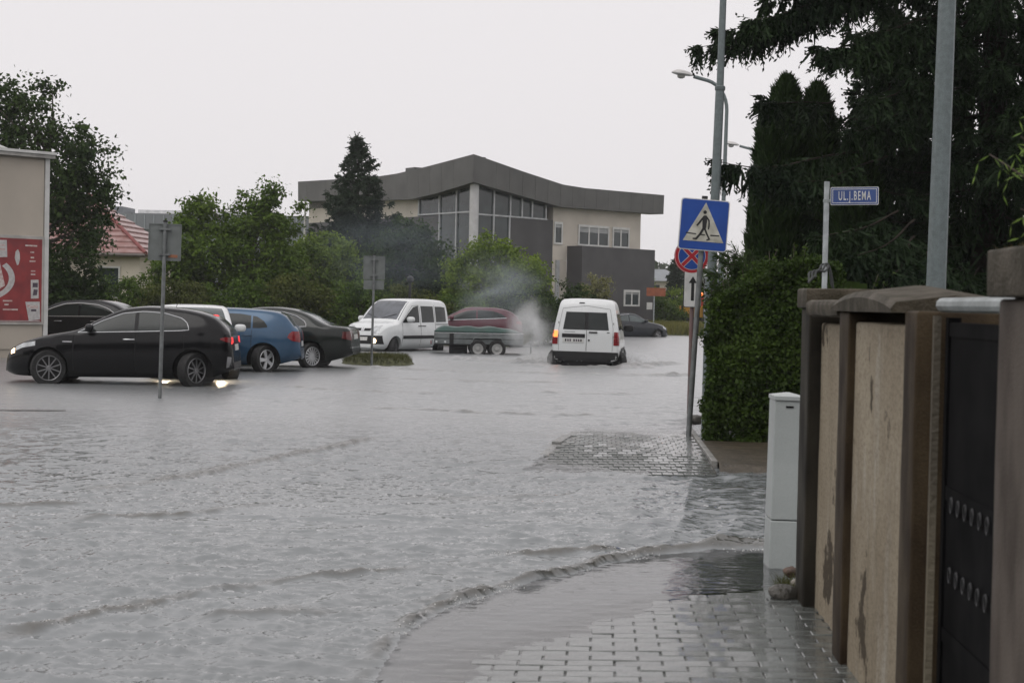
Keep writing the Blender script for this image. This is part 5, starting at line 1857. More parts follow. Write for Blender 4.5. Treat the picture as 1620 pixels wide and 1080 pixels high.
c.pair("taillight", [(.03, .70), (.2, .73), (.30, .80)], [(.06, .93), (.2, .93), (.26, .88)], 'L', M_TAIL, off=0.008)
c.pair("taillight", [(.40, .72), (.72, .70)], [(.42, .93), (.68, .93)], 'rear', M_TAIL, n=6, m=4)
c.patch("license_plate", [(-.26, .60), (.26, .60)], [(-.26, .71), (.26, .71)], 'rear', M_PLATE, 0.01)
c.pair("headlight", [(3.85, .68), (4.08, .60)], [(3.85, .78), (4.06, .70)], 'L', M_HEAD)
for xx in (1.06, 1.70, 2.82):
    c.line("door_seam", [(xx, .30), (xx + .01, .6), (xx, .95)], 'L', 0.004, M_ARCH, 0.001)

# ---------------------------------------------------------------- dark green sedan
P_GREEN = mat("paint_darkgreen", (0.008, 0.012, 0.010), 0.14, var=0.1, scale=1.5, coat=0.2, spec=0.4, bump=0.03, bscale=150)
sp = dict(L=4.65, W=1.79, H=1.44, R=0.315, arch=0.36, axles=(0.98, 3.68), tumble=0.27,
          profile=[(0, .42), (.02, .60), (.04, .82), (.08, .95), (.16, 1.0), (.30, 1.02), (.52, 1.04), (.75, 1.12), (1.15, 1.32), (1.45, 1.40), (1.9, 1.44), (2.3, 1.42), (2.6, 1.36), (2.95, 1.18), (3.25, 1.02), (3.4, .98), (3.9, .90), (4.3, .80), (4.5, .68), (4.62, .5), (4.65, .34)],
          belt=[(0, .94), (.6, .98), (1.5, .96), (3.2, .92), (4.65, .6)],
          low=[(0, .38), (.3, .27), (.6, .2), (4.0, .18), (4.65, .24)],
          plan=[(0, .62), (.05, .72), (.25, .83), (.95, .895), (3.7, .895), (4.2, .82), (4.5, .66), (4.62, .5), (4.65, .42)])
c = Car("sedan_car", "dark green sedan with chrome window trim and many-spoked wheels", "car", sp, P_GREEN, (-7.98, 38.38, -0.06), R_(180))
LO = [(1.06, 1.0), (1.4, .985), (3.15, .955)]
HI = [(1.06, 1.03), (1.12, 1.12), (1.32, 1.235), (1.6, 1.31), (2.0, 1.335), (2.4, 1.305), (2.7, 1.21), (3.15, .958)]
c.side_windows([(1.07, 1.42), (1.46, 2.12), (2.17, 3.12)], LO, HI, M_CGLASS)
for ax in ('L', 'R'):
    c.line("window_trim", LO[::-1] + HI, ax, 0.012, M_CHROME, 0.006, n=60)
c.top_glass("windshield", 2.5, 3.2, .52, .68, M_CGLASSL)
c.top_glass("rear_window", .70, 1.30, .62, .52, M_CGLASSL)
c.wheels('turbine', M_RIMS)
c.mirror(2.95, .98)
c.handles([(1.55, .86), (2.55, .84)], M_CHROME)
c.pair("taillight", [(.03, .70), (.24, .74)], [(.06, .90), (.22, .90)], 'L', M_TAILD, off=0.008)
c.pair("taillight", [(.38, .72), (.72, .70)], [(.42, .92), (.68, .92)], 'rear', M_TAILD, n=6, m=4)
c.patch("license_plate", [(-.26, .72), (.26, .72)], [(-.26, .83), (.26, .83)], 'rear', M_PLATE, 0.01)
c.patch("bumper_trim", [(-.70, .52), (.70, .52)], [(-.70, .545), (.70, .545)], 'rear', M_CHROME, 0.006, m=3)
for xx in (1.30, 2.15, 3.2):
    c.line("door_seam", [(xx, .30), (xx + .01, .6), (xx, .95)], 'L', 0.004, M_ARCH, 0.001)

# ---------------------------------------------------------------- white car between the black and the blue one
P_WHITE = mat("paint_white", (0.72, 0.74, 0.74), 0.28, var=0.05, scale=1.2, coat=0.5, bump=0.02, bscale=150)
sp = dict(L=3.75, W=1.68, H=1.50, R=0.29, arch=0.335, axles=(0.62, 3.05), tumble=0.17,
          profile=[(0, .40), (.02, .60), (.03, .80), (.05, .95), (.10, 1.08), (.24, 1.40), (.40, 1.465), (1.0, 1.50), (1.6, 1.49), (2.0, 1.42), (2.5, 1.14), (2.75, 1.02), (3.3, .92), (3.6, .78), (3.72, .5), (3.75, .34)],
          belt=[(0, .93), (2.7, .93), (3.75, .6)], low=[(0, .36), (.4, .22), (3.3, .2), (3.75, .26)],
          plan=[(0, .64), (.05, .74), (.2, .80), (.8, .84), (3.0, .84), (3.5, .72), (3.7, .55), (3.75, .45)])
c = Car("hatchback_car", "small white hatchback facing the road, squeezed in behind the black hatchback", "car", sp, P_WHITE, (-8.16, 32.72, -0.08), R_(-76))
LO = [(.35, .98), (2.6, .955)]
HI = [(.35, 1.30), (.5, 1.37), (1.2, 1.395), (1.75, 1.37), (2.05, 1.28), (2.6, .957)]
c.side_windows([(.36, .9), (.95, 1.55), (1.6, 2.55)], LO, HI, M_CGLASS)
c.top_glass("windshield", 1.92, 2.60, .56, .68, M_CGLASSL)
c.patch("rear_window", [(-.62, 1.0), (.62, 1.0)], [(-.54, 1.36), (.54, 1.36)], 'rear', M_CGLASSL, 0.005)
c.wheels('steel', M_RIMS)
c.mirror(2.3, 1.0)
c.pair("taillight", [(.66, .70), (.72, .70)], [(.60, 1.0), (.66, 1.0)], 'rear', M_TAIL, n=5, m=6)
c.pair("headlight", [(.42, .60), (.64, .58)], [(.42, .74), (.60, .76)], 'front', M_HEAD)
M_BEAM = mat("beam_lit", (0.9, 0.85, 0.7), 0.2, emit=(1.0, 0.80, 0.55), estr=160.0)
for sy in (1, -1):
    for z_, r_ in ((.66, 0.055), (.34, 0.05)):
        h, nr, d = c.cast(sy * 0.53, z_, 'front')
        if h:
            M = Matrix.Translation(h + Vector((c.ox + 0.012, 0, 0))) @ Matrix.Rotation(PI / 2, 4, 'Y')
            MB().lathe([(r_, -0.01), (r_, 0.012), (r_ * 0.6, 0.022)], 14, M).build("headlamp_bulb" if z_ > .5 else "fog_lamp", M_BEAM, c.root, True)
c.patch("grille", [(-.4, .40), (.4, .40)], [(-.4, .52), (.4, .52)], 'front', M_TRIM, 0.008)

# ---------------------------------------------------------------- dark saloon behind, by the billboard
sp = dict(L=4.85, W=1.85, H=1.46, R=0.325, arch=0.37, axles=(1.08, 3.95), tumble=0.25,
          profile=[(0, .42), (.02, .62), (.05, .86), (.10, .98), (.3, 1.04), (.6, 1.06), (.85, 1.14), (1.3, 1.36), (1.6, 1.43), (2.1, 1.46), (2.6, 1.43), (2.9, 1.35), (3.3, 1.14), (3.5, 1.03), (3.65, .99), (4.3, .88), (4.6, .74), (4.8, .5), (4.85, .34)],
          belt=[(0, .94), (1.5, .97), (3.4, .95), (4.85, .6)], low=[(0, .38), (.6, .22), (4.2, .2), (4.85, .26)],
          plan=[(0, .64), (.06, .74), (.3, .86), (1.0, .925), (3.9, .925), (4.4, .84), (4.75, .62), (4.85, .45)])
c = Car("sedan_car", "dark saloon with chrome window line parked by the billboard wall", "car", sp, P_BLACK, (-14.3, 44.6, -0.02), R_(181))
LO = [(1.15, 1.02), (1.5, 1.0), (3.45, .975)]
HI = [(1.15, 1.04), (1.4, 1.21), (1.7, 1.31), (2.2, 1.35), (2.6, 1.32), (2.9, 1.22), (3.45, .978)]
c.side_windows([(1.16, 2.15), (2.22, 3.42)], LO, HI, M_CGLASS)
for ax in ('L', 'R'):
    c.line("window_trim", LO[::-1] + HI, ax, 0.014, M_CHROME, 0.006, n=60)
c.top_glass("windshield", 2.75, 3.45, .54, .70, M_CGLASSL)
c.top_glass("rear_window", .85, 1.45, .62, .52, M_CGLASS)
c.wheels('five', M_RIMS)
c.mirror(3.15, 1.0)
c.handles([(1.75, .87), (2.75, .86)], M_CHROME)
c.pair("taillight", [(.03, .72), (.3, .76)], [(.06, .92), (.28, .92)], 'L', M_TAILD, off=0.008)
c.pair("headlight", [(4.3, .66), (4.6, .58)], [(4.3, .80), (4.55, .70)], 'L', M_HEAD)

# ---------------------------------------------------------------- white people carrier facing the camera
sp = dict(L=4.0, W=1.66, H=1.82, R=0.30, arch=0.345, axles=(0.62, 3.22), tumble=0.15, roof_r=0.10,
          profile=[(0, .45), (.02, .70), (.03, 1.0), (.05, 1.3), (.09, 1.58), (.18, 1.74), (.35, 1.80), (1.2, 1.83), (1.95, 1.82), (2.25, 1.74), (2.6, 1.50), (2.98, 1.17), (3.08, 1.11), (3.5, 1.03), (3.78, .92), (3.9, .76), (3.97, .55), (4.0, .36)],
          belt=[(0, 1.02), (2.0, 1.03), (3.0, 1.0), (3.6, .9), (4.0, .6)], low=[(0, .40), (.4, .26), (3.5, .22), (4.0, .27)],
          plan=[(0, .70), (.04, .76), (.2, .81), (.6, .83), (3.2, .83), (3.65, .77), (3.9, .64), (3.97, .54), (4.0, .48)])
c = Car("passenger_van", "small white passenger van facing the road with one fog lamp lit", "van", sp, P_WHITE, (-6.45, 52.3, -0.18), R_(-117))
LO = [(.2, 1.09), (2.85, 1.06)]
HI = [(.2, 1.55), (.5, 1.58), (1.9, 1.60), (2.15, 1.55), (2.5, 1.33), (2.85, 1.065)]
c.side_windows([(.26, .88), (1.0, 1.72), (1.86, 2.80)], LO, HI, M_CGLASS)
c.top_glass("windshield", 2.22, 2.96, .62, .72, mat("windshield_grey", (0.09, 0.10, 0.115), 0.06, var=0.25, scale=3, spec=0.9))
c.patch("rear_window", [(-.66, 1.08), (.66, 1.08)], [(-.6, 1.56), (.6, 1.56)], 'rear', M_CGLASS, 0.005)
c.wheels('steel', M_TRIM)
c.mirror(2.58, 1.12, sc=1.15)
c.handles([(1.85, .96), (1.62, .96)], M_TRIM)
for ax in ('L', 'R'):
    c.patch("side_moulding", [(1.0, .56), (2.82, .56)], [(1.0, .66), (2.82, .66)], ax, M_TRIM, 0.014, 10, 3)
    c.line("door_seam", [(1.80, .34), (1.80, 1.05), (1.80, 1.62), (2.2, 1.60), (2.84, 1.10), (2.86, .34)], ax, 0.005, M_TRIM, 0.001)
    c.line("door_seam", [(.94, .34), (.94, 1.62)], ax, 0.005, M_TRIM, 0.001)
    c.patch("rail", [(.12, 1.0), (.9, 1.0)], [(.12, 1.025), (.9, 1.025)], ax, M_TRIM, 0.008, 8, 3)
c.pair("headlight", [(.36, .76), (.62, .72)], [(.38, .95), (.60, .98)], 'front', M_HEAD, off=0.012)
c.pair("grille", [(.06, .80), (.30, .80)], [(.06, .88), (.30, .88)], 'front', M_TRIM, n=6, m=4)
c.patch("bumper", [(-.72, .40), (.72, .40)], [(-.70, .66), (.70, .66)], 'front', M_TRIM, 0.012, 24, 6)
c.patch("lower_grille", [(-.4, .30), (.4, .30)], [(-.42, .36), (.42, .36)], 'front', P_WHITE, 0.02, 12, 3)
c.patch("license_plate", [(-.26, .50), (.26, .50)], [(-.26, .61), (.26, .61)], 'front', M_PLATE, 0.022, 6, 3)
c.patch("badge", [(-.045, .80), (.045, .80)], [(-.01, .90), (.01, .90)], 'front', M_CHROME, 0.012, 4, 4)
for sy, m in ((1, M_LAMPLIT), (-1, M_HEAD)):
    h, nr, d = c.cast(sy * 0.52, .50, 'front')
    if h:
        M = Matrix.Translation(h + Vector((c.ox + 0.016, 0, 0))) @ Matrix.Rotation(PI / 2, 4, 'Y')
        MB().lathe([(0.075, -0.01), (0.075, 0.012), (0.05, 0.022)], 16, M).build("fog_lamp", m, c.root, True)
for sy in (1, -1):
    MB().tube([(2.95 + c.ox, sy * 0.1, 1.20), (2.80 + c.ox, sy * 0.55, 1.335)], 0.008, 6).build("wiper", M_TRIM, c.root)
MB().tube([(2.0 + c.ox, 0, 1.82), (1.9 + c.ox, 0, 2.0)], [0.01, 0.004], 6).build("antenna", M_TRIM, c.root)
c.pair("taillight", [(.66, .80), (.76, .80)], [(.64, 1.2), (.73, 1.2)], 'rear', M_TAIL, n=5, m=6)

# ---------------------------------------------------------------- white delivery van driving away through the water
sp = dict(L=4.5, W=1.79, H=1.98, R=0.32, arch=0.365, axles=(0.86, 3.72), tumble=0.19, roof_r=0.12,
          profile=[(0, .50), (.01, .80), (.02, 1.1), (.06, 1.4), (.12, 1.7), (.19, 1.90), (.30, 1.97), (.6, 1.99), (2.0, 1.98), (2.6, 1.90), (3.0, 1.68), (3.4, 1.25), (3.5, 1.17), (4.1, 1.0), (4.35, .82), (4.46, .55), (4.5, .38)],
          belt=[(0, 1.10), (2.5, 1.10), (3.4, 1.05), (4.5, .7)], low=[(0, .36), (.4, .30), (3.8, .26), (4.5, .3)],
          plan=[(0, .80), (.03, .85), (.12, .88), (.5, .895), (3.6, .895), (4.1, .82), (4.4, .62), (4.5, .48)])
c = Car("delivery_van", "white delivery van driving away through deep water with an amber lamp lit", "van", sp, P_WHITE, (-0.20, 45.05, -0.25), R_(87), tilt=(R_(0.6), 0))
c.patch("rear_window", [(-.60, 1.17), (.60, 1.17)], [(-.53, 1.63), (.53, 1.63)], 'rear', M_CGLASS, 0.006, 20, 8)
c.patch("window_divider", [(-.055, 1.175), (.035, 1.175)], [(-.055, 1.625), (.035, 1.625)], 'rear', M_TRIM, 0.011, 3, 8, sink=0.008)
c.patch("bumper", [(-.84, .36), (.84, .36)], [(-.84, .60), (.84, .60)], 'rear', M_TRIM, 0.03, 30, 6, sink=0.06)
c.patch("plate_recess", [(.02, .96), (.62, .96)], [(.02, 1.06), (.62, 1.06)], 'rear', M_TRIM, 0.008, 8, 4)
lp = c.patch("license_plate", [(.05, .83), (.60, .83)], [(.05, .945), (.60, .945)], 'rear', M_PLATE, 0.012, 8, 3)
for k, y in enumerate((.52, .46, .40, .30, .24, .18, .12)):
    c.patch("plate_character", [(y - .018, .86), (y + .018, .86)], [(y - .018, .92), (y + .018, .92)], 'rear', M_STKD if k % 3 else M_TRIM, 0.016, 3, 3, lp, 0.003)
c.line("door_seam", [(-.02, .62), (-.02, 1.16)], 'rear', 0.006, M_TRIM, 0.001)
c.line("door_seam", [(.70, .62), (.71, 1.2), (.62, 1.72), (0, 1.80), (-.62, 1.72), (-.71, 1.2), (-.70, .62)], 'rear', 0.006, mat("seam_grey", (0.25, 0.26, 0.26), 0.5), 0.0, n=60)
c.patch("door_handle", [(-.30, 1.09), (-.08, 1.09)], [(-.30, 1.125), (-.08, 1.125)], 'rear', M_TRIM, 0.02, 8, 3)
c.patch("door_lock", [(-.11, .88), (-.06, .88)], [(-.11, .92), (-.06, .92)], 'rear', M_TRIM, 0.012, 4, 3)
c.patch("brake_lamp", [(.06, 1.855), (.20, 1.855)], [(.06, 1.88), (.20, 1.88)], 'rear', M_TRIM, 0.012, 5, 3)
c.patch("badge_strip", [(.28, 1.105), (.56, 1.105)], [(.28, 1.125), (.56, 1.125)], 'rear', mat("badge_grey", (0.40, 0.42, 0.42), 0.4), 0.006, 5, 3)
c.patch("badge_strip", [(-.62, 1.10), (-.55, 1.10)], [(-.62, 1.12), (-.55, 1.12)], 'rear', M_TRIM, 0.006, 5, 3)
for sy in (1, -1):
    P = lambda y0, y1, z0, z1, m, nm: c.patch(nm, [(sy * y0, z0), (sy * y1, z0)], [(sy * y0, z1), (sy * y1, z1)], 'rear', m, 0.012, 5, 6, sink=0.03)
    P(.73, .855, .78, .96, M_TAIL, "taillight")
    P(.735, .85, .965, 1.13, M_AMBLIT if sy > 0 else M_TAIL, "indicator")
    c.patch("taillight", [(.03, .78), (.10, .78)], [(.03, 1.13), (.10, 1.13)], 'L' if sy > 0 else 'R', M_TAIL, 0.008, 4, 6)
c.side_windows([(2.35, 3.25)], [(.3, 1.16), (3.3, 1.13)], [(.3, 1.62), (2.5, 1.62), (2.8, 1.55), (3.3, 1.15)], M_CGLASS)
for ax in ('L', 'R'):
    c.patch("side_panel", [(.35, 1.18), (2.15, 1.18)], [(.35, 1.60), (2.15, 1.60)], ax, M_CGLASS, 0.004, 14, 6)
    c.patch("side_moulding", [(1.3, .58), (3.3, .58)], [(1.3, .68), (3.3, .68)], ax, M_TRIM, 0.016, 14, 3)
c.top_glass("windshield", 2.75, 3.38, .62, .74, M_CGLASSL)
c.wheels('steel', M_TRIM)
c.mirror(3.15, 1.15, sc=1.25, material=M_TRIM)
for sy in (1, -1):
    MB().box(.42 + c.ox, .45 + c.ox, sy * .79 - .1, sy * .79 + .1, .12, .5).build("mud_flap", M_TRIM, c.root)
MB().box(.10 + c.ox, 1.0 + c.ox, -.62, .62, .14, .42).build("underbody", M_TRIM, c.root)
for y in (.715, -.715):
    for z in (.98, 1.32):
        c.patch("hinge", [(y - .012, z), (y + .012, z)], [(y - .012, z + .05), (y + .012, z + .05)], 'rear', mat("hinge_grey", (0.2, 0.2, 0.2), 0.5), 0.012, 3, 3)

# ---------------------------------------------------------------- dark red car behind the trailer
P_RED = mat("paint_darkred", (0.085, 0.013, 0.025), 0.22, metal=0.1, var=0.1, scale=1.5, coat=0.4)
sp = dict(L=4.2, W=1.74, H=1.46, R=0.31, arch=0.355, axles=(0.75, 3.35), tumble=0.24,
          profile=[(0, .42), (.02, .6), (.04, .82), (.08, .98), (.14, 1.06), (.42, 1.30), (.62, 1.38), (1.1, 1.45), (1.7, 1.46), (2.1, 1.42), (2.5, 1.24), (2.95, 1.02), (3.05, .99), (3.6, .90), (3.95, .76), (4.15, .5), (4.2, .34)],
          belt=[(0, .96), (1.5, .98), (3, .94), (4.2, .6)], low=[(0, .38), (.5, .22), (3.7, .2), (4.2, .26)],
          plan=[(0, .62), (.05, .72), (.25, .82), (.8, .87), (3.4, .87), (3.85, .8), (4.1, .62), (4.2, .46)])
c = Car("hatchback_car", "dark red hatchback parked just behind the tarpaulin trailer", "car", sp, P_RED, (-4.85, 59.6, -0.05), R_(187))
LO = [(.62, 1.07), (1.5, 1.02), (2.85, .96)]
HI = [(.62, 1.09), (.8, 1.22), (1.1, 1.31), (1.6, 1.345), (2.05, 1.30), (2.4, 1.18), (2.85, .963)]
c.side_windows([(.63, 1.66), (1.72, 2.80)], LO, HI, M_CGLASS)
for ax in ('L', 'R'):
    c.line("window_trim", LO, ax, 0.016, M_CHROME, 0.006)
c.top_glass("windshield", 2.12, 2.92, .56, .70, M_CGLASSL)
c.top_glass("rear_window", .18, .56, .60, .52, M_CGLASS)
c.wheels('five', M_RIMS)
c.mirror(2.6, 1.0)
c.pair("taillight", [(.04, .84), (.28, .88)], [(.08, .96), (.26, .96)], 'L', M_TAIL, off=0.01)
c.pair("taillight", [(.42, .84), (.7, .82)], [(.42, .95), (.66, .96)], 'rear', M_TAIL, n=6, m=4)
c.pair("headlight", [(3.65, .70), (3.95, .62)], [(3.65, .84), (3.92, .74)], 'L', M_HEAD)

# ---------------------------------------------------------------- dark hatch at the far bend
P_NAVY = mat("paint_navy", (0.008, 0.012, 0.018), 0.2, var=0.1, scale=1.5, coat=0.3)
sp = dict(L=4.0, W=1.70, H=1.43, R=0.30, arch=0.345, axles=(0.68, 3.17), tumble=0.24,
          profile=[(0, .42), (.02, .6), (.04, .82), (.07, .96), (.13, 1.05), (.38, 1.28), (.56, 1.36), (1.0, 1.42), (1.6, 1.43), (1.95, 1.38), (2.4, 1.16), (2.75, 1.0), (3.4, .88), (3.75, .76), (3.95, .5), (4.0, .34)],
          belt=[(0, .95), (1.5, .96), (2.8, .92), (4.0, .6)], low=[(0, .38), (.5, .22), (3.5, .2), (4.0, .26)],
          plan=[(0, .62), (.05, .72), (.25, .80), (.8, .85), (3.2, .85), (3.65, .77), (3.9, .6), (4.0, .46)])
c = Car("hatchback_car", "dark navy hatchback ahead of the delivery van by the grass verge", "car", sp, P_NAVY, (1.62, 83.0, -0.24), R_(33))
LO = [(.62, 1.05), (2.7, .95)]
HI = [(.62, 1.08), (.8, 1.20), (1.1, 1.29), (1.6, 1.32), (1.95, 1.26), (2.7, .953)]
c.side_windows([(.63, 1.42), (1.48, 2.65)], LO, HI, M_CGLASSL)
for ax in ('L', 'R'):
    c.line("roof_trim", [(.55, 1.2), (.8, 1.27), (1.1, 1.335), (1.5, 1.36)], ax, 0.014, M_CHROME, 0.006)
c.top_glass("windshield", 2.0, 2.7, .54, .68, M_CGLASSL)
c.top_glass("rear_window", .16, .50, .58, .50, M_CGLASSL)
c.wheels('five', M_RIMD)
c.mirror(2.35, .98)
c.pair("taillight", [(.04, .82), (.25, .86)], [(.07, .96), (.24, .97)], 'R', M_TAIL, off=0.01)
c.pair("taillight", [(.42, .80), (.7, .78)], [(.42, .94), (.66, .95)], 'rear', M_TAIL, n=6, m=4)
c.patch("license_plate", [(-.26, .74), (.26, .74)], [(-.26, .85), (.26, .85)], 'rear', M_PLATE, 0.01)
c.pair("headlight", [(3.5, .68), (3.75, .6)], [(3.5, .80), (3.7, .70)], 'R', M_HEAD)

# ---------------------------------------------------------------- tandem-axle trailer with green tarpaulin
M_TARP = mat("tarp_green", (0.018, 0.055, 0.045), 0.35, var=0.2, scale=4, bump=0.2, bscale=12)
M_ALU = mat("trailer_alu", (0.15, 0.165, 0.165), 0.45, metal=0.3, var=0.2, scale=5)
tr = thing("car_trailer", "flat grey tandem-axle trailer with green tarpaulin standing in the water", "trailer", (-3.72, 51.1, -0.12), R_(6))
L2, W2 = 1.36, 0.70
MB().box(-L2, L2, -W2, W2, 0.36, 0.40).build("floor", M_TRIM, tr)
for sy in (-1, 1):
    MB().box(-L2, L2, sy * W2 - 0.015, sy * W2 + 0.015, 0.402, 0.72, bev=0.004).build("side_board", M_ALU, tr)
    MB().box(-L2 - 0.01, L2 + 0.01, sy * W2 - 0.022, sy * W2 + 0.022, 0.722, 0.76, bev=0.006).build("top_rail", M_CHROME, tr)
    MB().box(-L2, L2, sy * W2 - 0.02 + sy * 0.003, sy * W2 + 0.02 + sy * 0.003, 0.555, 0.575).build("side_rail", M_TRIM, tr)
    MB().box(-L2 + 0.45, -L2 + 0.58, sy * (W2 + 0.02) - 0.012, sy * (W2 + 0.02) + 0.012, 0.40, 0.72).build("upright", M_TRIM, tr)
for sx in (-1, 1):
    MB().box(sx * L2 - 0.015, sx * L2 + 0.015, -W2 + 0.016, W2 - 0.016, 0.402, 0.72).build("end_board", M_ALU, tr)
    MB().box(sx * L2 - 0.02, sx * L2 + 0.02, -W2 + 0.023, W2 - 0.023, 0.722, 0.758).build("end_rail", M_CHROME, tr)
# tarp: sagging cover
nx, ny = 28, 14
xs, ys = np.linspace(-L2 - 0.02, L2 - 0.05, nx), np.linspace(-W2 - 0.03, W2 + 0.03, ny)
X, Y = np.meshgrid(xs, ys)
edge = np.minimum(1, np.minimum((X + L2 + 0.02) * 4, (L2 - 0.05 - X) * 1.3)) * np.minimum(1, (W2 + 0.03 - np.abs(Y)) * 6)
Z = 0.77 + 0.18 * np.clip(edge, 0, 1) ** 0.6 + 0.02 * (fbm(X * 4, Y * 4, 3) - 0.5) - 0.035 * np.clip(edge, 0, 1) * np.cos(X * 4.5) ** 2
Vt = np.stack([X, Y, Z], -1).reshape(-1, 3)
i = np.arange(ny - 1)[:, None] * nx + np.arange(nx - 1)[None]
Ft = np.stack([i, i + 1, i + 1 + nx, i + nx], -1).reshape(-1, 4)
link("tarpaulin", mesh_np("tarpaulin", Vt, Ft, M_TARP, True), tr)
for y in (-W2 - 0.032,):
    MB().box(-L2, L2 - 0.08, y - 0.002, y + 0.002, 0.765, 0.80).build("tarp_hem", M_TARP, tr)
for sy in (-1, 1):
    fb = MB()
    yy = sy * (W2 + 0.10)
    prof = [(-0.52, 0.34), (-0.40, 0.60), (0.44, 0.60), (0.56, 0.34)]
    for a, b in zip(prof[:-1], prof[1:]):
        fb.tube([(a[0] + 0.25, yy, a[1]), (b[0] + 0.25, yy, b[1])], 0.018, 6)
    V = [(x + 0.25, yy - sy * 0.10 * e, z) for e in (0, 1) for x, z in prof]
    fb.add(V, [(0, 1, 5, 4), (1, 2, 6, 5), (2, 3, 7, 6)])
    fb.build("mudguard", M_ALU, tr)
    for x in (-0.03, 0.56):
        M = Matrix.Translation((x, yy - sy * 0.02, 0.27)) @ Matrix.Rotation(-PI / 2 * sy, 4, 'X')
        wh = MB().lathe([(0.14, -0.08), (0.25, -0.08), (0.27, -0.05), (0.27, 0.05), (0.25, 0.08), (0.17, 0.075), (0.15, 0.05)], 24, M).build("wheel", M_TYRE, tr, True)
        MB().lathe([(0.165, 0.03), (0.165, 0.072), (0.13, 0.06), (0.07, 0.05), (0.06, 0.085), (0.02, 0.09)], 20, M).build("rim", mat("rim_steel", (0.34, 0.34, 0.33), 0.45, metal=0.3), wh, True)
lb = MB().box(-L2 - 0.10, -L2 - 0.06, -W2 - 0.02, W2 + 0.02, 0.30, 0.52).build("light_bar", mat("lightbar_grey", (0.22, 0.24, 0.25), 0.5), tr)
for y in (-0.55, 0.55):
    MB().lathe([(0.05, 0), (0.05, 0.02), (0.03, 0.03)], 14, Matrix.Translation((-L2 - 0.10, y, 0.42)) @ Matrix.Rotation(-PI / 2, 4, 'Y')).build("tail_lamp", M_TAIL, lb)
for x in (-L2 + 0.05, -L2 + 0.32):
    MB().lathe([(0.035, 0), (0.035, 0.015), (0.02, 0.02)], 12, Matrix.Translation((x, -W2 - 0.02, 0.46)) @ Matrix.Rotation(PI / 2, 4, 'X')).build("reflector", M_HEAD, tr)
for sy in (-1, 1):
    MB().tube([(L2 - 0.4, sy * 0.45, 0.34), (L2 + 0.25, sy * 0.05, 0.36)], 0.03, 6).build("drawbar", M_ALU, tr)
MB().tube([(L2 + 0.2, 0, 0.36), (L2 + 0.55, 0, 0.38)], 0.03, 8).build("coupling", M_TRIM, tr)
MB().tube([(L2 + 0.30, 0.06, 0.0), (L2 + 0.30, 0.06, 0.55)], 0.025, 8).build("jockey_post", M_TRIM, tr)
MB().box(-0.9, -0.35, -0.5, 0.5, 0.10, 0.35, bev=0.02).build("tool_box", M_TRIM, tr)

# ---------------------------------------------------------------- far vehicles at the end of the street
M_YEL = mat("truck_yellow", (0.50, 0.25, 0.02), 0.4, var=0.2, scale=3)
yt = thing("tipper_truck", "yellow tipper truck with a lit amber beacon beyond the grass verge", "truck", (6.0, 100.5, 0.05), R_(2))
MB().box(-1.15, 1.3, -0.9, 0.9, 0.85, 1.55, bev=0.03).build("tipper_body", M_YEL, yt)
for x in (-1.0, -0.35, 0.3, 0.95):
    MB().box(x, x + 0.10, -0.96, -0.902, 0.85, 1.55).build("rib", M_TRIM, yt)
MB().box(-1.2, 2.6, -0.4, 0.4, 0.5, 0.7).build("chassis", M_TRIM, yt)
cb_ = MB().add([(1.4, -0.9, 0.6), (2.7, -0.9, 0.6), (2.7, 0.9, 0.6), (1.4, 0.9, 0.6), (1.4, -0.85, 2.2), (2.35, -0.85, 2.2), (2.35, 0.85, 2.2), (1.4, 0.85, 2.2), (2.7, -0.9, 1.3), (2.7, 0.9, 1.3)],
               [(3, 2, 1, 0), (4, 5, 6, 7), (0, 1, 8, 5, 4), (1, 2, 9, 8), (8, 9, 6, 5), (2, 3, 7, 6, 9), (3, 0, 4, 7)]).build("cab", M_YEL, yt)
MB().add([(1.6, -0.915, 1.4), (2.5, -0.915, 1.4), (2.25, -0.875, 2.05), (1.6, -0.875, 2.05)], [(0, 1, 2, 3)]).build("window", M_CGLASS, cb_)
MB().lathe([(0.16, 2.2), (0.16, 2.42), (0.05, 2.5)], 12, Matrix.Translation((0.2, -0.2, -0.1))).build("beacon", M_AMBLIT, yt)
MB().box(0.02, 0.38, -0.38, -0.02, 1.552, 2.1).build("beacon_stand", mat("stand_red", (0.35, 0.04, 0.02), 0.4), yt)
for x in (-0.7, 0.1, 2.05):
    for sy in (-1, 1):
        M = Matrix.Translation((x, sy * 0.75, 0.42)) @ Matrix.Rotation(PI / 2, 4, 'X')
        w_ = MB().lathe([(0.2, -0.12), (0.42, -0.12), (0.45, -0.06), (0.45, 0.06), (0.42, 0.12), (0.2, 0.12)], 20, M).build("wheel", M_TYRE, yt, True)
        MB().lathe([(0.22, -0.125), (0.22, 0.125)], 14, M).build("rim", M_RIMS, w_)
lr = thing("box_lorry", "white roofed grey box lorry beside the yellow tipper truck", "truck", (9.2, 96, 0.05), R_(-6))
bx = MB().box(-3.0, 2.6, -1.2, 1.2, 0.9, 3.25, bev=0.03).build("cargo_box", mat("lorry_grey", (0.34, 0.36, 0.37), 0.5, var=0.12), lr)
MB().box(-3.05, 2.65, -1.25, 1.25, 3.252, 3.42, bev=0.03).build("roof", P_WHITE, bx)
MB().box(-3.02, 2.6, -1.23, -1.203, 2.85, 3.15).build("stripe", M_TRIM, bx)
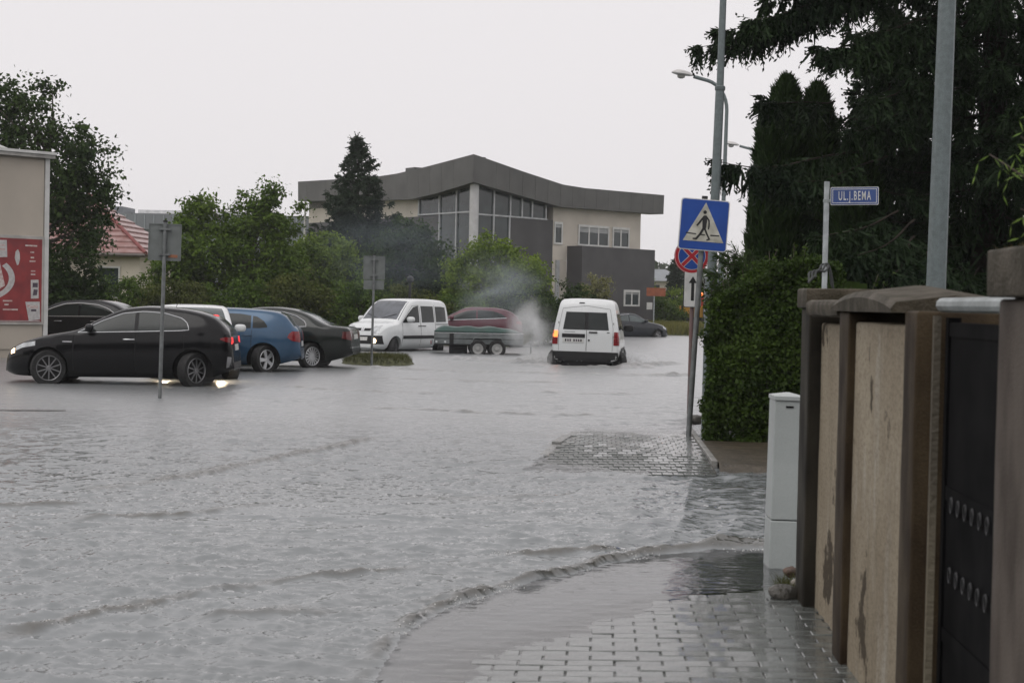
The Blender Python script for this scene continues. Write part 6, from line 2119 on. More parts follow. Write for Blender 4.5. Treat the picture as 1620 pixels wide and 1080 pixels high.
cc = MB().add([(2.7, -1.1, 0.5), (4.5, -1.1, 0.5), (4.5, 1.1, 0.5), (2.7, 1.1, 0.5), (2.7, -1.05, 2.6), (4.0, -1.05, 2.6), (4.0, 1.05, 2.6), (2.7, 1.05, 2.6), (4.5, -1.1, 1.5), (4.5, 1.1, 1.5)],
              [(3, 2, 1, 0), (4, 5, 6, 7), (0, 1, 8, 5, 4), (1, 2, 9, 8), (8, 9, 6, 5), (2, 3, 7, 6, 9), (3, 0, 4, 7)]).build("cab", P_WHITE, lr)
MB().add([(2.95, -1.115, 1.6), (4.2, -1.115, 1.6), (3.9, -1.075, 2.35), (2.95, -1.075, 2.35)], [(0, 1, 2, 3)]).build("window", M_CGLASS, cc)
MB().box(-3.0, 4.3, -0.5, 0.5, 0.5, 0.88).build("chassis", M_TRIM, lr)
for x in (-2.0, 3.5):
    for sy in (-1, 1):
        M = Matrix.Translation((x, sy * 0.98, 0.46)) @ Matrix.Rotation(PI / 2, 4, 'X')
        w_ = MB().lathe([(0.2, -0.13), (0.43, -0.13), (0.46, -0.06), (0.46, 0.06), (0.43, 0.13), (0.2, 0.13)], 20, M).build("wheel", M_TYRE, lr, True)
        MB().lathe([(0.22, -0.135), (0.22, 0.135)], 14, M).build("rim", M_RIMS, w_)

# ------------------------------------------------------------------ vegetation
M_BARK = mat("bark", (0.07, 0.055, 0.042), 0.8, var=0.3, scale=6, bump=0.8, bscale=30, stretch=(1, 1, 0.3))


def unit(v):
    return v / np.maximum(np.linalg.norm(v, axis=-1, keepdims=True), 1e-9)


def rhombi(p, a, length, width, rng, nrm=None):
    """leaf quads: centre p, axis a, random roll (or roll so that the face looks along nrm)"""
    n = len(p)
    r = rng.normal(size=(n, 3)) if nrm is None else nrm + 0.55 * rng.normal(size=(n, 3))
    b = unit(np.cross(a, r))
    l = (np.ones(n) * length)[:, None] / 2
    w = (np.ones(n) * width)[:, None] / 2
    V = np.empty((n, 4, 3))
    V[:, 0] = p - a * l
    V[:, 1] = p + b * w - a * l * 0.15
    V[:, 2] = p + a * l
    V[:, 3] = p - b * w - a * l * 0.15
    return V.reshape(-1, 3), np.arange(4 * n).reshape(-1, 4)


def merge(parts):
    V, F, k = [], [], 0
    for v, f in parts:
        V.append(v); F.append(f + k); k += len(v)
    return np.concatenate(V), np.concatenate(F)


def broadleaf(name, label, loc, lobes, nclus, nleaf, lsize, m, seed, trunk_h, trunk_r, cat="tree", crad=0.42, group=None, upright=0.0, trunk_top=None, core=0.55):
    rng = np.random.RandomState(seed)
    root = thing(name, label, cat, loc, 0, group)
    lob = np.array(lobes, float)           # cx cy cz rx ry rz
    vol = lob[:, 3] * lob[:, 4] * lob[:, 5]
    idx = rng.choice(len(lob), nclus, p=vol ** 0.8 / (vol ** 0.8).sum())
    d = unit(rng.normal(size=(nclus, 3)))
    rad = core + (1.06 - core) * rng.rand(nclus) ** 0.6
    C = lob[idx, :3] + d * lob[idx, 3:] * rad[:, None]
    C = C[C[:, 2] > 0.15]
    C[:, 2] += rng.normal(0, 0.10, len(C))
    cr = crad * rng.uniform(0.45, 1.35, len(C))
    n = len(C) * nleaf
    ci = np.repeat(np.arange(len(C)), nleaf)
    off = rng.normal(size=(n, 3)) * 0.5
    off[:, 2] *= 0.75
    P = C[ci] + off * cr[ci][:, None]
    A = unit(rng.normal(size=(n, 3)) + np.array([0, 0, -0.35 + upright]) + 0.8 * unit(off))
    N = unit(off + np.array([0, 0, 0.9]))
    s = lsize * rng.uniform(0.6, 1.35, n)
    V, F = rhombi(P, A, s, s * 0.62, rng, N)
    cro = link("crown", mesh_np("crown", V, F, m), root)
    # trunk and limbs
    mb = MB()
    tt = trunk_top or trunk_h
    pts = [(0.06 * math.sin(2.1 * t + seed), 0.06 * math.cos(1.7 * t + seed), t * tt) for t in np.linspace(0, 1, 7)]
    mb.tube(pts, list(np.linspace(trunk_r, trunk_r * 0.45, 7)), 8)
    sel = rng.choice(len(C), min(len(C), 34), replace=False)
    for k in sel:
        e = C[k]
        z0 = min(tt * rng.uniform(0.45, 1.0), max(0.2, e[2] * 0.85))
        st = np.array([0.0, 0.0, z0])
        mid = (st + e) / 2 + np.array([0, 0, 0.12 * np.linalg.norm(e - st)]) + rng.normal(0, 0.08, 3)
        mb.tube([tuple(st), tuple(mid), tuple(e)], [trunk_r * 0.34, trunk_r * 0.18, trunk_r * 0.05], 5, False)
    mb.build("trunk", M_BARK, root, True, 60)
    return root


G_DARK = leaf_mat("leaf_dark", (0.016, 0.034, 0.010), (0.062, 0.100, 0.026), 0.3)
G_MID = leaf_mat("leaf_mid", (0.034, 0.070, 0.010), (0.145, 0.22, 0.034), 0.3)
G_LIGHT = leaf_mat("leaf_light", (0.055, 0.105, 0.012), (0.22, 0.30, 0.045), 0.32)
G_YEL = leaf_mat("leaf_yellow", (0.14, 0.15, 0.06), (0.28, 0.27, 0.13), 0.3)
G_OLIVE = leaf_mat("leaf_olive", (0.045, 0.062, 0.014), (0.15, 0.17, 0.045), 0.3)

broadleaf("maple_tree", "tall dark broadleaf tree rising behind the beige building", (-17.4, 50.5, 0),
          [(0, 0, 3.2, 2.0, 1.7, 2.4), (0.2, 0, 5.3, 1.9, 1.6, 1.6), (-1.8, 0, 5.6, 1.3, 1.3, 1.6), (-0.3, 0, 7.2, 0.9, 0.8, 0.9), (-1.6, 0.3, 7.3, 0.8, 0.8, 0.8), (1.3, 0, 4.2, 0.9, 1.0, 1.3), (-2.4, 0, 3.5, 1.6, 1.5, 2.2), (0.9, -0.2, 6.4, 0.5, 0.5, 0.6), (0.6, 0, 1.6, 1.5, 1.2, 1.4), (0.15, 0, 8.0, 0.28, 0.28, 0.45), (0.85, 0, 7.6, 0.2, 0.2, 0.4)],
          430, 85, 0.15, G_DARK, 11, 6.2, 0.22, crad=0.5, core=0.35)
broadleaf("young_tree", "bushy mid-green tree with pale upright shoots behind the parked cars", (-13.4, 62.5, 0),
          [(-1.6, 0, 3.2, 1.7, 1.4, 1.6), (0.3, 0, 3.3, 1.6, 1.4, 1.9), (1.2, 0, 2.6, 0.9, 1.0, 1.6), (-1.9, 0, 4.6, 0.8, 0.7, 0.8), (0.5, 0, 4.9, 0.75, 0.7, 0.9), (-2.8, 0, 2.4, 1.1, 1.0, 1.3), (0.9, 0, 5.7, 0.32, 0.3, 0.45), (-0.2, 0, 5.3, 0.3, 0.3, 0.4), (1.8, 0, 5.0, 0.35, 0.3, 0.3), (-2.1, 0, 5.3, 0.22, 0.22, 0.4)],
          420, 80, 0.15, G_MID, 12, 4.2, 0.16, crad=0.42, core=0.35)
broadleaf("round_shrub", "broad light-green shrub in front of the office building glass", (-4.1, 66.5, 0),
          [(-0.6, 0, 2.2, 1.7, 1.4, 1.5), (0.9, 0, 2.2, 1.3, 1.2, 1.3), (-0.1, 0, 3.6, 1.1, 1.0, 0.8), (1.2, 0, 3.0, 0.8, 0.8, 0.5), (-1.4, 0, 3.0, 0.6, 0.8, 0.6), (-1.3, 0, 1.2, 1.1, 1, 1.0), (1.4, 0, 1.2, 0.9, 1, 1.0), (0.1, 0, 1.1, 1.2, 1.0, 1.0)],
          380, 80, 0.13, G_LIGHT, 13, 2.6, 0.10, "shrub", crad=0.36, core=0.3)
broadleaf("leafy_tree", "dark rounded tree standing between the spruce and the glass corner", (-8.0, 69, 0),
          [(0, 0, 2.9, 1.5, 1.4, 1.9), (-1.2, 0, 2.7, 1.2, 1.2, 1.5), (0.9, 0, 2.6, 1.0, 1.0, 1.6), (0.3, 0, 4.3, 0.8, 0.8, 0.7), (0.2, 0, 1.2, 1.6, 1.2, 1.2)],
          330, 75, 0.15, G_DARK, 14, 3.4, 0.14, crad=0.42, core=0.3)
broadleaf("leafy_shrub", "fresh green shrub crown under the spruce beside the bushy tree", (-11.6, 66, 0),
          [(0, 0, 2.4, 1.3, 1.1, 1.6), (0.8, 0, 3.4, 0.9, 0.8, 0.9), (-0.8, 0, 3.1, 0.8, 0.8, 0.8), (0, 0, 1.0, 1.6, 1.2, 1.0)],
          250, 75, 0.14, G_LIGHT, 15, 2.6, 0.10, "shrub", crad=0.36, core=0.3)
broadleaf("yellow_bush", "pale yellowish rounded bush before the dark balcony block", (-0.15, 75.5, 0.1),
          [(0, 0, 1.9, 0.75, 0.7, 0.8), (-0.2, 0, 1.0, 0.7, 0.6, 0.8)], 120, 70, 0.10, G_YEL, 16, 1.2, 0.06, "bush", crad=0.25, core=0.3)
# clipped bushes in a row along the road edge, each on its own
for k, (x, y, rx, h, mm, lab) in enumerate((
        (-20.6, 61.5, 1.2, 2.0, G_DARK, "low dark bush beneath the cream house gable"),
        (-17.8, 60.8, 1.3, 2.2, G_MID, "low green bush at the house end of the roadside row"),
        (-15.6, 60.2, 1.4, 2.1, G_OLIVE, "olive bush behind the white hatchback roof"),
        (-13.2, 60.0, 1.5, 2.2, G_MID, "low bush behind the blue hatchback roof"),
        (-10.9, 60.2, 1.5, 2.5, G_OLIVE, "olive bush behind the dark sedan roof"),
        (-8.7, 60.2, 1.3, 2.4, G_MID, "dense bush behind the sign on the grass island"),
        (-6.9, 60.5, 1.2, 2.1, G_OLIVE, "rounded olive bush beside the short post lamp"),
        (-5.2, 62.4, 1.2, 1.8, G_MID, "low bush above the dark red hatchback"),
        (-2.9, 63.5, 1.4, 2.0, G_DARK, "dark bush behind the drifting exhaust smoke"),
        (-1.2, 66.0, 1.1, 2.3, G_DARK, "dark bush between the light-green shrub and the office building corner"))):
    broadleaf("roadside_bush", lab, (x, y, 0.05), [(0, 0, h * 0.52, rx, 1.0, h * 0.5), (-rx * 0.4, 0, h * 0.35, rx * 0.8, 0.9, h * 0.4), (rx * 0.4, 0.1, h * 0.4, rx * 0.8, 0.9, h * 0.42)],
              190, 75, 0.11, mm, 30 + k, h * 0.5, 0.06, "bush", crad=0.30, core=0.35)
for k, (x, y, h, lab) in enumerate(((3.6, 99, 1.9, "low green bush near the orange direction board"), (5.6, 106, 2.6, "green bush behind the yellow tipper"), (8.5, 101, 2.2, "bush growing behind the white roofed lorry"), (2.7, 104, 3.0, "dark shrub at the corner of the balcony block"))):
    broadleaf("far_bush", lab, (x, y, 0.05), [(0, 0, h * 0.5, 1.3, 1.0, h * 0.5), (0.7, 0, h * 0.4, 1.0, 0.9, h * 0.42)], 150, 60, 0.14, (G_MID, G_LIGHT)[k % 2], 60 + k, h * 0.5, 0.06, "bush", crad=0.34)


def twigs(base, dirs, length, width, rng):
    """brush-like needle twigs: two crossed slim rhombi each"""
    c = base + dirs * (length[:, None] * 0.5)
    r = rng.normal(size=base.shape)
    b = unit(np.cross(dirs, r))
    b2 = np.cross(dirs, b)
    n = len(base)
    out = []
    for bb in (b, b2):
        V = np.empty((n, 4, 3))
        V[:, 0] = base
        V[:, 1] = c + bb * width[:, None] / 2
        V[:, 2] = base + dirs * length[:, None]
        V[:, 3] = c - bb * width[:, None] / 2
        out.append((V.reshape(-1, 3), np.arange(4 * n).reshape(-1, 4)))
    return merge(out)


def spray(base, d, length, rng, tw, nside=5):
    """hanging needle sprays: a slim axis with short side shoots, as on a spruce"""
    n = len(base)
    out = []
    b = unit(np.cross(d, rng.normal(size=(n, 3))))
    c = base + d * (length * 0.5)[:, None]
    tip = base + d * length[:, None]
    V = np.stack([base, c + b * tw * 0.5, tip, c - b * tw * 0.5], 1)
    out.append((V.reshape(-1, 3), np.arange(4 * n).reshape(-1, 4)))
    for k in range(nside):
        f = (k + 0.3 + 0.5 * rng.rand(n)) / nside
        p = base + d * (length * f)[:, None]
        s = unit(d * 0.75 + unit(np.cross(d, rng.normal(size=(n, 3)))) * rng.uniform(0.5, 1.0, n)[:, None])
        l = length * rng.uniform(0.22, 0.42, n) * (1.15 - 0.6 * f)
        q = unit(np.cross(s, rng.normal(size=(n, 3))))
        m = p + s * (l * 0.45)[:, None]
        V = np.stack([p, m + q * tw * 0.45, p + s * l[:, None], m - q * tw * 0.45], 1)
        out.append((V.reshape(-1, 3), np.arange(4 * n).reshape(-1, 4)))
    return merge(out)


def bough(mbw, parts, start, tip, sag, rng, hang=0.5, dens=14, tw=0.03, side=0.5, tl=0.22, nside=5):
    """a conifer bough: wood curve, side sprays, and hanging needle twigs"""
    s, e = np.array(start, float), np.array(tip, float)
    L = np.linalg.norm(e - s)
    ts = np.linspace(0, 1, 9)
    cur = s + (e - s) * ts[:, None]
    cur[:, 2] += -sag * L * np.sin(PI * ts) * 0.6 + 0.05 * L * ts ** 6
    cur += 0.02 * L * np.stack([np.sin(5 * ts + s[2] * 7), np.cos(6 * ts + s[2] * 3), 0.7 * np.sin(8 * ts + s[2] * 5)], -1) * (ts > 0)[:, None]
    mbw.tube([tuple(p) for p in cur], list(np.linspace(0.008 + 0.005 * L, 0.004, 9)), 5, False)
    ax = (e - s) / L
    lat = unit(np.cross(ax, [0, 0, 1.0]))
    n = max(6, int(dens * L))
    t = 0.10 + 0.90 * rng.rand(n) ** 0.75
    P = np.stack([np.interp(t, ts, cur[:, k]) for k in range(3)], -1)
    sl = side * (1.03 - t) ** 0.65 * rng.uniform(0.25, 1.1, n) * min(1.0, L / 1.6)
    sg = rng.choice([-1, 1], n)
    D = unit(lat * sg[:, None] + ax * rng.uniform(0.3, 1.0, n)[:, None] + np.array([0, 0, -0.2]) + rng.normal(0, 0.2, (n, 3)))
    k = 5
    for j in range(k):
        f = (j + 0.3) / k
        B = P + D * (sl * f)[:, None]
        B[:, 2] -= 0.25 * sl * f * f
        hd = unit(D * 0.5 + np.array([0, 0, -hang]) + rng.normal(0, 0.25, (n, 3)))
        ln = tl * rng.uniform(0.35, 1.7, n) * (1.1 - 0.5 * t)
        parts.append(spray(B, hd, ln, rng, tw, nside))
    parts.append(spray(P, D, sl + 0.08, rng, tw, nside))
    m_ = 5
    parts.append(spray(np.repeat(cur[-1][None], m_, 0) - ax * 0.12, unit(ax + rng.normal(0, 0.2, (m_, 3))), np.full(m_, 0.26), rng, tw, nside))


def spruce(name, label, loc, H, rb, z0, nwhorl, m, seed, hang, dens, tw, per=6, extra=(), side=0.5, tl=0.22, sag=0.1, power=0.9):
    rng = np.random.RandomState(seed)
    root = thing(name, label, "tree", loc)
    wood, parts = MB(), []
    wood.tube([(0, 0, 0), (0.03, 0, H * 0.5), (0, 0, H)], [0.02 * H + 0.04, 0.011 * H, 0.012], 8)
    for k in range(nwhorl):
        f = k / (nwhorl - 1)
        z = z0 + (H * 0.97 - z0) * f ** 0.92
        r = rb * (1 - f) ** power + 0.12
        nb = per if f < 0.75 else 5
        a0 = rng.rand() * 6.28
        for q in range(nb):
            a = a0 + 2 * PI * q / nb + rng.normal(0, 0.22)
            rr = r * rng.uniform(0.55, 1.18)
            tipz = z + rr * (0.35 * f - 0.16) + rng.normal(0, 0.08)
            bough(wood, parts, (0, 0, z), (rr * math.cos(a), rr * math.sin(a), max(0.3, tipz)), sag, rng, hang, dens, tw, side, tl)
    for (st, tp, h2) in extra:
        bough(wood, parts, st, tp, 0.02, rng, h2, dens * 1.7, tw, side * 0.8, tl * 1.25)
    # leader
    parts.append(twigs(np.array([[0, 0, H - 0.4]] * 10), unit(np.array([0, 0, 1.0]) + rng.normal(0, 0.35, (10, 3))), np.full(10, 0.4), np.full(10, tw), rng))
    V, F = merge(parts)
    link("crown", mesh_np("crown", V, F, m), root)
    wood.build("trunk", mat("spruce_bark", (0.030, 0.024, 0.019), 0.85, var=0.3, scale=6, spec=0.1), root, True, 60)
    return root


G_SPRUCE = leaf_mat("spruce_needles", (0.006, 0.014, 0.007), (0.028, 0.050, 0.018), 0.15)
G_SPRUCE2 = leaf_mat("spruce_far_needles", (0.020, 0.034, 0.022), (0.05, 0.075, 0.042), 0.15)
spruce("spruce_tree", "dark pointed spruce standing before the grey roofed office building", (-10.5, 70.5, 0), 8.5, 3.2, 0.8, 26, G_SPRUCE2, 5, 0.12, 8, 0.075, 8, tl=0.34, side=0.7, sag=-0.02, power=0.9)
spruce("spruce_tree", "large drooping spruce overhanging the street beside the lamp post", (5.5, 23.6, 0), 13.0, 2.5, 0.7, 36, G_SPRUCE, 6, 0.95, 15, 0.038, 8, tl=0.30,
       extra=[((-0.3, 0, 6.9), (-4.3, -1.5, 4.88), 1.1), ((-0.5, -0.3, 7.0), (-4.0, -1.4, 5.12), 1.2), ((-0.4, -0.3, 6.8), (-3.7, -1.6, 5.25), 1.3), ((-0.4, -0.2, 7.1), (-3.3, -1.3, 5.6), 1.3),
              ((-0.3, -0.4, 5.7), (-2.75, -1.6, 4.95), 1.1), ((-0.3, -0.4, 5.5), (-2.45, -1.5, 4.9), 1.1), ((-0.2, -0.3, 5.9), (-2.3, -1.4, 5.2), 1.2), ((-2.2, 0, 4.55), (-3.3, -0.7, 4.42), 0.5),
              ((-2.0, -1.0, 3.75), (-4.0, -2.0, 3.36), 1.0), ((-1.6, -0.9, 3.7), (-3.1, -1.9, 3.15), 1.1),
              ((-1.7, -3.5, 2.7), (-2.6, -4.6, 2.1), 1.2), ((-1.7, -3.5, 2.5), (-2.2, -4.7, 1.9), 1.2), ((-1.9, -3.5, 2.8), (-3.0, -4.4, 2.35), 1.2), ((-1.5, -3.5, 2.4), (-1.8, -4.8, 1.8), 1.2), ((-1.7, -3.7, 2.2), (-2.6, -5.0, 1.6), 1.3), ((-1.7, -3.7, 1.9), (-2.8, -5.0, 1.25), 1.3), ((-1.5, -3.7, 1.9), (-2.2, -5.0, 1.3), 1.3), ((-0.8, -0.5, 5.0), (-2.0, -1.5, 4.3), 1.2), ((-0.8, -0.5, 4.6), (-2.2, -1.5, 3.9), 1.2),
              ((0, -0.3, 6.9), (-2.7, -1.2, 5.95), 1.5), ((-0.2, -0.2, 7.2), (-2.1, -1.4, 5.95), 1.5), ((-0.2, -0.2, 7.2), (-3.1, -1.4, 5.9), 1.5)])
spruce("spruce_tree", "dense spruce deepest in the garden, beside the drooping one", (7.9, 22.9, 0), 11.5, 2.7, 0.6, 28, G_SPRUCE, 7, 0.9, 12, 0.05, 8, tl=0.34)
spruce("spruce_tree", "shorter shaded spruce growing behind the row of thujas", (4.6, 26.8, 0), 6.6, 2.1, 0.4, 22, G_SPRUCE, 8, 0.8, 12, 0.05, 7, tl=0.34)
spruce("far_conifer", "small pointed conifer near the distant house", (5.6, 120, 0), 4.8, 1.5, 0.4, 14, G_SPRUCE2, 9, 0.1, 4, 0.12, 6, tl=0.35, side=0.7, sag=-0.02)


def thuja(label, loc, h, r, seed, m):
    rng = np.random.RandomState(seed)
    root = thing("thuja", label, "conifer", loc)
    n = 15000
    z = h * rng.rand(n) ** 0.85
    prof = lambda z: r * np.clip(np.interp(z / h, [0, 0.1, 0.6, 0.82, 0.93, 0.97, 1.0], [0.85, 1.0, 1.0, 0.86, 0.58, 0.38, 0.08]), 0.02, 2)
    a = rng.rand(n) * 2 * PI
    lump = 0.62 + 0.42 * vnoise(a * 2.2 + seed * 3, z * 1.9) + 0.34 * (vnoise(a * 6 + seed, z * 6.5) - 0.3)
    rr = prof(z) * lump * (0.62 + 0.40 * rng.rand(n) ** 0.5)
    P = np.stack([rr * np.cos(a), rr * np.sin(a), z], -1)
    A = unit(np.stack([0.45 * np.cos(a), 0.45 * np.sin(a), np.ones(n)], -1) + rng.normal(0, 0.28, (n, 3)))
    N = np.stack([np.cos(a), np.sin(a), 0.2 * np.ones(n)], -1)
    V, F = rhombi(P, A, 0.17 * rng.uniform(0.5, 1.8, n), 0.048, rng, N)
    link("crown", mesh_np("crown", V, F, m), root)
    MB().tube([(0, 0, 0), (0, 0, h * 0.9)], [0.09, 0.02], 8).build("trunk", M_BARK, root, True)


G_THUJA = leaf_mat("thuja_scale", (0.010, 0.024, 0.007), (0.038, 0.068, 0.018), 0.15)
thuja("tallest columnar thuja in the row behind the hedge", (2.72, 24.5, 0), 5.0, 0.40, 3, G_THUJA)
thuja("slim thuja at the street end of the thuja row", (2.48, 24.35, 0), 4.55, 0.30, 6, G_THUJA)
thuja("thuja filling the gap between the two tallest ones", (2.98, 24.75, 0), 4.6, 0.36, 7, G_THUJA)
thuja("columnar thuja at the spruce end of the thuja row", (3.18, 24.6, 0), 4.9, 0.36, 4, G_THUJA)
thuja("shorter thuja in front of the spruce behind the hedge", (3.6, 23.6, 0), 3.9, 0.5, 5, G_THUJA)


# leafy hedge on the corner of the side street
def hedge():
    rng = np.random.RandomState(44)
    root = thing("hedge", "thick clipped leafy hedge on the corner behind the crossing sign", "hedge", (1.25, 18.6, 0))
    Lx, Ly = 1.5, 2.6

    def top(x, y):
        return 1.62 + 0.42 * smooth01(0.0, 0.8, x) - 0.25 * smooth01(1.2, 1.8, x) + 0.35 * (fbm(x * 1.6 + 3, y * 1.1, 3) - 0.4)

    Ps, Ns = [], []
    # front face (towards the side street)
    n = 22000
    x = rng.rand(n) * Lx
    z = rng.rand(n) ** 0.9
    dep = rng.rand(n) ** 2 * 0.25
    bul = 0.42 * (fbm(x * 2.0, z * 3.5, 3) - 0.5)
    H = top(x, 0 * x)
    Ps.append(np.stack([x, dep - bul + 0.10 * smooth01(0.75, 1, z), z * H + 0.05], -1)); Ns.append(np.tile([0, -1, 0.35], (n, 1)))
    # street face
    n = 16000
    y = rng.rand(n) ** 1.2 * Ly
    z = rng.rand(n) ** 0.9
    dep = rng.rand(n) ** 2 * 0.2
    bul = 0.34 * (fbm(y * 1.8 + 9, z * 4, 3) - 0.5)
    H = top(0 * y + 0.12, y)
    Ps.append(np.stack([dep - bul + 0.12 * smooth01(0.7, 1, z) + 0.12 * y, y, z * H + 0.05], -1)); Ns.append(np.tile([-1, 0, 0.35], (n, 1)))
    # top
    n = 9000
    x, y = rng.rand(n) * Lx, rng.rand(n) ** 1.2 * Ly
    x = x + 0.12 * y
    Ps.append(np.stack([x, y, top(x, y) + 0.06 - 0.15 * rng.rand(n) ** 2], -1)); Ns.append(np.tile([0, 0, 1.0], (n, 1)))
    P, N = np.concatenate(Ps), np.concatenate(Ns)
    n = len(P)
    P = P + rng.normal(0, 0.02, P.shape)
    A = unit(rng.normal(size=(n, 3)) + 0.6 * N)
    s = 0.048 * rng.uniform(0.55, 1.4, n)
    V, F = rhombi(P, A, s, s * 0.62, rng, N)
    link("foliage", mesh_np("foliage", V, F, leaf_mat("hedge_leaf", (0.014, 0.030, 0.006), (0.075, 0.122, 0.022), 0.28, 0.4, 2.2)), root)
    # shoots standing out of the top
    wood = MB()
    parts = []
    for k in range(70):
        x, y = rng.rand() * 2.2, rng.rand() * 2.0
        b = np.array([x, y, float(top(np.array([x]), np.array([y]))[0]) - 0.1])
        e = b + np.array([rng.normal(0, 0.08), rng.normal(0, 0.08), rng.uniform(0.12, 0.38)])
        wood.tube([tuple(b), tuple(e)], 0.004, 4, False)
        t = rng.rand(16)[:, None]
        pp = b + (e - b) * t + rng.normal(0, 0.018, (16, 3))
        aa = unit(rng.normal(size=(16, 3)) + [0, 0, 0.5])
        parts.append(rhombi(pp, aa, 0.06, 0.036, rng))
    V, F = merge(parts)
    link("shoots", mesh_np("shoots", V, F, MATS["hedge_leaf"]), root)
    # twiggy inside
    for k in range(160):
        x, y = rng.rand() * Lx, rng.rand() ** 1.3 * (Ly - 0.5)
        if min(x, y) > 0.9: continue
        x += 0.42
        h = float(top(np.array([x]), np.array([y]))[0])
        wood.tube([(x, y + 0.2, 0), (x + rng.normal(0, 0.1), y + 0.2, h * 0.5), (x + rng.normal(0, 0.2), y + 0.15, h * 0.92)], [0.016, 0.010, 0.004], 4, False)
    tag(wood.build("stems", M_BARK, root), kind="stuff")
    # the dense inner mass of leaves
    cx = np.linspace(0.22, Lx, 16)
    mb = MB()
    for a, b in zip(cx[:-1], cx[1:]):
        mb.box(a + 0.3, b + 0.301, 0.24, Ly, 0.0, float(top(np.array([a]), np.array([1.0]))[0]) - 0.16)
    mb.build("inner_mass", MATS["hedge_leaf"], root)


hedge()

# conifer twig shoots leaning out of the hedge top towards the pole
rng = np.random.RandomState(3)
jr = thing("juniper", "spreading juniper with arching branches growing out behind the hedge corner", "shrub", (1.95, 19.9, 0))
wood, parts = MB(), []
for k in range(26):
    a = rng.uniform(R_(100), R_(290))
    r = rng.uniform(0.35, 0.75)
    z = rng.uniform(1.55, 2.25)
    bough(wood, parts, (0.1, 0.1, z - 0.35), (r * math.cos(a), r * math.sin(a) * 0.8, z + rng.uniform(-0.1, 0.12)), -0.08, rng, 0.15, 16, 0.016, 0.22, 0.12, 4)
for st, tp in (((0.1, 0, 1.9), (-0.62, -0.35, 1.96)), ((0.1, 0, 1.9), (-0.45, -0.4, 2.10)), ((0.1, 0, 2.0), (-0.2, -0.4, 2.22))):
    bough(wood, parts, st, tp, -0.12, rng, 0.3, 24, 0.016, 0.22, 0.13, 4)
V, F = merge(parts)
link("crown", mesh_np("crown", V, F, leaf_mat("juniper_needles", (0.03, 0.055, 0.02), (0.10, 0.15, 0.05), 0.2)), jr)
wood.tube([(0, 0, 0), (0.05, 0.05, 1.2), (0.1, 0.05, 2.0)], [0.06, 0.04, 0.02], 6).build("trunk", M_BARK, jr, True)

# curly willow shoots over the wall at the right edge
wl = thing("curly_willow", "bright green curly willow shoots leaning over the wall pillar", "shrub", (1.95, 5.6, 0))
rng = np.random.RandomState(10)
wood, parts = MB(), []
for k in range(13):
    zt = (2.22, 1.95, 1.90)[k % 3] + rng.normal(0, 0.08)
    tip = np.array([-0.52 + rng.normal(0, 0.04), -0.35 + rng.normal(0, 0.22) + (0.45 if k % 3 == 0 else -0.15), zt])
    st = np.array([0, 0, 1.2])
    ts = np.linspace(0, 1, 10)
    cur = st + (tip - st) * ts[:, None]
    cur[:, 2] += 0.35 * np.sin(PI * ts) * 0.6
    cur += 0.02 * np.stack([np.sin(9 * ts + k), np.cos(8 * ts + k), np.sin(7 * ts)], -1)
    wood.tube([tuple(p) for p in cur], list(np.linspace(0.009, 0.003, 10)), 5, False)
    n = 26
    t = rng.uniform(0.3, 1.0, n)
    P = np.stack([np.interp(t, ts, cur[:, q]) for q in range(3)], -1)
    for seg in range(3):
        A = unit(rng.normal(size=(n, 3)) + [0, 0, -0.5])
        P2 = P + A * 0.028
        parts.append(rhombi(P2, A, 0.048, 0.008, rng))
        P = P + A * 0.05
V, F = merge(parts)
link("leaves", mesh_np("leaves", V, F, leaf_mat("willow_leaf", (0.11, 0.19, 0.035), (0.24, 0.34, 0.09), 0.35)), wl)
wood.tube([(0, 0, 0), (0.02, 0, 0.7), (0, 0, 1.25)], [0.05, 0.04, 0.02], 7).build("stem", M_BARK, wl, True)

# far-off wood on the skyline
rng = np.random.RandomState(77)
P = []
for k in range(420):
    x = rng.uniform(-150, 190)
    y = rng.uniform(270, 330)
    h = rng.uniform(5.0, 8.6) * (0.85 + 0.3 * vnoise(np.array([x * 0.05]), np.array([2.0]))[0])
    r = rng.uniform(2.0, 4.5)
    n = 90
    d = unit(rng.normal(size=(n, 3)))
    P.append(np.stack([x + d[:, 0] * r, y + d[:, 1] * r, h * 0.55 + d[:, 2] * h * 0.5], -1))
P = np.concatenate(P)
A = unit(rng.normal(size=P.shape))
V, F = rhombi(P, A, 1.7, 1.2, rng)
# added tree belt behind the viewer, unseen, so black paint reflects dark foliage
P2 = []
for k in range(150):
    x = rng.uniform(-90, 90)
    y = rng.uniform(-52, -34)
    h_ = rng.uniform(7.0, 11.0)
    r = rng.uniform(2.0, 4.0)
    d = unit(rng.normal(size=(110, 3)))
    P2.append(np.stack([x + d[:, 0] * r, y + d[:, 1] * r, h_ * 0.52 + d[:, 2] * h_ * 0.5], -1))
P2 = np.concatenate(P2)
V2, F2 = rhombi(P2, unit(rng.normal(size=P2.shape)), 1.5, 1.2, rng)
tag(link("unseen_wood", mesh_np("unseen_wood", V2, F2, G_DARK)), "added belt of trees behind the viewer, unseen, for dark reflections in car paint", "trees", kind="stuff")
tag(link("distant_wood", mesh_np("distant_wood", V, F, leaf_mat("far_leaf", (0.03, 0.045, 0.025), (0.07, 0.09, 0.05), 0.2))), "blurred line of far trees on the horizon", "trees", kind="stuff")

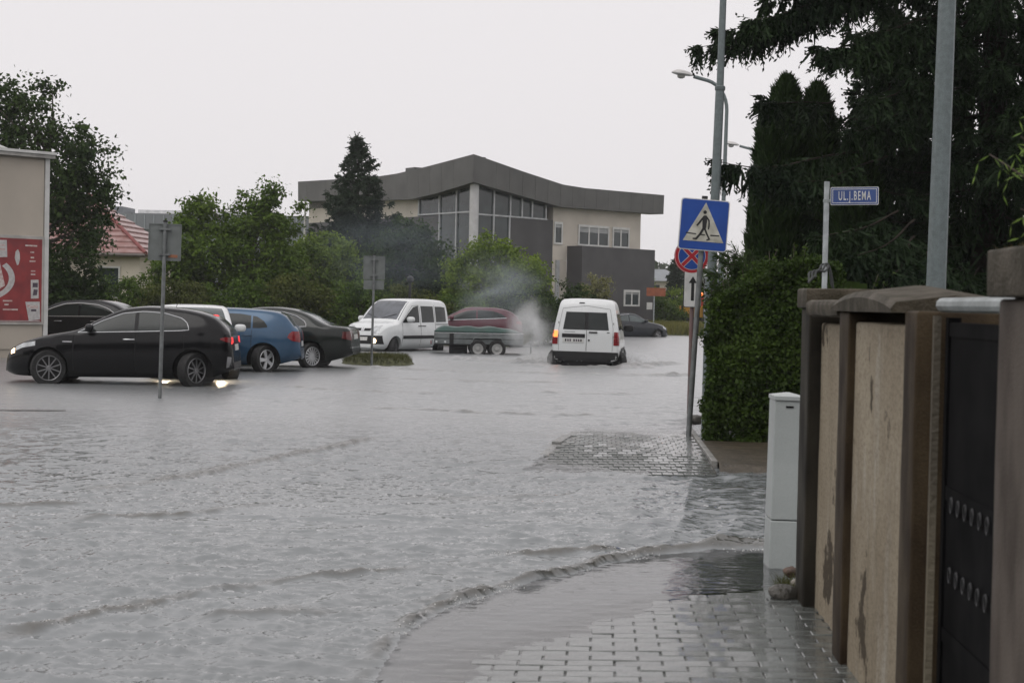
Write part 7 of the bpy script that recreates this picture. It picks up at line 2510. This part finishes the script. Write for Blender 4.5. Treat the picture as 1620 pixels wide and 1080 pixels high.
# ------------------------------------------------------------------ spray thrown up by the delivery van
rng = np.random.RandomState(9)
n = 1500
src = np.array([(-1.45, 43.4), (0.85, 43.5), (1.15, 46.2), (-1.25, 46.3), (-1.75, 44.4)])
w_ = rng.choice(5, n, p=[0.2, 0.2, 0.2, 0.1, 0.3])
h = rng.exponential(0.10, n)
ang_ = rng.uniform(0, 2 * PI, n)
spread = rng.exponential(0.30, n)
P = np.stack([src[w_, 0] + spread * np.cos(ang_), src[w_, 1] + spread * np.sin(ang_) * 0.8, 0.02 + np.minimum(h, 0.75) * np.exp(-spread)], -1)
r = 0.007 * rng.uniform(0.4, 1.6, n)
O = np.array([(1, 0, 0), (-1, 0, 0), (0, 1, 0), (0, -1, 0), (0, 0, 1), (0, 0, -1)], float)
V = (P[:, None] + O[None] * r[:, None, None]).reshape(-1, 3)
T = np.array([(0, 2, 4), (2, 1, 4), (1, 3, 4), (3, 0, 4), (2, 0, 5), (1, 2, 5), (3, 1, 5), (0, 3, 5)])
F = (np.arange(n)[:, None, None] * 6 + T[None]).reshape(-1, 3)
tag(link("water_spray", mesh_np("water_spray", V, F, mat("spray_white", (0.62, 0.62, 0.60), 0.2, var=0.05), True)), "white droplets of spray around the delivery van wheels", "spray", kind="stuff")


# ------------------------------------------------------------------ exhaust smoke beside the delivery van
def smoke(name, label, loc, size, density, color, seed, scale):
    bm = bmesh.new()
    bmesh.ops.create_icosphere(bm, subdivisions=3, radius=1)
    me = bpy.data.meshes.new(name)
    bm.to_mesh(me)
    bm.free()
    m, nt, out = _nt(name)
    N, L = nt.nodes, nt.links
    pv = N.new("ShaderNodeVolumePrincipled")
    pv.inputs["Color"].default_value = (*color, 1)
    pv.inputs["Anisotropy"].default_value = 0.2
    tc = N.new("ShaderNodeTexCoord")
    ln = N.new("ShaderNodeVectorMath")
    ln.operation = 'LENGTH'
    L.new(tc.outputs["Object"], ln.inputs[0])
    fall = N.new("ShaderNodeMapRange")
    fall.interpolation_type = 'SMOOTHSTEP'
    fall.inputs["From Min"].default_value = 1.0
    fall.inputs["From Max"].default_value = 0.15
    L.new(ln.outputs["Value"], fall.inputs[0])
    mp = N.new("ShaderNodeMapping")
    mp.inputs["Location"].default_value = (seed, seed * 2, seed * 3)
    L.new(tc.outputs["Object"], mp.inputs[0])
    nz = N.new("ShaderNodeTexNoise")
    nz.inputs["Scale"].default_value = scale
    nz.inputs["Detail"].default_value = 4
    nz.inputs["Distortion"].default_value = 0.8
    L.new(mp.outputs[0], nz.inputs["Vector"])
    r2 = N.new("ShaderNodeMapRange")
    r2.inputs["From Min"].default_value = 0.38
    r2.inputs["From Max"].default_value = 0.68
    L.new(nz.outputs[0], r2.inputs[0])
    mu = N.new("ShaderNodeMath"); mu.operation = 'MULTIPLY'
    L.new(fall.outputs[0], mu.inputs[0]); L.new(r2.outputs[0], mu.inputs[1])
    m2 = N.new("ShaderNodeMath"); m2.operation = 'MULTIPLY'
    m2.inputs[1].default_value = density
    L.new(mu.outputs[0], m2.inputs[0])
    L.new(m2.outputs[0], pv.inputs["Density"])
    L.new(pv.outputs[0], out.inputs["Volume"])
    me.materials.append(m)
    o = link(name, me, None, loc)
    o.scale = size
    return tag(o, label, "smoke", kind="stuff")


smoke("exhaust_smoke", "pale exhaust cloud low beside the delivery van", (-1.85, 45.3, 0.85), (0.85, 1.0, 1.05), 2.2, (0.98, 0.985, 0.99), 3.0, 1.5)
smoke("exhaust_smoke", "thin bluish exhaust haze drifting up over the trailer", (-2.9, 46.6, 2.0), (1.8, 1.4, 1.3), 0.40, (0.84, 0.92, 0.99), 8.0, 1.4)
smoke("exhaust_smoke", "faint blue smoke veil in front of the spruce and bushes", (-7.0, 56.3, 3.3), (4.0, 1.1, 2.2), 0.16, (0.72, 0.83, 0.97), 15.0, 1.6)

smoke("spray_mist", "white spray mist low at the rear left wheel of the delivery van", (-1.45, 43.6, 0.12), (0.75, 0.7, 0.30), 3.0, (0.98, 0.985, 0.99), 21.0, 2.0)
smoke("spray_mist", "white spray mist low at the front right wheel of the delivery van", (1.15, 45.6, 0.10), (0.65, 0.9, 0.30), 3.0, (0.98, 0.985, 0.99), 27.0, 2.0)

# ------------------------------------------------------------------ rain haze
bm = bmesh.new()
bmesh.ops.create_cube(bm, size=1.0)
hm = bpy.data.meshes.new("haze")
bm.to_mesh(hm)
bm.free()
m, nt, out = _nt("haze")
pv = nt.nodes.new("ShaderNodeVolumePrincipled")
pv.inputs["Color"].default_value = (0.98, 0.985, 1.0, 1)
pv.inputs["Density"].default_value = 0.0004
pv.inputs["Anisotropy"].default_value = 0.3
nt.links.new(pv.outputs[0], out.inputs["Volume"])
hm.materials.append(m)
hz = link("haze", hm, None, (0, 1350, 9.0))
hz.scale = (3100, 3330, 21.0)
tag(hz, kind="stuff")
